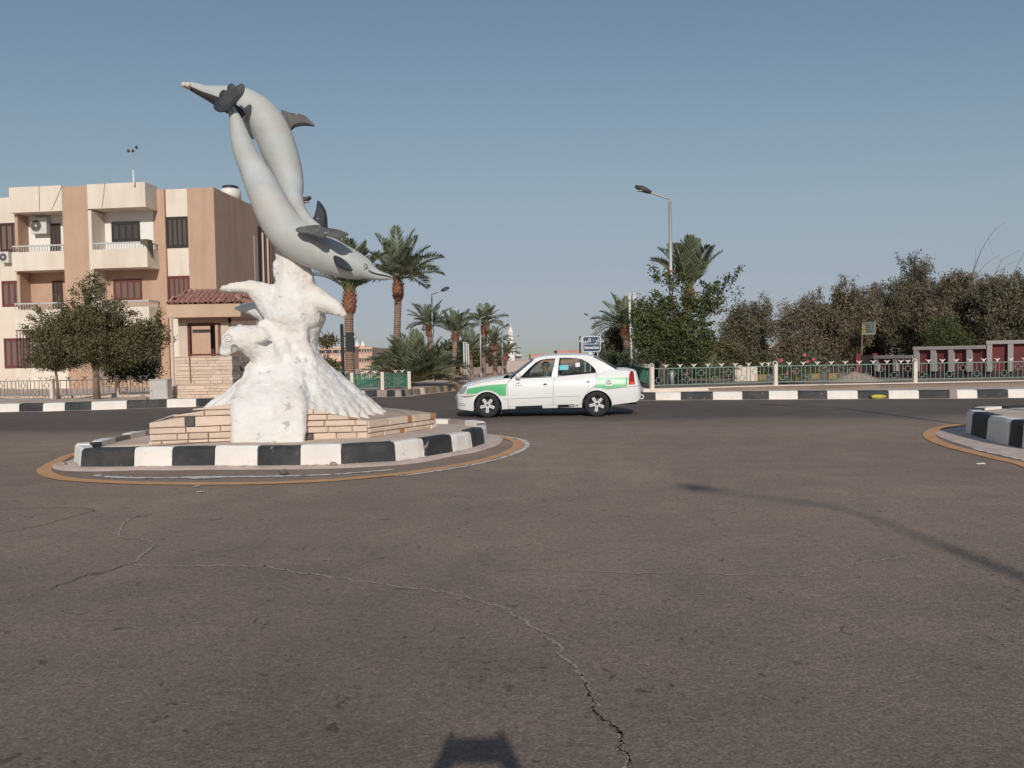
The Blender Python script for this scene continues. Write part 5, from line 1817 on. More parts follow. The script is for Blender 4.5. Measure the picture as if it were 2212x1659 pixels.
# utility cabinet and stone on the left pavement
cb = G(343, 863, .215)
t = thing('utility_cabinet', 'white metal utility cabinet on the pavement left of the gatehouse', 'cabinet', (cb.x, cb.y, .21))
cw = .285
MB().box(-cw, cw, 0, .35, .0, .63).build('casing', M['cabinet'], t, world=False)
MB().box(-cw + .03, -.2, -.012, 0, .03, .58).build('door_leaf', M['cabinet'], t, world=False)
MB().box(-.195, cw - .03, -.012, 0, .03, .58).build('door_leaf', M['cabinet'], t, world=False)
MB().box(-cw - .012, cw + .012, -.02, .36, .63, .655).build('top', M['cabinet'], t, world=False)
MB().box(-.225, -.205, -.03, -.012, .27, .31).build('lock', M['bars'], t, world=False)


# ------------------------------------------------------------------ palms
def frond_mesh(name, seed, droop, dry=False, nl=34):
    rng = random.Random(seed)
    mb = MB()
    L = 1.0
    pts, tans = [], []
    x = z = 0.0
    ang = 0.0
    K = 14
    for i in range(K + 1):
        pts.append(Vector((x, 0, z)))
        f = i / K
        ang = -droop * f ** 1.6
        x += math.cos(ang) * L / K
        z += math.sin(ang) * L / K
    mb.tube(pts, [.013 * (1 - .85 * i / K) for i in range(K + 1)], 4)
    for i in range(nl):
        f = .16 + .84 * (i + rng.random() * .6) / nl
        a = f * K
        j = min(int(a), K - 1)
        p = pts[j].lerp(pts[j + 1], a - j)
        t = (pts[j + 1] - pts[j]).normalized()
        up = Vector((-t.z, 0, t.x))
        ll = .27 * math.sin(math.pi * min(1, .25 + f * .72)) ** .7 + .03
        if f > .93: ll *= .8
        for sd in (-1, 1):
            fw = .62 + .35 * f + rng.uniform(-.12, .12)
            d_ = (t * fw + Vector((0, sd, 0)) * (1.0 - .45 * f) + up * (.38 + rng.uniform(-.2, .15))).normalized()
            w_ = up.cross(d_).normalized() * .014
            tip = p + d_ * ll * rng.uniform(.85, 1.1) - Vector((0, 0, .035 * rng.random()))
            md = p + d_ * ll * .45
            mb.add([p, md + w_, tip, md - w_], [(0, 1, 2, 3)], 1)
    return mb.mesh(name, [M['rachis'], M['fronddry'] if dry else M['frond']])


FR = [frond_mesh('frond', 100 + i, d_) for i, d_ in enumerate((.25, .45, .7, .95, 1.2, .55))]
FRD = [frond_mesh('dry_frond', 200 + i, d_, True) for i, d_ in enumerate((.9, 1.3))]


def palm(label, u, vb, vt, Y, r_, fl, nf=30, emin=5, emax=86, collar=.9, seed=1, lean=0.0, dry=0, group='date palms along the street', zb=None, up=0.0, stiff=1.0):
    """u, vb: foot of the trunk; vt: where the fronds leave the trunk; Y distance; fl frond length"""
    rng = random.Random(seed)
    b = W(u, vb, Y)
    zb = .2 if zb is None else zb
    b.z = zb
    topz = zat(vt, u, Y)
    h = topz - zb
    t = thing('date_palm', label, 'palm tree', b, 0, group)
    tx = W(u, vt, Y).x - b.x + lean
    axis = lambda f: Vector((tx * f + .06 * math.sin(f * 3 + seed), .05 * math.sin(f * 2.3 + seed), h * f))
    if h > .6:
        n = max(8, int((h - collar) / .09))
        pts, rad = [], []
        for i in range(n + 1):
            f = i / n * (1 - collar / h * .92)
            base = r_ * (1.12 - .2 * min(1, f * 3)) * (1 + .22 * max(0, 1 - f * 9))
            for q in (0, 1):
                pts.append(axis(f) + Vector((0, 0, .04 * q)))
                rad.append(base * (1.10 if q == 0 else .93) * rng.uniform(.96, 1.04))
        MB().tube(pts, rad, 10).build('trunk', M['palmtrunk'], t, world=False)
        # swollen ring of cut leaf bases
        mb = MB()
        f0 = 1 - collar / h
        mb.tube([axis(f0), axis(f0 + (1 - f0) * .2), axis(f0 + (1 - f0) * .55), axis(f0 + (1 - f0) * .85), axis(1.0)], [r_ * .85, r_ * 1.35, r_ * 1.45, r_ * 1.05, r_ * .6], 12)
        for i in range(70):
            f = f0 + (1 - f0) * (i / 70)
            a = i * 2.39996
            s_ = (f - f0) / (1 - f0)
            rr = r_ * (1.0 + .5 * math.sin(math.pi * min(1, .15 + s_ * .8)))
            c_ = axis(f)
            o_ = Vector((math.cos(a), math.sin(a), 0))
            sd_ = Vector((-math.sin(a), math.cos(a), 0)) * r_ * .3
            p0 = c_ + o_ * rr * .85
            p1 = c_ + o_ * (rr + r_ * rng.uniform(.15, .5)) + Vector((0, 0, r_ * rng.uniform(.5, 1.0)))
            mb.add([p0 - sd_, p0 + sd_, p1 + sd_ * .5, p1 - sd_ * .5, p0 + Vector((0, 0, r_ * .35))], [(0, 1, 2, 3), (3, 2, 4), (0, 3, 4), (1, 4, 2)])
        mb.build('leaf_base_collar', M['palmcollar'], t, world=False)
    c0 = axis(1.0)
    for i in range(nf):
        f = (i + .5) / nf
        el = R(emax - (emax - emin) * f ** 1.0 + rng.uniform(-7, 7) + up)
        az = i * 2.39996 + rng.uniform(-.25, .25)
        me = FR[min(5, int(f * 4.2 * stiff) + rng.randint(0, 1))]
        if i >= nf - dry: me = FRD[i % 2]
        s_ = fl * rng.uniform(.82, 1.08) * (1 - .12 * (1 - f))
        Mx = Matrix.Translation(c0 + Vector((math.cos(az), math.sin(az), 0)) * r_ * .5) @ Matrix.Rotation(az, 4, 'Z') @ Matrix.Rotation(-el, 4, 'Y') @ Matrix.Rotation(rng.uniform(-.5, .5), 4, 'X') @ Matrix.Scale(s_, 4)
        link('frond', me, t, M=Mx)
    return t


palm('tall date palm right behind the lower dolphin snout with thick collar', 757, 812, 628, 33, .20, 2.6, 26, 34, 86, 1.0, 3, dry=0, stiff=.6)
palm('tallest date palm rising right of the dolphin snout', 857, 815, 603, 36, .175, 2.55, 27, 4, 82, 1.0, 5, dry=1)
palm('date palm behind the leaning street lamp left of the flag poles', 930, 800, 702, 47, .17, 1.75, 22, 0, 80, .75, 8)
palm('short date palm with upright fronds left of the flag poles', 981, 826, 722, 37, .13, 1.45, 20, 25, 86, .32, 11, stiff=.6)
palm('date palm with low dark crown just behind the flag poles', 1016, 828, 762, 46, .16, 1.6, 22, 8, 84, .4, 14)
palm('date palm with flat wide crown above the second street lamp', 1046, 822, 698, 47, .17, 1.45, 24, -6, 80, .7, 17)
palm('date palm with pale crown left of the minaret', 1068, 815, 741, 52, .16, 1.3, 20, 14, 86, .6, 20)
palm('small date palm in front of the minaret', 1090, 812, 766, 56, .16, 1.35, 20, 10, 84, .5, 23)
palm('bushy trunkless date palm beside the green screened fence', 900, 836, 824, 33, .25, 2.35, 64, 14, 84, .2, 26, zb=.22, dry=10, group='bushy young palms')
palm('tall date palm behind the right-hand street lamp', 1487, 812, 624, 33, .17, 2.35, 26, 52, 88, .85, 29, stiff=.3)
palm('date palm behind the two white pipes right of the street sign', 1353, 812, 706, 40, .2, 2.0, 28, -2, 82, .7, 32)
palm('low bushy palm behind the taxi boot', 1405, 832, 826, 31, .2, 1.7, 28, 10, 80, .2, 35, zb=.25, group='bushy young palms')
palm('low bushy palm behind the fence right of the street lamp', 1530, 830, 822, 29, .16, 1.25, 20, 15, 80, .2, 38, zb=.3, group='bushy young palms')


# ------------------------------------------------------------------ trees
def leaf_obj(name, P, m, parent, ll, lw, rng, droop=0.0):
    """one diamond leaf per point"""
    n = len(P)
    a = rng.normal(size=(n, 3))
    if droop: a[:, 2] = a[:, 2] * (1 - droop) - 2.2 * droop
    a /= np.linalg.norm(a, axis=1)[:, None]
    b = np.cross(a, rng.normal(size=(n, 3)))
    b /= np.linalg.norm(b, axis=1)[:, None] + 1e-9
    L = (ll * rng.uniform(.6, 1.3, n))[:, None]
    Wd = (lw * rng.uniform(.7, 1.3, n))[:, None]
    V = np.stack([P, P + a * L * .5 + b * Wd * .5, P + a * L, P + a * L * .5 - b * Wd * .5], 1).reshape(-1, 3)
    me = bpy.data.meshes.new(name)
    me.vertices.add(4 * n)
    me.vertices.foreach_set('co', V.ravel())
    me.loops.add(4 * n)
    me.loops.foreach_set('vertex_index', np.arange(4 * n, dtype=np.int32))
    me.polygons.add(n)
    me.polygons.foreach_set('loop_start', np.arange(0, 4 * n, 4, dtype=np.int32))
    me.update(calc_edges=True)
    me.validate()
    me.materials.append(m)
    return link(name, me, parent)


def tree(name, label, cat, base, trunk, lobes, nclump, per, spread, ll, lw, leafm, barkm='bark', droop=0.0, seed=1, hang=0.0, group=None, twigs=26, hole=.0, trunk_r=.09, sprays=0, spray_len=.7):
    """base: world point; trunk: list of polylines [(du,dy,dz,r)...] local; lobes: (x,y,z,rx,ry,rz) local"""
    rng = np.random.default_rng(seed)
    rr = random.Random(seed)
    t = thing(name, label, cat, base, 0, group)
    vol = np.array([l[3] * l[4] * l[5] for l in lobes]) ** .8
    idx = rng.choice(len(lobes), nclump, p=vol / vol.sum())
    d_ = rng.normal(size=(nclump, 3))
    d_ /= np.linalg.norm(d_, axis=1)[:, None]
    rad = rng.uniform(0, 1, nclump) ** .42
    Lb = np.array(lobes)[idx]
    c = Lb[:, :3] + d_ * rad[:, None] * Lb[:, 3:6]
    if hole > 0:
        keep = np.array([noise.noise(Vector(p) * 1.1 + Vector((seed, 0, 0))) > -hole for p in c])
        c = c[keep]
    mb = MB()
    for line_ in trunk:
        mb.tube([p[:3] for p in line_], [p[3] for p in line_], 9)
    mb.build('trunk', M[barkm], t, smooth=True, world=False)
    ends = [Vector(l[-1][:3]) for l in trunk]
    br = MB()
    for i in range(min(twigs, len(c))):
        q = Vector(c[i])
        e_ = min(ends, key=lambda p: (p - q).length)
        m_ = e_.lerp(q, .5) + Vector((rr.uniform(-.12, .12), rr.uniform(-.12, .12), rr.uniform(-.02, .2)))
        br.tube([e_, m_, q], [trunk_r * .35, trunk_r * .2, trunk_r * .06], 5)
    br.build('branches', M[barkm], t, smooth=True, world=False)
    P = np.repeat(c, per, 0)
    off_ = rng.normal(size=P.shape) * spread
    if hang:
        h_ = rng.uniform(0, 1, len(P)) ** 1.0
        off_[:, :2] *= (1 - .35 * h_)[:, None]
        off_[:, 2] = -h_ * hang + off_[:, 2] * .3
    P = P + off_
    # loose sprays reaching past the outline
    if sprays:
        sp_ = MB()
        extra = []
        Ls = np.array(lobes)
        for i in range(sprays):
            l_ = Ls[rng.integers(len(Ls))]
            dv_ = rng.normal(size=3); dv_[2] = abs(dv_[2]) * .9 + .1
            dv_ /= np.linalg.norm(dv_)
            p0_ = Vector(l_[:3] + dv_ * l_[3:6] * .75)
            ln = spray_len * rng.uniform(.45, 1.2)
            p1_ = p0_ + Vector(dv_) * ln * .55 + Vector((0, 0, ln * .25))
            p2_ = p1_ + Vector(dv_) * ln * .4 + Vector((rng.normal() * .1, 0, ln * rng.uniform(-.25, .2)))
            sp_.tube([p0_, p1_, p2_], [trunk_r * .14, trunk_r * .09, trunk_r * .03], 4)
            for q in range(9):
                f = .2 + .8 * q / 8
                pp = p0_.lerp(p1_, f * 2) if f < .5 else p1_.lerp(p2_, f * 2 - 1)
                nn_ = 9
                e_ = np.tile(np.array(pp), (nn_, 1)) + rng.normal(size=(nn_, 3)) * spread * .45
                if hang: e_[:, 2] -= rng.uniform(0, 1, nn_) * hang * .6
                extra.append(e_)
        sp_.build('twigs', M[barkm], t, smooth=True, world=False)
        P = np.concatenate([P] + extra)
    P = P[P[:, 2] > .05]
    leaf_obj('crown', P, M[leafm], t, ll, lw, rng, droop)
    return t


def lobe_px(base, Y, lst):
    """(u, v, ru, rv) in drawing units -> local ellipsoids"""
    out = []
    for u, v, ru, rv in lst:
        p = W(u, v, Y) - Vector(base)
        out.append((p.x, 0, p.z, S(ru, Y), S((ru + rv) / 2, Y) * .8, S(rv, Y)))
    return out


def ground_at(u, v, z=.22):
    p = G(u, v, z)
    return Vector((p.x, p.y, z))


# left: forked tree and small clipped tree in front of the fence
b = ground_at(210, 862)
Y = b.y
tree('forked_tree', 'wide olive-leaved tree with forked trunk in front of the apartment block', 'tree', b,
     [[(0, 0, -.05, .115), (-.02, 0, .5, .10), (-.01, 0, 1.0, .10)], [(-.01, 0, .95, .09), (-.12, .02, 1.4, .075), (-.2, 0, 1.9, .05)], [(-.01, 0, .95, .085), (.13, -.05, 1.4, .07), (.32, 0, 1.9, .05)]],
     lobe_px(b, Y, [(205, 738, 85, 45), (150, 720, 60, 42), (260, 730, 65, 48), (310, 745, 45, 45), (185, 680, 50, 38), (230, 690, 55, 40), (120, 700, 42, 30), (140, 762, 60, 25), (330, 720, 30, 32), (192, 640, 28, 34), (255, 772, 55, 22), (92, 735, 30, 26), (215, 755, 95, 34), (180, 745, 70, 40), (340, 742, 22, 26), (215, 715, 60, 40)]),
     1150, 48, .13, .075, .042, 'leaf_olive', 'bark', seed=3, twigs=90, hole=.30, sprays=120, spray_len=.42)
b = ground_at(125, 862)
Y = b.y
tree('clipped_tree', 'small clipped tree with pale thin trunk at the left fence', 'tree', b,
     [[(0, 0, -.05, .05), (.01, 0, .5, .045), (-.04, 0, .95, .04)]],
     lobe_px(b, Y, [(118, 778, 62, 18), (95, 770, 38, 20), (150, 775, 40, 18)]), 210, 55, .09, .062, .038, 'leaf_olive', 'bark', seed=5, twigs=20)
b = ground_at(290, 858, .22) + Vector((0, 1.6, 0))
Y = b.y
tree('garden_bush', 'dark green rounded bush between the forked tree and the gatehouse', 'bush', b,
     [[(0, 0, 0, .06), (0, 0, .5, .05)]], lobe_px(b, Y, [(285, 790, 48, 30), (315, 795, 30, 28), (255, 797, 28, 24)]), 170, 60, .12, .075, .05, 'leaf_bush', 'barkdark', seed=7, twigs=10)

# right: green tree by the lamp
b = ground_at(1452, 836, .3) + Vector((0, 1.4, 0))
Y = b.y
tree('leafy_tree', 'green broad-leaved tree around the right-hand street lamp', 'tree', b,
     [[(0, 0, -.05, .16), (-.05, 0, .45, .14), (.0, 0, .9, .13)], [(0, 0, .85, .10), (-.35, 0, 1.4, .07), (-.6, 0, 2.0, .05)], [(0, 0, .85, .10), (.2, 0, 1.5, .07), (.5, 0, 2.2, .05)], [(0, 0, .85, .08), (.7, -.1, 1.7, .05), (1.7, 0, 2.6, .03)], [(-.3, 0, 1.2, .06), (-.7, .1, 1.0, .03), (-.95, 0, .75, .015)]],
     lobe_px(b, Y, [(1440, 700, 52, 48), (1410, 670, 40, 36), (1470, 735, 58, 38), (1420, 745, 52, 36), (1470, 660, 32, 32), (1395, 715, 28, 40), (1500, 690, 34, 34), (1535, 655, 30, 24), (1565, 632, 26, 16), (1520, 680, 30, 18), (1485, 770, 50, 22), (1440, 620, 26, 18), (1510, 750, 36, 26)]),
     520, 48, .13, .10, .06, 'leaf_green', 'barkdark', seed=11, twigs=70, hole=.16, sprays=60, spray_len=.5)
# weeping brown trees
def brown(u, v, Yd, lobes, label, seed, n=430, m='leaf_brown', hang=.6, hole=.13):
    b_ = W(u, v, Yd)
    b_.z = .25
    return tree('weeping_tree', label, 'tree', b_, [[(0, 0, -.05, .16), (.05, 0, .7, .13), (-.05, 0, 1.4, .11)], [(-.05, 0, 1.3, .09), (-.4, 0, 2.2, .05)], [(-.05, 0, 1.3, .09), (.4, 0, 2.4, .05)]],
                lobe_px(b_, Yd, lobes), int(n * .75), 110, .19, .17, .042, m, 'barkdark', droop=.45, seed=seed, hang=hang * 1.2, group='weeping brown trees behind the right-hand fence', twigs=46, hole=hole, sprays=70, spray_len=.55)


brown(1612, 820, 38, [(1610, 690, 38, 34), (1590, 720, 34, 40), (1630, 710, 30, 44), (1615, 760, 48, 34), (1638, 670, 16, 18)], 'slim brown weeping tree right of the green leafy tree', 21, 380, 'leaf_brown2')
brown(1735, 822, 36, [(1722, 690, 46, 42), (1700, 725, 36, 46), (1770, 665, 48, 38), (1790, 700, 46, 44), (1745, 750, 60, 36), (1820, 640, 32, 28), (1850, 680, 38, 50), (1810, 745, 44, 36)], 'broad brown weeping tree behind the oleander', 23, 640)
brown(1935, 820, 39, [(1930, 660, 46, 50), (1960, 620, 36, 34), (1975, 585, 30, 26), (1905, 690, 34, 44), (1955, 710, 56, 44), (1985, 660, 34, 46), (1915, 640, 26, 26)], 'tall brown weeping tree with highest crown behind the dark gate', 25, 560, 'leaf_brown2')
brown(2060, 815, 37, [(2050, 660, 46, 50), (2020, 690, 38, 46), (2085, 640, 36, 44), (2060, 710, 60, 36), (2100, 690, 40, 44), (2075, 612, 28, 24)], 'brown weeping tree behind the middle of the stepped red wall', 27, 540)
brown(2185, 815, 35, [(2170, 660, 44, 50), (2200, 630, 36, 50), (2150, 690, 44, 40), (2215, 690, 44, 46), (2240, 660, 40, 60), (2140, 640, 24, 26)], 'brown weeping tree at the right photo edge behind the red wall', 29, 540, 'leaf_brown2')
brown(1850, 820, 42, [(1850, 700, 46, 60), (1880, 660, 36, 40), (1830, 740, 50, 36), (1900, 740, 46, 36)], 'brown weeping tree filling the gap above the dark gate', 33, 420)
brown(2010, 815, 41, [(2005, 680, 40, 60), (2030, 650, 34, 50), (2000, 740, 50, 30)], 'brown weeping tree behind the left end of the red wall', 35, 420, 'leaf_brown2')
brown(2125, 815, 40, [(2125, 670, 40, 60), (2140, 630, 34, 44), (2110, 730, 50, 30)], 'brown weeping tree behind the bare grey branches', 37, 400)
b = W(2040, 800, 35.2); b.z = .25
tree('green_shrub', 'yellow-green shrub spilling over the middle of the red wall', 'bush', b, [[(0, 0, 0, .06), (0, 0, .8, .05)]], lobe_px(b, 35.2, [(2040, 715, 42, 28), (2065, 735, 40, 18), (2020, 735, 26, 20)]), 150, 55, .13, .09, .05, 'leaf_green', 'barkdark', seed=31, twigs=10)
# bare branches reaching above the brown trees
b = W(2120, 700, 36); b.z = 1.5
t = thing('bare_tree', 'leafless grey tree reaching above the brown trees at the right edge', 'tree', (b.x, b.y, .25))
mb = MB()
wp = lambda u, v, dy=0.0: W(u, v, 36 + dy)
mb.tube([wp(2118, 770), wp(2112, 680), wp(2102, 590)], [.10, .07, .05], 7)
for lst, r0 in (([(2102, 590), (2112, 560), (2120, 540), (2135, 515), (2150, 495), (2172, 480)], .035), ([(2106, 600), (2125, 575), (2140, 562), (2165, 548)], .025), ([(2102, 590), (2108, 555), (2106, 535)], .02), ([(2112, 640), (2150, 590), (2165, 560), (2180, 552), (2205, 540)], .03), ([(2150, 590), (2180, 570), (2205, 560)], .02), ([(2170, 640), (2195, 580), (2212, 545), (2225, 520)], .03), ([(2120, 610), (2150, 600), (2175, 598)], .02), ([(2080, 650), (2095, 620), (2105, 600)], .03), ([(2135, 515), (2142, 540), (2150, 560)], .012)):
    mb.tube([wp(u, v, random.uniform(-.3, .3)) for u, v in lst], [r0 * .6 * (1 - .8 * i / (len(lst) - 1)) for i in range(len(lst))], 5)
mb.build('trunk', M['bark'], t, smooth=True)

# shrubs in the park behind the sign and the taxi
def shrub(u, v, Yd, lobes, label, m, seed, n=150, ll=.11, lw=.06, cat='bush'):
    b_ = W(u, v, Yd); b_.z = .2
    return tree('garden_shrub', label, cat, b_, [[(0, 0, 0, .07), (0, 0, .6, .05)]], lobe_px(b_, Yd, lobes), n, 52, .16, ll, lw, m, 'barkdark', seed=seed, twigs=16, hole=.2)


shrub(1325, 815, 42, [(1325, 735, 26, 28), (1345, 760, 34, 30), (1312, 770, 28, 22), (1335, 710, 20, 16)], 'sparse olive tree right behind the blue street sign', 'leaf_olive', 41, 200, cat='tree')
shrub(1330, 822, 38, [(1330, 785, 40, 22), (1370, 790, 40, 22)], 'grey-green shrubs over the taxi rear window', 'leaf_bush', 43, 190)
shrub(1400, 822, 36, [(1400, 775, 34, 28), (1440, 785, 40, 24), (1385, 745, 18, 22)], 'dark shrub behind the white pipes', 'leaf_bush', 45, 200)
shrub(1560, 822, 34, [(1560, 770, 40, 30), (1530, 780, 34, 28), (1590, 775, 26, 28)], 'brown-green shrub right of the palm trunk behind the fence', 'leaf_olive', 47, 230)
shrub(1500, 822, 37, [(1500, 780, 40, 26), (1470, 790, 30, 20)], 'dark green shrub around the tall right-hand palm foot', 'leaf_bush', 48, 170)
shrub(1640, 822, 33, [(1645, 785, 26, 20), (1665, 800, 20, 16)], 'olive shrub by the cream block behind the fence', 'leaf_olive', 49, 110)
# oleander with pink flowers
b = ground_at(1715, 832, .29) + Vector((0, .9, 0))
ol = tree('oleander', 'pink-flowered oleander behind the middle fence panel', 'bush', b, [[(0, 0, 0, .03), (.0, 0, .5, .02)], [(.05, 0, 0, .03), (.35, 0, .7, .02)], [(-.05, 0, 0, .03), (-.4, 0, .6, .02)]], lobe_px(b, b.y, [(1715, 805, 34, 24), (1740, 785, 22, 24), (1690, 800, 20, 18), (1750, 770, 10, 12)]), 90, 22, .09, .15, .02, 'leaf_ole', 'barkdark', seed=51, twigs=30)
for (u, v) in ((1738, 767), (1688, 778), (1700, 807), (1757, 776), (1744, 781), (1716, 804)):
    p = W(u, v, b.y - .25)
    mb = MB()
    for q in range(5):
        a = q * 2 * math.pi / 5
        mb.ball(p + Vector((math.cos(a) * .035, -.01, math.sin(a) * .035)), (.03, .02, .03), 6, 4)
    mb.build('flower', M['flower'], ol)
# distant trees on the left of the street
for (u, v, Yd, lb_, lab, m_, sd_, n_) in ((706, 812, 50, [(703, 735, 17, 10), (695, 790, 22, 22), (712, 798, 18, 16)], 'thin grey tree just right of the wave in front of the peach block', 'leaf_olive', 61, 90),
                                     (968, 822, 43, [(968, 775, 26, 28), (985, 762, 18, 18), (945, 790, 22, 24)], 'dark round tree behind the bushy palm', 'leaf_bush', 63, 220),
                                     (1020, 815, 60, [(1020, 775, 22, 16), (1000, 782, 16, 16)], 'dark tree behind the flag poles', 'leaf_green', 65, 130),
                                     (1072, 805, 75, [(1068, 760, 20, 22), (1050, 778, 20, 16), (1085, 778, 18, 12)], 'olive tree behind the far lamps', 'leaf_olive', 67, 150),
                                     (830, 806, 90, [(835, 782, 22, 14), (815, 790, 14, 10)], 'grey-green tree in front of the pink far houses', 'leaf_bush', 69, 110)):
    shrub(u, v, Yd, lb_, lab, m_, sd_, n_, .2, .12, 'tree')


# ------------------------------------------------------------------ street lamps, poles and signs
def street_lamp(label, base, h, arm, rise, r_=.07, side=-1, head=.55, collar=True):
    t = thing('street_lamp', label, 'street lamp', base, 0, 'street lamps')
    MB().tube([(0, 0, -.05), (0, 0, h * .5), (0, 0, h)], [r_, r_ * .95, r_ * .85], 12).build('pole', M['galv'], t, smooth=True, world=False)
    MB().tube([(0, 0, 0), (0, 0, .55)], [r_ * 1.25, r_ * 1.2], 12).build('pole_sleeve', M['galv'], t, smooth=True, world=False)
    if collar:
        MB().tube([(0, 0, h * .62), (0, 0, h * .63)], [r_ * 1.5, r_ * 1.5], 10).build('bracket', M['palmcollar'], t, world=False)
    pts = [(0, 0, h), (0, 0, h + rise * .45), (side * arm * .12, 0, h + rise * .7), (side * arm * .3, 0, h + rise * .8), (side * arm, 0, h + rise * 1.0 + arm * .22)]
    MB().tube(smooth_path(pts, 4), r_ * .45, 8).build('arm', M['galv'], t, smooth=True, world=False)
    e = Vector(pts[-1])
    dr = (Vector(pts[-1]) - Vector(pts[-2])).normalized()
    hd = MB()
    hd.tube([e - dr * .08, e + dr * head * .1, e + dr * head * .5, e + dr * head], [.05, .085, .11, .05], 10, squash=1.0)
    ho = hd.build('lamp_head', M['lamphead'], t, smooth=True, world=False)
    ho.scale = (1, 1, 1)
    MB().ball(e + dr * head * .55 + Vector((0, 0, -.075)), (.17, .09, .035), 10, 6).build('lens', M['lens'], ho, smooth=True, world=False)
    return t


lb_ = ground_at(1451.5, 832, .3)
Yl = lb_.y
hl = zat(437, 1447, Yl) - .3
street_lamp('tall grey street lamp standing right of the taxi', lb_, hl, .72, .22, .07, -1, .52)
for (u, vt, Yd, ua, lab) in ((936, 640, 40, 974, 'street lamp in front of the third palm left of the flag poles'), (1039, 692, 43, 1063, 'street lamp just right of the flag poles'), (1086, 712, 50, 1102, 'far street lamp in front of the minaret'), (1113, 730, 150, 1124, 'farthest street lamp right of the minaret')):
    b = W(u, 800, Yd); b.z = .1
    street_lamp(lab, b, zat(vt, u, Yd) - .1, S(ua - u, Yd) * .62, .18, .045 if Yd < 60 else .08, 1, S(ua - u, Yd) * .4, False)
b = W(1287, 800, 95); b.z = .1
street_lamp('far street lamp above the blue street sign', b, zat(690, 1287, 95) - .1, .9, .35, .09, -1, .5, False)
# lamp mostly hidden behind the statue: only its head shows
b = W(628, 830, 27); b.z = .21
street_lamp('street lamp hidden behind the dolphins with only its head showing', b, zat(452, 628, 27) - .21, .42, .12, .07, 1, .5, False)
# flag poles
for i, (u, v0, v1) in enumerate(((1003.5, 741, 829), (1008.5, 742, 829), (1013, 745, 830))):
    b = ground_at(u, v1, .22)
    t = thing('flag_pole', ('leftmost', 'middle', 'rightmost')[i] + ' of three bare white flag poles on the left pavement', 'flag pole', b, 0, 'bare white flag poles')
    hh_ = zat(v0, u, b.y) - .22
    MB().tube([(0, 0, -.05), (0, 0, hh_)], [.04, .032], 8).build('pole', M['metalw'], t, smooth=True, world=False)
    MB().tube([(0, 0, hh_), (0, 0, hh_ + .05)], [.05, .045], 8).build('cap', M['metalw'], t, world=False)
for i, (u0, v0, u1, v1, lab) in enumerate(((1359.5, 637, 1366, 790, 'left of two white vertical pipes beside the right-hand park'), (1370.5, 636, 1373, 800, 'right of two white vertical pipes beside the right-hand park'))):
    a, b2 = W(u0, v0, 33), W(u1, v1, 33)
    t = thing('white_pipe', lab, 'pole', (b2.x, b2.y, .2), 0, 'white pipes in the park')
    b2.z = .2
    MB().tube([b2, a], .055 if i == 0 else .085, 8).build('shaft', M['metalw'], t, smooth=True)
    MB().tube([a, a + Vector((0, 0, .06))], .075 if i == 0 else .11, 8).build('cap', M['metalw'], t)
# dark traffic signal seen from behind
b = W(742, 812, 29); b.z = .21
t = thing('traffic_signal', 'black traffic signal on a dark pole beside the left palm trunk', 'traffic signal', b)
hs = zat(700, 742, 29) - .21
MB().tube([(0, 0, -.05), (-.02, 0, hs)], .065, 10).build('pole', M['bars'], t, smooth=True, world=False)
xs_, z0_, z1_ = S(758 - 742, 29), zat(760, 757, 29) - .21, zat(718, 757, 29) - .21
MB().box(xs_ - .14, xs_ + .14, -.06, .14, z0_, z1_).build('housing', M['trimblack'], t, world=False)
MB().box(.0, xs_ - .14, -.02, .02, z0_ + .12, z0_ + .16).build('bracket', M['bars'], t, world=False)
MB().box(.0, xs_ - .14, -.02, .02, z1_ - .16, z1_ - .12).build('bracket', M['bars'], t, world=False)
for q in range(3):
    MB().tube([(xs_ + .02, .14, z0_ + (z1_ - z0_) * (q + .5) / 3), (xs_ + .02, .32, z0_ + (z1_ - z0_) * (q + .5) / 3)], .085, 10, cap=False).build('visor', M['trimblack'], t, world=False)
MB().ball((xs_ + .19, .0, z1_ - .18), (.07, .06, .07), 8, 6).build('round_lamp', M['lens'], t, smooth=True, world=False)

# blue street sign
SY = 30.0
sx0, sx1 = W(1258.5, 743, SY).x, W(1297, 743, SY).x
sz0, sz1 = zat(760, 1278, SY), zat(726.5, 1278, SY)
sc_ = Vector(((sx0 + sx1) / 2, SY, .1))
sg = thing('street_sign', 'blue bilingual street name sign with white border behind the taxi', 'sign', sc_)
hw_, cz_, hz_ = (sx1 - sx0) / 2, (sz0 + sz1) / 2 - .1, (sz1 - sz0) / 2


def octo(w_, h_, c_):
    return [(-w_ + c_, -h_), (w_ - c_, -h_), (w_, -h_ + c_), (w_, h_ - c_), (w_ - c_, h_), (-w_ + c_, h_), (-w_, h_ - c_), (-w_, -h_ + c_)]


def plate(name, poly, y0_, y1_, m, parent, dx=0.0, dz=0.0):
    n_ = len(poly)
    v_ = [(x + dx, y0_, z + dz) for x, z in poly] + [(x + dx, y1_, z + dz) for x, z in poly]
    f_ = [tuple(range(n_)), tuple(range(2 * n_ - 1, n_ - 1, -1))] + [(i, n_ + i, n_ + (i + 1) % n_, (i + 1) % n_) for i in range(n_)]
    return MB().add(v_, f_).build(name, m, parent, world=False)


plate('border', octo(hw_, hz_, .05), -.02, .02, M['signwhite'], sg, 0, cz_)
plate('face', octo(hw_ - .025, hz_ - .025, .04), -.026, -.021, M['signblue'], sg, 0, cz_)
MB().box(-hw_ + .05, hw_ - .05, -.031, -.027, cz_ - .01, cz_ + .01).build('divider', M['signwhite'], sg, world=False)


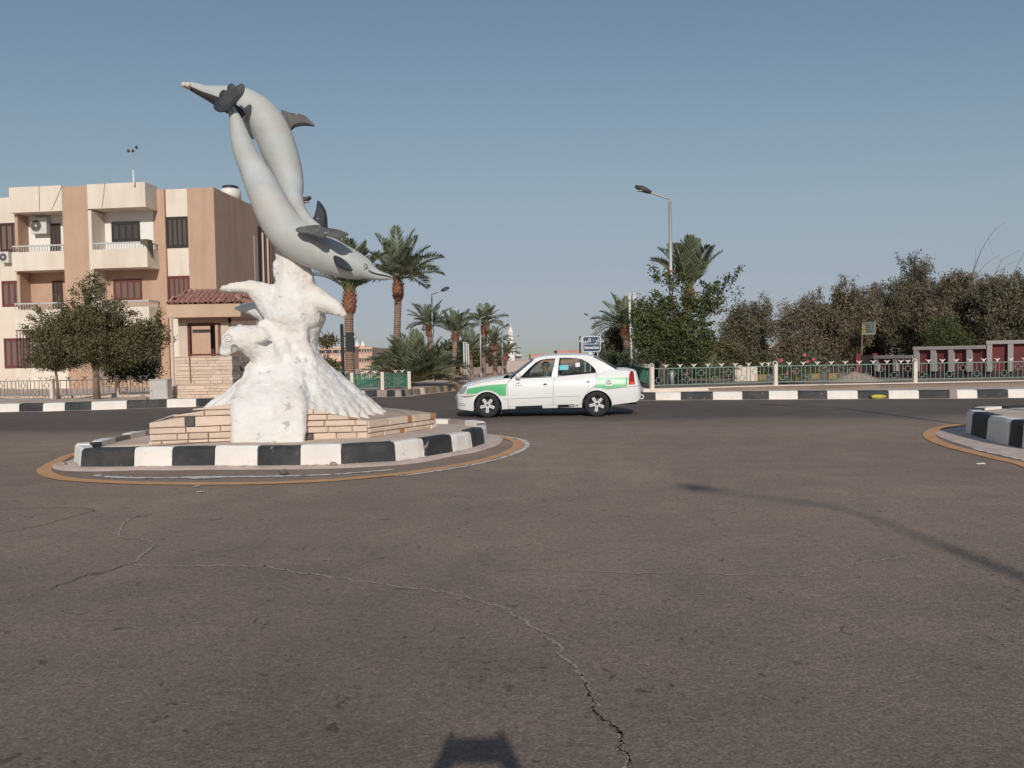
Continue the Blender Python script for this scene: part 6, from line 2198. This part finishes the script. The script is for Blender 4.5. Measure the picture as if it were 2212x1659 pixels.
def sign_text(s, size, x_, z_, m, parent, y_=-.03, sx=1.0, weight=0.0, sz=1.0):
    v_, f_ = text_geo(s, size, weight)
    MB().add([(x_ + a * sx, y_, z_ + b * sz) for a, b in v_], f_).build('lettering', m, parent, world=False)


ar = '\ufeb7\ufe8e\ufead\ufec9 \ufe8d\ufedf\ufe92\ufef4\ufe8c\ufe94'
sign_text(ar[::-1], .20, 0, cz_ + hz_ * .45, M['signwhite'], sg, -.029, 1.12, .004, 1.0)
sign_text('Environment Street', .082, 0, cz_ - hz_ * .45, M['signwhite'], sg, -.029, .86, .003, 1.9)
for dx in (-.26, -.05, .05, .24):
    MB().tube([(dx, .04, -.05), (dx, .04, cz_ - hz_ + .05)], .02, 6).build('support', M['metalw'], sg, world=False)
# dark frame posts either side of it
fr_ = thing('dark_frame', 'dark metal frame with two upright posts behind the street sign', 'frame', (sc_.x, SY + .5, .1))
for (u, v0) in ((1252.5, 726), (1300.5, 722)):
    p0 = W(u, v0, SY + .5)
    MB().box(p0.x - .03, p0.x + .03, SY + .47, SY + .53, .1, p0.z).build('upright', M['bars'], fr_)
MB().box(W(1252.5, 770, SY + .5).x, W(1300.5, 770, SY + .5).x, SY + .48, SY + .52, zat(768, 1275, SY), zat(764, 1275, SY)).build('crossbar', M['bars'], fr_)

# board in the brown trees
p = W(1875, 708, 34.5)
bd = thing('park_board', 'weathered green and yellow board in front of the brown trees', 'sign', (p.x, p.y, .25))
hw_, hz_ = S(14.5, 33.5), S(13, 33.5)
zc = p.z - .25
MB().box(-hw_, hw_, -.02, .02, zc - hz_, zc + hz_).build('panel', mat('board_green', (.10, .12, .095), .7, .2, 4), bd, world=False)
MB().box(-hw_ + .01, -hw_ * .45, -.026, -.021, zc - hz_ + .02, zc + hz_ * .5).build('yellow_field', mat('board_yellow', (.25, .19, .05), .7, .3, 4), bd, world=False)
for q, w2 in enumerate((.5, .55, .55, .8)):
    MB().box(-hw_ * .35, -hw_ * .35 + hw_ * 1.1 * w2, -.027, -.022, zc + hz_ * (.35 - q * .35), zc + hz_ * (.45 - q * .35)).build('line_of_writing', M['dark'], bd, world=False)
MB().box(-hw_ - .02, hw_ + .02, -.03, .03, zc - hz_ - .035, zc - hz_).build('frame_rail', M['greyframe'], bd, world=False)
MB().box(hw_ + .001, hw_ + .03, -.03, .03, zc - hz_, zc + hz_ + .04).build('frame_rail', M['greyframe'], bd, world=False)
MB().tube([(-hw_ + .02, .05, 0), (-hw_ + .05, .05, zc - hz_)], .035, 8).build('post', M['bark'], bd, world=False)


# ------------------------------------------------------------------ stepped red wall at the right
def wall_seg(u0, Y0, u1, Y1, vtop0, label, npan, zt_=None):
    a = W(u0, 800, Y0); b_ = W(u1, 800, Y1)
    a.z = b_.z = 0
    d_ = b_ - a
    L_ = d_.length
    zt_ = zt_ or zat(vtop0, u0, Y0)
    t = thing('panelled_wall', label, 'wall', (a.x, a.y, .25), math.atan2(d_.y, d_.x), 'stepped red park walls')
    h_ = zt_ - .25
    MB().box(0, L_, .05, .25, -.1, h_ - .02).build('wall_body', M['redwall'], t, world=False)
    MB().box(0, L_, .02, .05, -.1, .30).build('plinth', M['redwalldark'], t, world=False)
    MB().box(-.02, L_ + .0, -.14, .28, h_ - .13, h_).build('coping', M['greyframe'], t, world=False)
    for i in range(npan):
        x_ = L_ * i / npan
        MB().box(x_, x_ + .17, -.12, .05, .30, h_ - .132).build('pilaster', M['greyframe'], t, world=False)
        MB().box(x_ + .18, x_ + L_ / npan - .01, .03, .049, .31, h_ - .15).build('red_panel', M['redwall'], t, world=False)
    return t


wall_seg(1893, 32.0, 1976, 30.2, 768, 'lowest left section of the stepped dark red wall with grey pilasters', 2)
wall_seg(1976.5, 30.2, 2131, 28.2, 749, 'middle section of the stepped dark red wall with grey pilasters', 4)
wall_seg(2131.5, 28.2, 2420, 26.2, 736, 'highest right section of the stepped dark red wall at the photo edge', 6)
# dark gate and red jambs left of the wall
p0, p1 = W(1858, 800, 32.3), W(1889, 800, 32.1)
t = thing('park_gate', 'dark metal gate between red jambs left of the red wall', 'gate', (p0.x, p0.y, .25))
w_ = p1.x - p0.x
MB().box(0, w_, 0, .06, 0, zat(767, 1875, 32) - .25).build('gate_leaf', M['dark'], t, world=False)
for x_ in (-.2, w_):
    MB().box(x_, x_ + .2, -.05, .2, -.1, zat(766, 1875, 32) - .2).build('jamb', M['redwall'], t, world=False)
for q in range(7):
    MB().box(w_ * (q + .5) / 7 - .02, w_ * (q + .5) / 7 + .02, -.03, 0, .05, zat(767, 1875, 32) - .3).build('gate_bar', M['bars'], t, world=False)
# cream block and yellow kerb stones in the park
p = W(1612, 815, 30)
t = thing('park_bench_wall', 'cream block wall section behind the green fence', 'wall', (p.x, p.y, .28))
MB().box(-S(24, 30), S(24, 30), 0, .3, 0, zat(793, 1612, 30) - .28).build('block', M['lowwall'], t, world=False)
MB().box(-S(18, 30), -S(8, 30), .02, .28, zat(793, 1612, 30) - .28, zat(789, 1612, 30) - .28).build('raised_end', M['lowwall'], t, world=False)
pk_ = thing('park_kerb', 'yellow and black painted park kerb behind the green fence', 'kerb', (W(1600, 815, 31).x, 31, .29))
for i in range(12):
    x_ = W(1600 + i * 19, 815, 31).x - pk_.location.x
    MB().box(x_, x_ + .34, 0, .2, 0, .22).build('kerb_block', [M['yellowkerb'] if False else M['ochrekerb'], M['stone_dark']][i % 2] if i % 2 else mat('park_yellow', (.30, .21, .065), .8, .3, 5), pk_, world=False)
# sand heap
p = W(1850, 822, 27.5)
mb = MB()
NX, NY = 26, 14
for j in range(NY + 1):
    for i in range(NX + 1):
        a, b2 = i / NX * 2 - 1, j / NY * 2 - 1
        h_ = max(0, 1 - math.hypot(a, b2) ** 1.3) * .34 * (1 + .45 * noise.noise((a * 2.4, b2 * 2.4, 1))) * (1.15 - abs(a - .2) * .4)
        mb.v.append((p.x + a * S(62, 27.5), 27.5 + b2 * .55, .285 + h_))
for j in range(NY):
    for i in range(NX):
        mb.f.append([j * (NX + 1) + i, j * (NX + 1) + i + 1, (j + 1) * (NX + 1) + i + 1, (j + 1) * (NX + 1) + i]); mb.m.append(0)
o = mb.build('sand_heap', mat('heap_sand', (.36, .27, .215), .95, .25, 3, .6, 20), smooth=True)
tag(o, 'heap of sand behind the fence in front of the dark gate', 'heap')


# ------------------------------------------------------------------ distant buildings
def far_block(name, label, u0, u1, v1, Yd, dp, m, wins=(), group=None, z0=0.0, cat='building'):
    a, b_ = W(u0, 780, Yd).x, W(u1, 780, Yd).x
    zt_ = zat(v1, (u0 + u1) / 2, Yd)
    t = thing(name, label, cat, (a, Yd, 0), 0, group)
    w_ = b_ - a
    MB().box(0, w_, 0, dp, -.2, zt_).build('wall', M[m], t, world=False)
    MB().box(-.08, w_ + .08, -.08, dp, zt_, zt_ + .25).build('parapet', M[m], t, world=False)
    for (cols_, rows_, zlo, zhi, ww, wh) in wins:
        for r_ in range(rows_):
            for c_ in range(cols_):
                x_ = w_ * (c_ + .5) / cols_
                z_ = zlo + (zhi - zlo) * (r_ + .5) / rows_
                wo = MB().box(x_ - ww / 2, x_ + ww / 2, -.05, .02, z_ - wh / 2, z_ + wh / 2).build('window', M['farwin'], t, world=False)
                MB().box(x_ - ww / 2 - .1, x_ + ww / 2 + .1, -.10, .02, z_ - wh / 2 - .15, z_ - wh / 2).build('sill', M[m], wo, world=False)
    return t


D1 = 110
t = far_block('far_building', 'peach three-storey far block with twin lantern turrets right of the wave', 764, 804, 754, D1, 20, 'peach', [(7, 2, .8, 3.6, .25, .5)], 'far buildings')
for du in (770, 782.5):
    xx = W(du, 780, D1).x - t.location.x
    zz = zat(754, du, D1)
    MB().box(xx - .35, xx + .35, .5, 1.2, zz, zz + .5).build('turret', M['peach'], t, world=False)
    MB().lathe([(.36, zz + .5), (.3, zz + .75), (.12, zz + 1.0), (.01, zz + 1.25)], 8, o=(xx, .85, 0)).build('turret_cap', M['farwhite'], t, world=False)
far_block('far_building', 'wide peach far block just right of the wave behind the traffic signal', 689, 763, 753, D1 - 4, 18, 'peach', [(5, 1, 2.2, 3.2, .8, .5), (4, 1, .5, 1.6, .8, .6)], 'far buildings')
far_block('far_building', 'small pink far house left of the bushy palm', 804, 833, 766, 125, 12, 'pink', [(3, 1, .8, 1.8, .6, .6)], 'far buildings')
far_block('far_building', 'white low far shop left of the bushy palm', 835, 860, 773, 100, 10, 'farwhite', [(1, 1, .3, 1.0, 1.1, .5)], 'far buildings')
far_block('far_building', 'white far house with red panels behind the flag poles', 988, 1008, 757, 80, 12, 'farwhite', [(2, 2, .6, 2.0, .35, .4)], 'far buildings')
far_block('far_building', 'pink-topped far house behind the low dark palm', 1008, 1045, 762, 95, 12, 'pink', [(4, 1, .6, 1.6, .5, .5)], 'far buildings')
far_block('far_building', 'beige far houses below the minaret', 1096, 1140, 777, 170, 12, 'fargrey', [(6, 1, .5, 1.2, .6, .5)], 'far buildings')
far_block('far_building', 'long low pink far building above the taxi roof', 1146, 1236, 766, 190, 15, 'pink', [(14, 1, .6, 1.6, .6, .5)], 'far buildings')
far_block('far_building', 'stepped pink far building left of the street sign', 1204, 1256, 758, 200, 15, 'pink', [(7, 1, 1.4, 2.4, .7, .6)], 'far buildings')
far_block('far_building', 'peach far villa seen through the park shrubs', 1300, 1460, 772, 75, 12, 'peach', [(8, 1, .7, 1.5, .7, .6)], 'far buildings')
far_block('far_building', 'cream far villa seen behind the slim brown tree', 1560, 1700, 752, 70, 12, 'peachwall', [(7, 2, .5, 2.0, .6, .5)], 'far buildings')
# sloping white canopy roof behind the bushy palm
p = W(970, 760, 70)
t = thing('canopy_roof', 'white sloping canopy roof above the bushy palm', 'roof', (p.x, 70, 0))
MB().add([tuple(W(948, 744, 70)), tuple(W(990, 762, 70)), tuple(W(990, 765, 70)), tuple(W(948, 748, 70)), tuple(W(948, 744, 76)), tuple(W(990, 762, 76)), tuple(W(990, 765, 76)), tuple(W(948, 748, 76))],
         [(3, 2, 1, 0), (4, 5, 6, 7), (0, 1, 5, 4), (2, 3, 7, 6), (1, 2, 6, 5), (0, 4, 7, 3)]).build('roof_sheet', M['farwhite'], t)
for u in (952, 986):
    q = W(u, 760, 71)
    MB().box(q.x - .1, q.x + .1, 71, 71.2, 0, zat(748 if u < 960 else 763, u, 71)).build('column', M['farwhite'], t)
# minaret
D2 = 170
p = W(1104, 780, D2)
t = thing('minaret', 'slender white minaret far down the street', 'minaret', (p.x, D2, 0))
zz = lambda v: zat(v, 1104, D2)
MB().box(-.85, .85, -.85, .85, 0, zz(752)).build('shaft', M['farwhite'], t, world=False)
MB().box(-1.25, 1.25, -1.25, 1.25, zz(752), zz(749)).build('lower_balcony', M['farwhite'], t, world=False)
MB().lathe([(.75, zz(749)), (.7, zz(735)), (1.1, zz(734)), (1.1, zz(731.5)), (.62, zz(731)), (.6, zz(720)), (.75, zz(719)), (.5, zz(714)), (.32, zz(709)), (.12, zz(706)), (.03, zz(699))], 12).build('upper_shaft', M['farwhite'], t, smooth=False, world=False)
for sx in (-.35, .35):
    MB().box(sx - .12, sx + .12, -.9, -.84, zz(766), zz(760)).build('slit_window', M['farwin'], t, world=False)
far_block('far_building', 'white mosque hall at the foot of the minaret', 1092, 1126, 768, D2 + 3, 14, 'farwhite', [(6, 1, 1.0, 2.0, .6, .7)], 'far buildings')
# peach garden walls beyond the palms
def garden_wall(label, u0, Y0, u1, Y1, v0):
    a, b_ = W(u0, 800, Y0), W(u1, 800, Y1)
    a.z = b_.z = 0
    d_ = b_ - a
    t = thing('garden_wall', label, 'wall', (a.x, a.y, 0), math.atan2(d_.y, d_.x), 'peach garden walls')
    L_ = d_.length
    h_ = zat(v0, u0, Y0)
    MB().box(0, L_, 0, .25, -.1, h_).build('wall_body', M['peachwall'], t, world=False)
    n_ = max(1, int(L_ / 5))
    for i in range(n_ + 1):
        MB().box(L_ * i / n_ - .35, L_ * i / n_ + .35, -.03, .28, -.1, h_ + .28).build('pier', M['peachwall'], t, world=False)
    return t


garden_wall('peach garden wall left of the bushy palm', 790, 50, 868, 50, 802)
garden_wall('long peach garden wall between the bushy palm and the minaret', 935, 49, 1095, 66, 799)
# pale picket fence far down the street
pf = thing('picket_fence', 'pale picket fence below the minaret', 'fence', (W(1100, 790, 62).x, 62, 0))
a, b2 = W(1098, 800, 64), W(1150, 800, 84)
pkm = MB().box(-.09, .09, -.03, .03, 0, 1.15).mesh('picket', M['fargrey'])
for i in range(46):
    q = a.lerp(b2, i / 45)
    link('picket', pkm, pf, loc=(q.x - pf.location.x, q.y - 62, 0))


# ------------------------------------------------------------------ small things
p = G(1892, 861.5)
mb = MB()
for j in range(7):
    for i in range(13):
        a = i * 2 * math.pi / 12
        f = j / 6
        r_ = .085 * math.sin(math.pi * min(.97, max(.06, f))) ** .5 * (1 + .35 * noise.noise((a, f * 4, 2)))
        mb.v.append((p.x - .2 + .42 * f, p.y - .14 + r_ * math.cos(a), .07 + .8 * r_ * math.sin(a)))
for j in range(6):
    for i in range(12):
        mb.f.append([j * 13 + i, (j + 1) * 13 + i, (j + 1) * 13 + i + 1, j * 13 + i + 1]); mb.m.append(0)
tag(mb.build('plastic_bag', M['yellowbag'], smooth=True), 'crumpled yellow plastic bag at the foot of the right-hand kerb', 'bag')
for (u, v, a, b2, lab) in ((2118, 1003, .055, .018, 'white paper scrap on the road by the right island'),):
    p = G(u, v)
    o = MB().add([(p.x - a, p.y - b2, .012), (p.x + a, p.y - b2 * .6, .010), (p.x + a * .9, p.y + b2, .016), (p.x - a * .9, p.y + b2 * .8, .012), (p.x - a, p.y - b2, .005), (p.x + a, p.y - b2 * .6, .005), (p.x + a * .9, p.y + b2, .005), (p.x - a * .9, p.y + b2 * .8, .005)], [(0, 1, 2, 3), (0, 4, 5, 1), (1, 5, 6, 2), (2, 6, 7, 3), (3, 7, 4, 0)]).build('paper_scrap', M['paperw'])
    tag(o, lab, 'litter')


def rock(u, v, r_, label, m='rock', z=0.0, seed=1):
    p = G(u, v, z)
    mb = MB()
    nu, nv = 9, 6
    for j in range(nv + 1):
        ph = math.pi * j / nv
        for i in range(nu):
            th = 2 * math.pi * i / nu
            d_ = Vector((math.sin(ph) * math.cos(th), math.sin(ph) * math.sin(th), math.cos(ph)))
            k_ = r_ * (1 + .35 * noise.noise(d_ * 1.7 + Vector((seed, 0, 0))))
            mb.v.append((p.x + d_.x * k_ * 1.3, p.y + d_.y * k_, z + max(-.02, r_ * .45 + d_.z * k_ * .7)))
    for j in range(nv):
        for i in range(nu):
            mb.f.append([j * nu + i, (j + 1) * nu + i, (j + 1) * nu + (i + 1) % nu, j * nu + (i + 1) % nu]); mb.m.append(0)
    tag(mb.build('rock', M[m]), label, 'rock')


rock(612, 1023, .045, 'black stone on the skirt in front of the white kerb block', 'stone_dark', .02, 3)
rock(134, 1006, .05, 'brown clod at the left tip of the roundabout skirt', 'rock', .01, 5)
rock(573, 865, .14, 'pale rubble lump on the pavement left of the cabinet', 'rock', .215, 7) if False else rock(309, 864, .13, 'pale rubble lump on the pavement left of the cabinet', 'rock', .215, 7)
rock(720, 1105 - 100, .04, 'small clod on the skirt below the front kerb', 'rock', .02, 9)


# birds
def bird(label, p, s_, face):
    mb = MB()
    mb.tube([Vector((-.17, 0, -.045)), Vector((-.10, 0, .0)), Vector((-.02, 0, .035)), Vector((.06, 0, .07)), Vector((.10, 0, .10)), Vector((.135, 0, .105)), Vector((.18, 0, .095))], [.012, .022, .05, .045, .032, .026, .004], 8)
    for sd in (-1, 1):
        mb.tube([Vector((0, sd * .018, 0)), Vector((.005, sd * .02, -.09))], .006, 5)
    mb.v = [(p.x + v[0] * s_ * face, p.y + v[1] * s_, p.z + v[2] * s_) for v in mb.v]
    tag(mb.build('bird', M['bird'], smooth=True), label, 'bird', 'black birds')


bp = W(513.5, 808, g0.y + .08)
bird('black crow perched on the dark fence right of the gatehouse', Vector((bp.x, g0.y + .1, 1.13)), 1.55, -1)
bird('black bird sitting high in the brown trees at the right', W(2033, 626, 34.5), 1.3, 1)


# ------------------------------------------------------------------ the photographer (throws the shadow in the foreground)
ph = thing('phone', 'phone held up by the crouching photographer', 'phone', (0, -.03, H))
MB().box(-.084, .084, -.006, .004, -.042, .042).build('case', M['trimblack'], ph, world=False)
MB().box(-.076, .076, -.008, -.0062, -.035, .033).build('screen', M['dark'], ph, world=False)
pj = {'pel': (0, -.62, .42, .15), 'bel': (0, -.60, .58, .14), 'chest': (0, -.56, .80, .14), 'neck0': (0, -.54, .94, .065), 'neck': (0, -.53, .99, .05), 'head': (0, -.50, 1.08, .082), 'crown': (0, -.50, 1.15, .075),
      'shL': (-.19, -.55, .88, .06), 'elL': (-.27, -.33, 1.02, .042), 'wrL': (-.15, -.13, 1.23, .03), 'haL': (-.108, -.055, 1.315, .028),
      'shR': (.19, -.55, .88, .06), 'elR': (.27, -.33, 1.02, .042), 'wrR': (.15, -.13, 1.23, .03), 'haR': (.108, -.055, 1.315, .028),
      'hiL': (-.12, -.60, .40, .10), 'knL': (-.17, -.22, .50, .065), 'anL': (-.16, -.45, .10, .045), 'toL': (-.16, -.30, .045, .04),
      'hiR': (.12, -.60, .40, .10), 'knR': (.17, -.22, .50, .065), 'anR': (.16, -.45, .10, .045), 'toR': (.16, -.30, .045, .04)}
pe = [('pel', 'bel'), ('bel', 'chest'), ('chest', 'neck0'), ('neck0', 'neck'), ('neck', 'head'), ('head', 'crown'), ('chest', 'shL'), ('shL', 'elL'), ('elL', 'wrL'), ('wrL', 'haL'), ('chest', 'shR'), ('shR', 'elR'), ('elR', 'wrR'), ('wrR', 'haR'), ('pel', 'hiL'), ('hiL', 'knL'), ('knL', 'anL'), ('anL', 'toL'), ('pel', 'hiR'), ('hiR', 'knR'), ('knR', 'anR'), ('anR', 'toR')]
for sx, nm in ((-1, 'L'), (1, 'R')):
    for q in range(4):
        pj[f'f{q}{nm}'] = (sx * (.092 - .006 * q), -.038 - .002 * q, 1.385 - .024 * q, .010)
        pj[f'g{q}{nm}'] = (sx * (.078 - .004 * q), -.018, 1.388 - .024 * q, .009)
        pe += [(f'ha{nm}', f'f{q}{nm}'), (f'f{q}{nm}', f'g{q}{nm}')]
figure('person', 'crouching photographer whose shadow with raised arms falls on the road', pj, pe, 'pel', Matrix.Translation((0, 0, 0)), [M['shirt'], M['skin']], lambda c: 1 if (c.z > .97) else 0)
# lamp standing right of the frame, its shadow crosses the road
street_lamp('street lamp outside the frame whose curved shadow crosses the near road', Vector((3.88, -12.4, 0)), 9.0, .85, 1.0, .06, -1, .25, False)
street_lamp('street lamp outside the frame whose thin shadow meets the right island', Vector((8.5, 6.7, .28)), 5.3, .8, .9, .06, -1, .5, False)
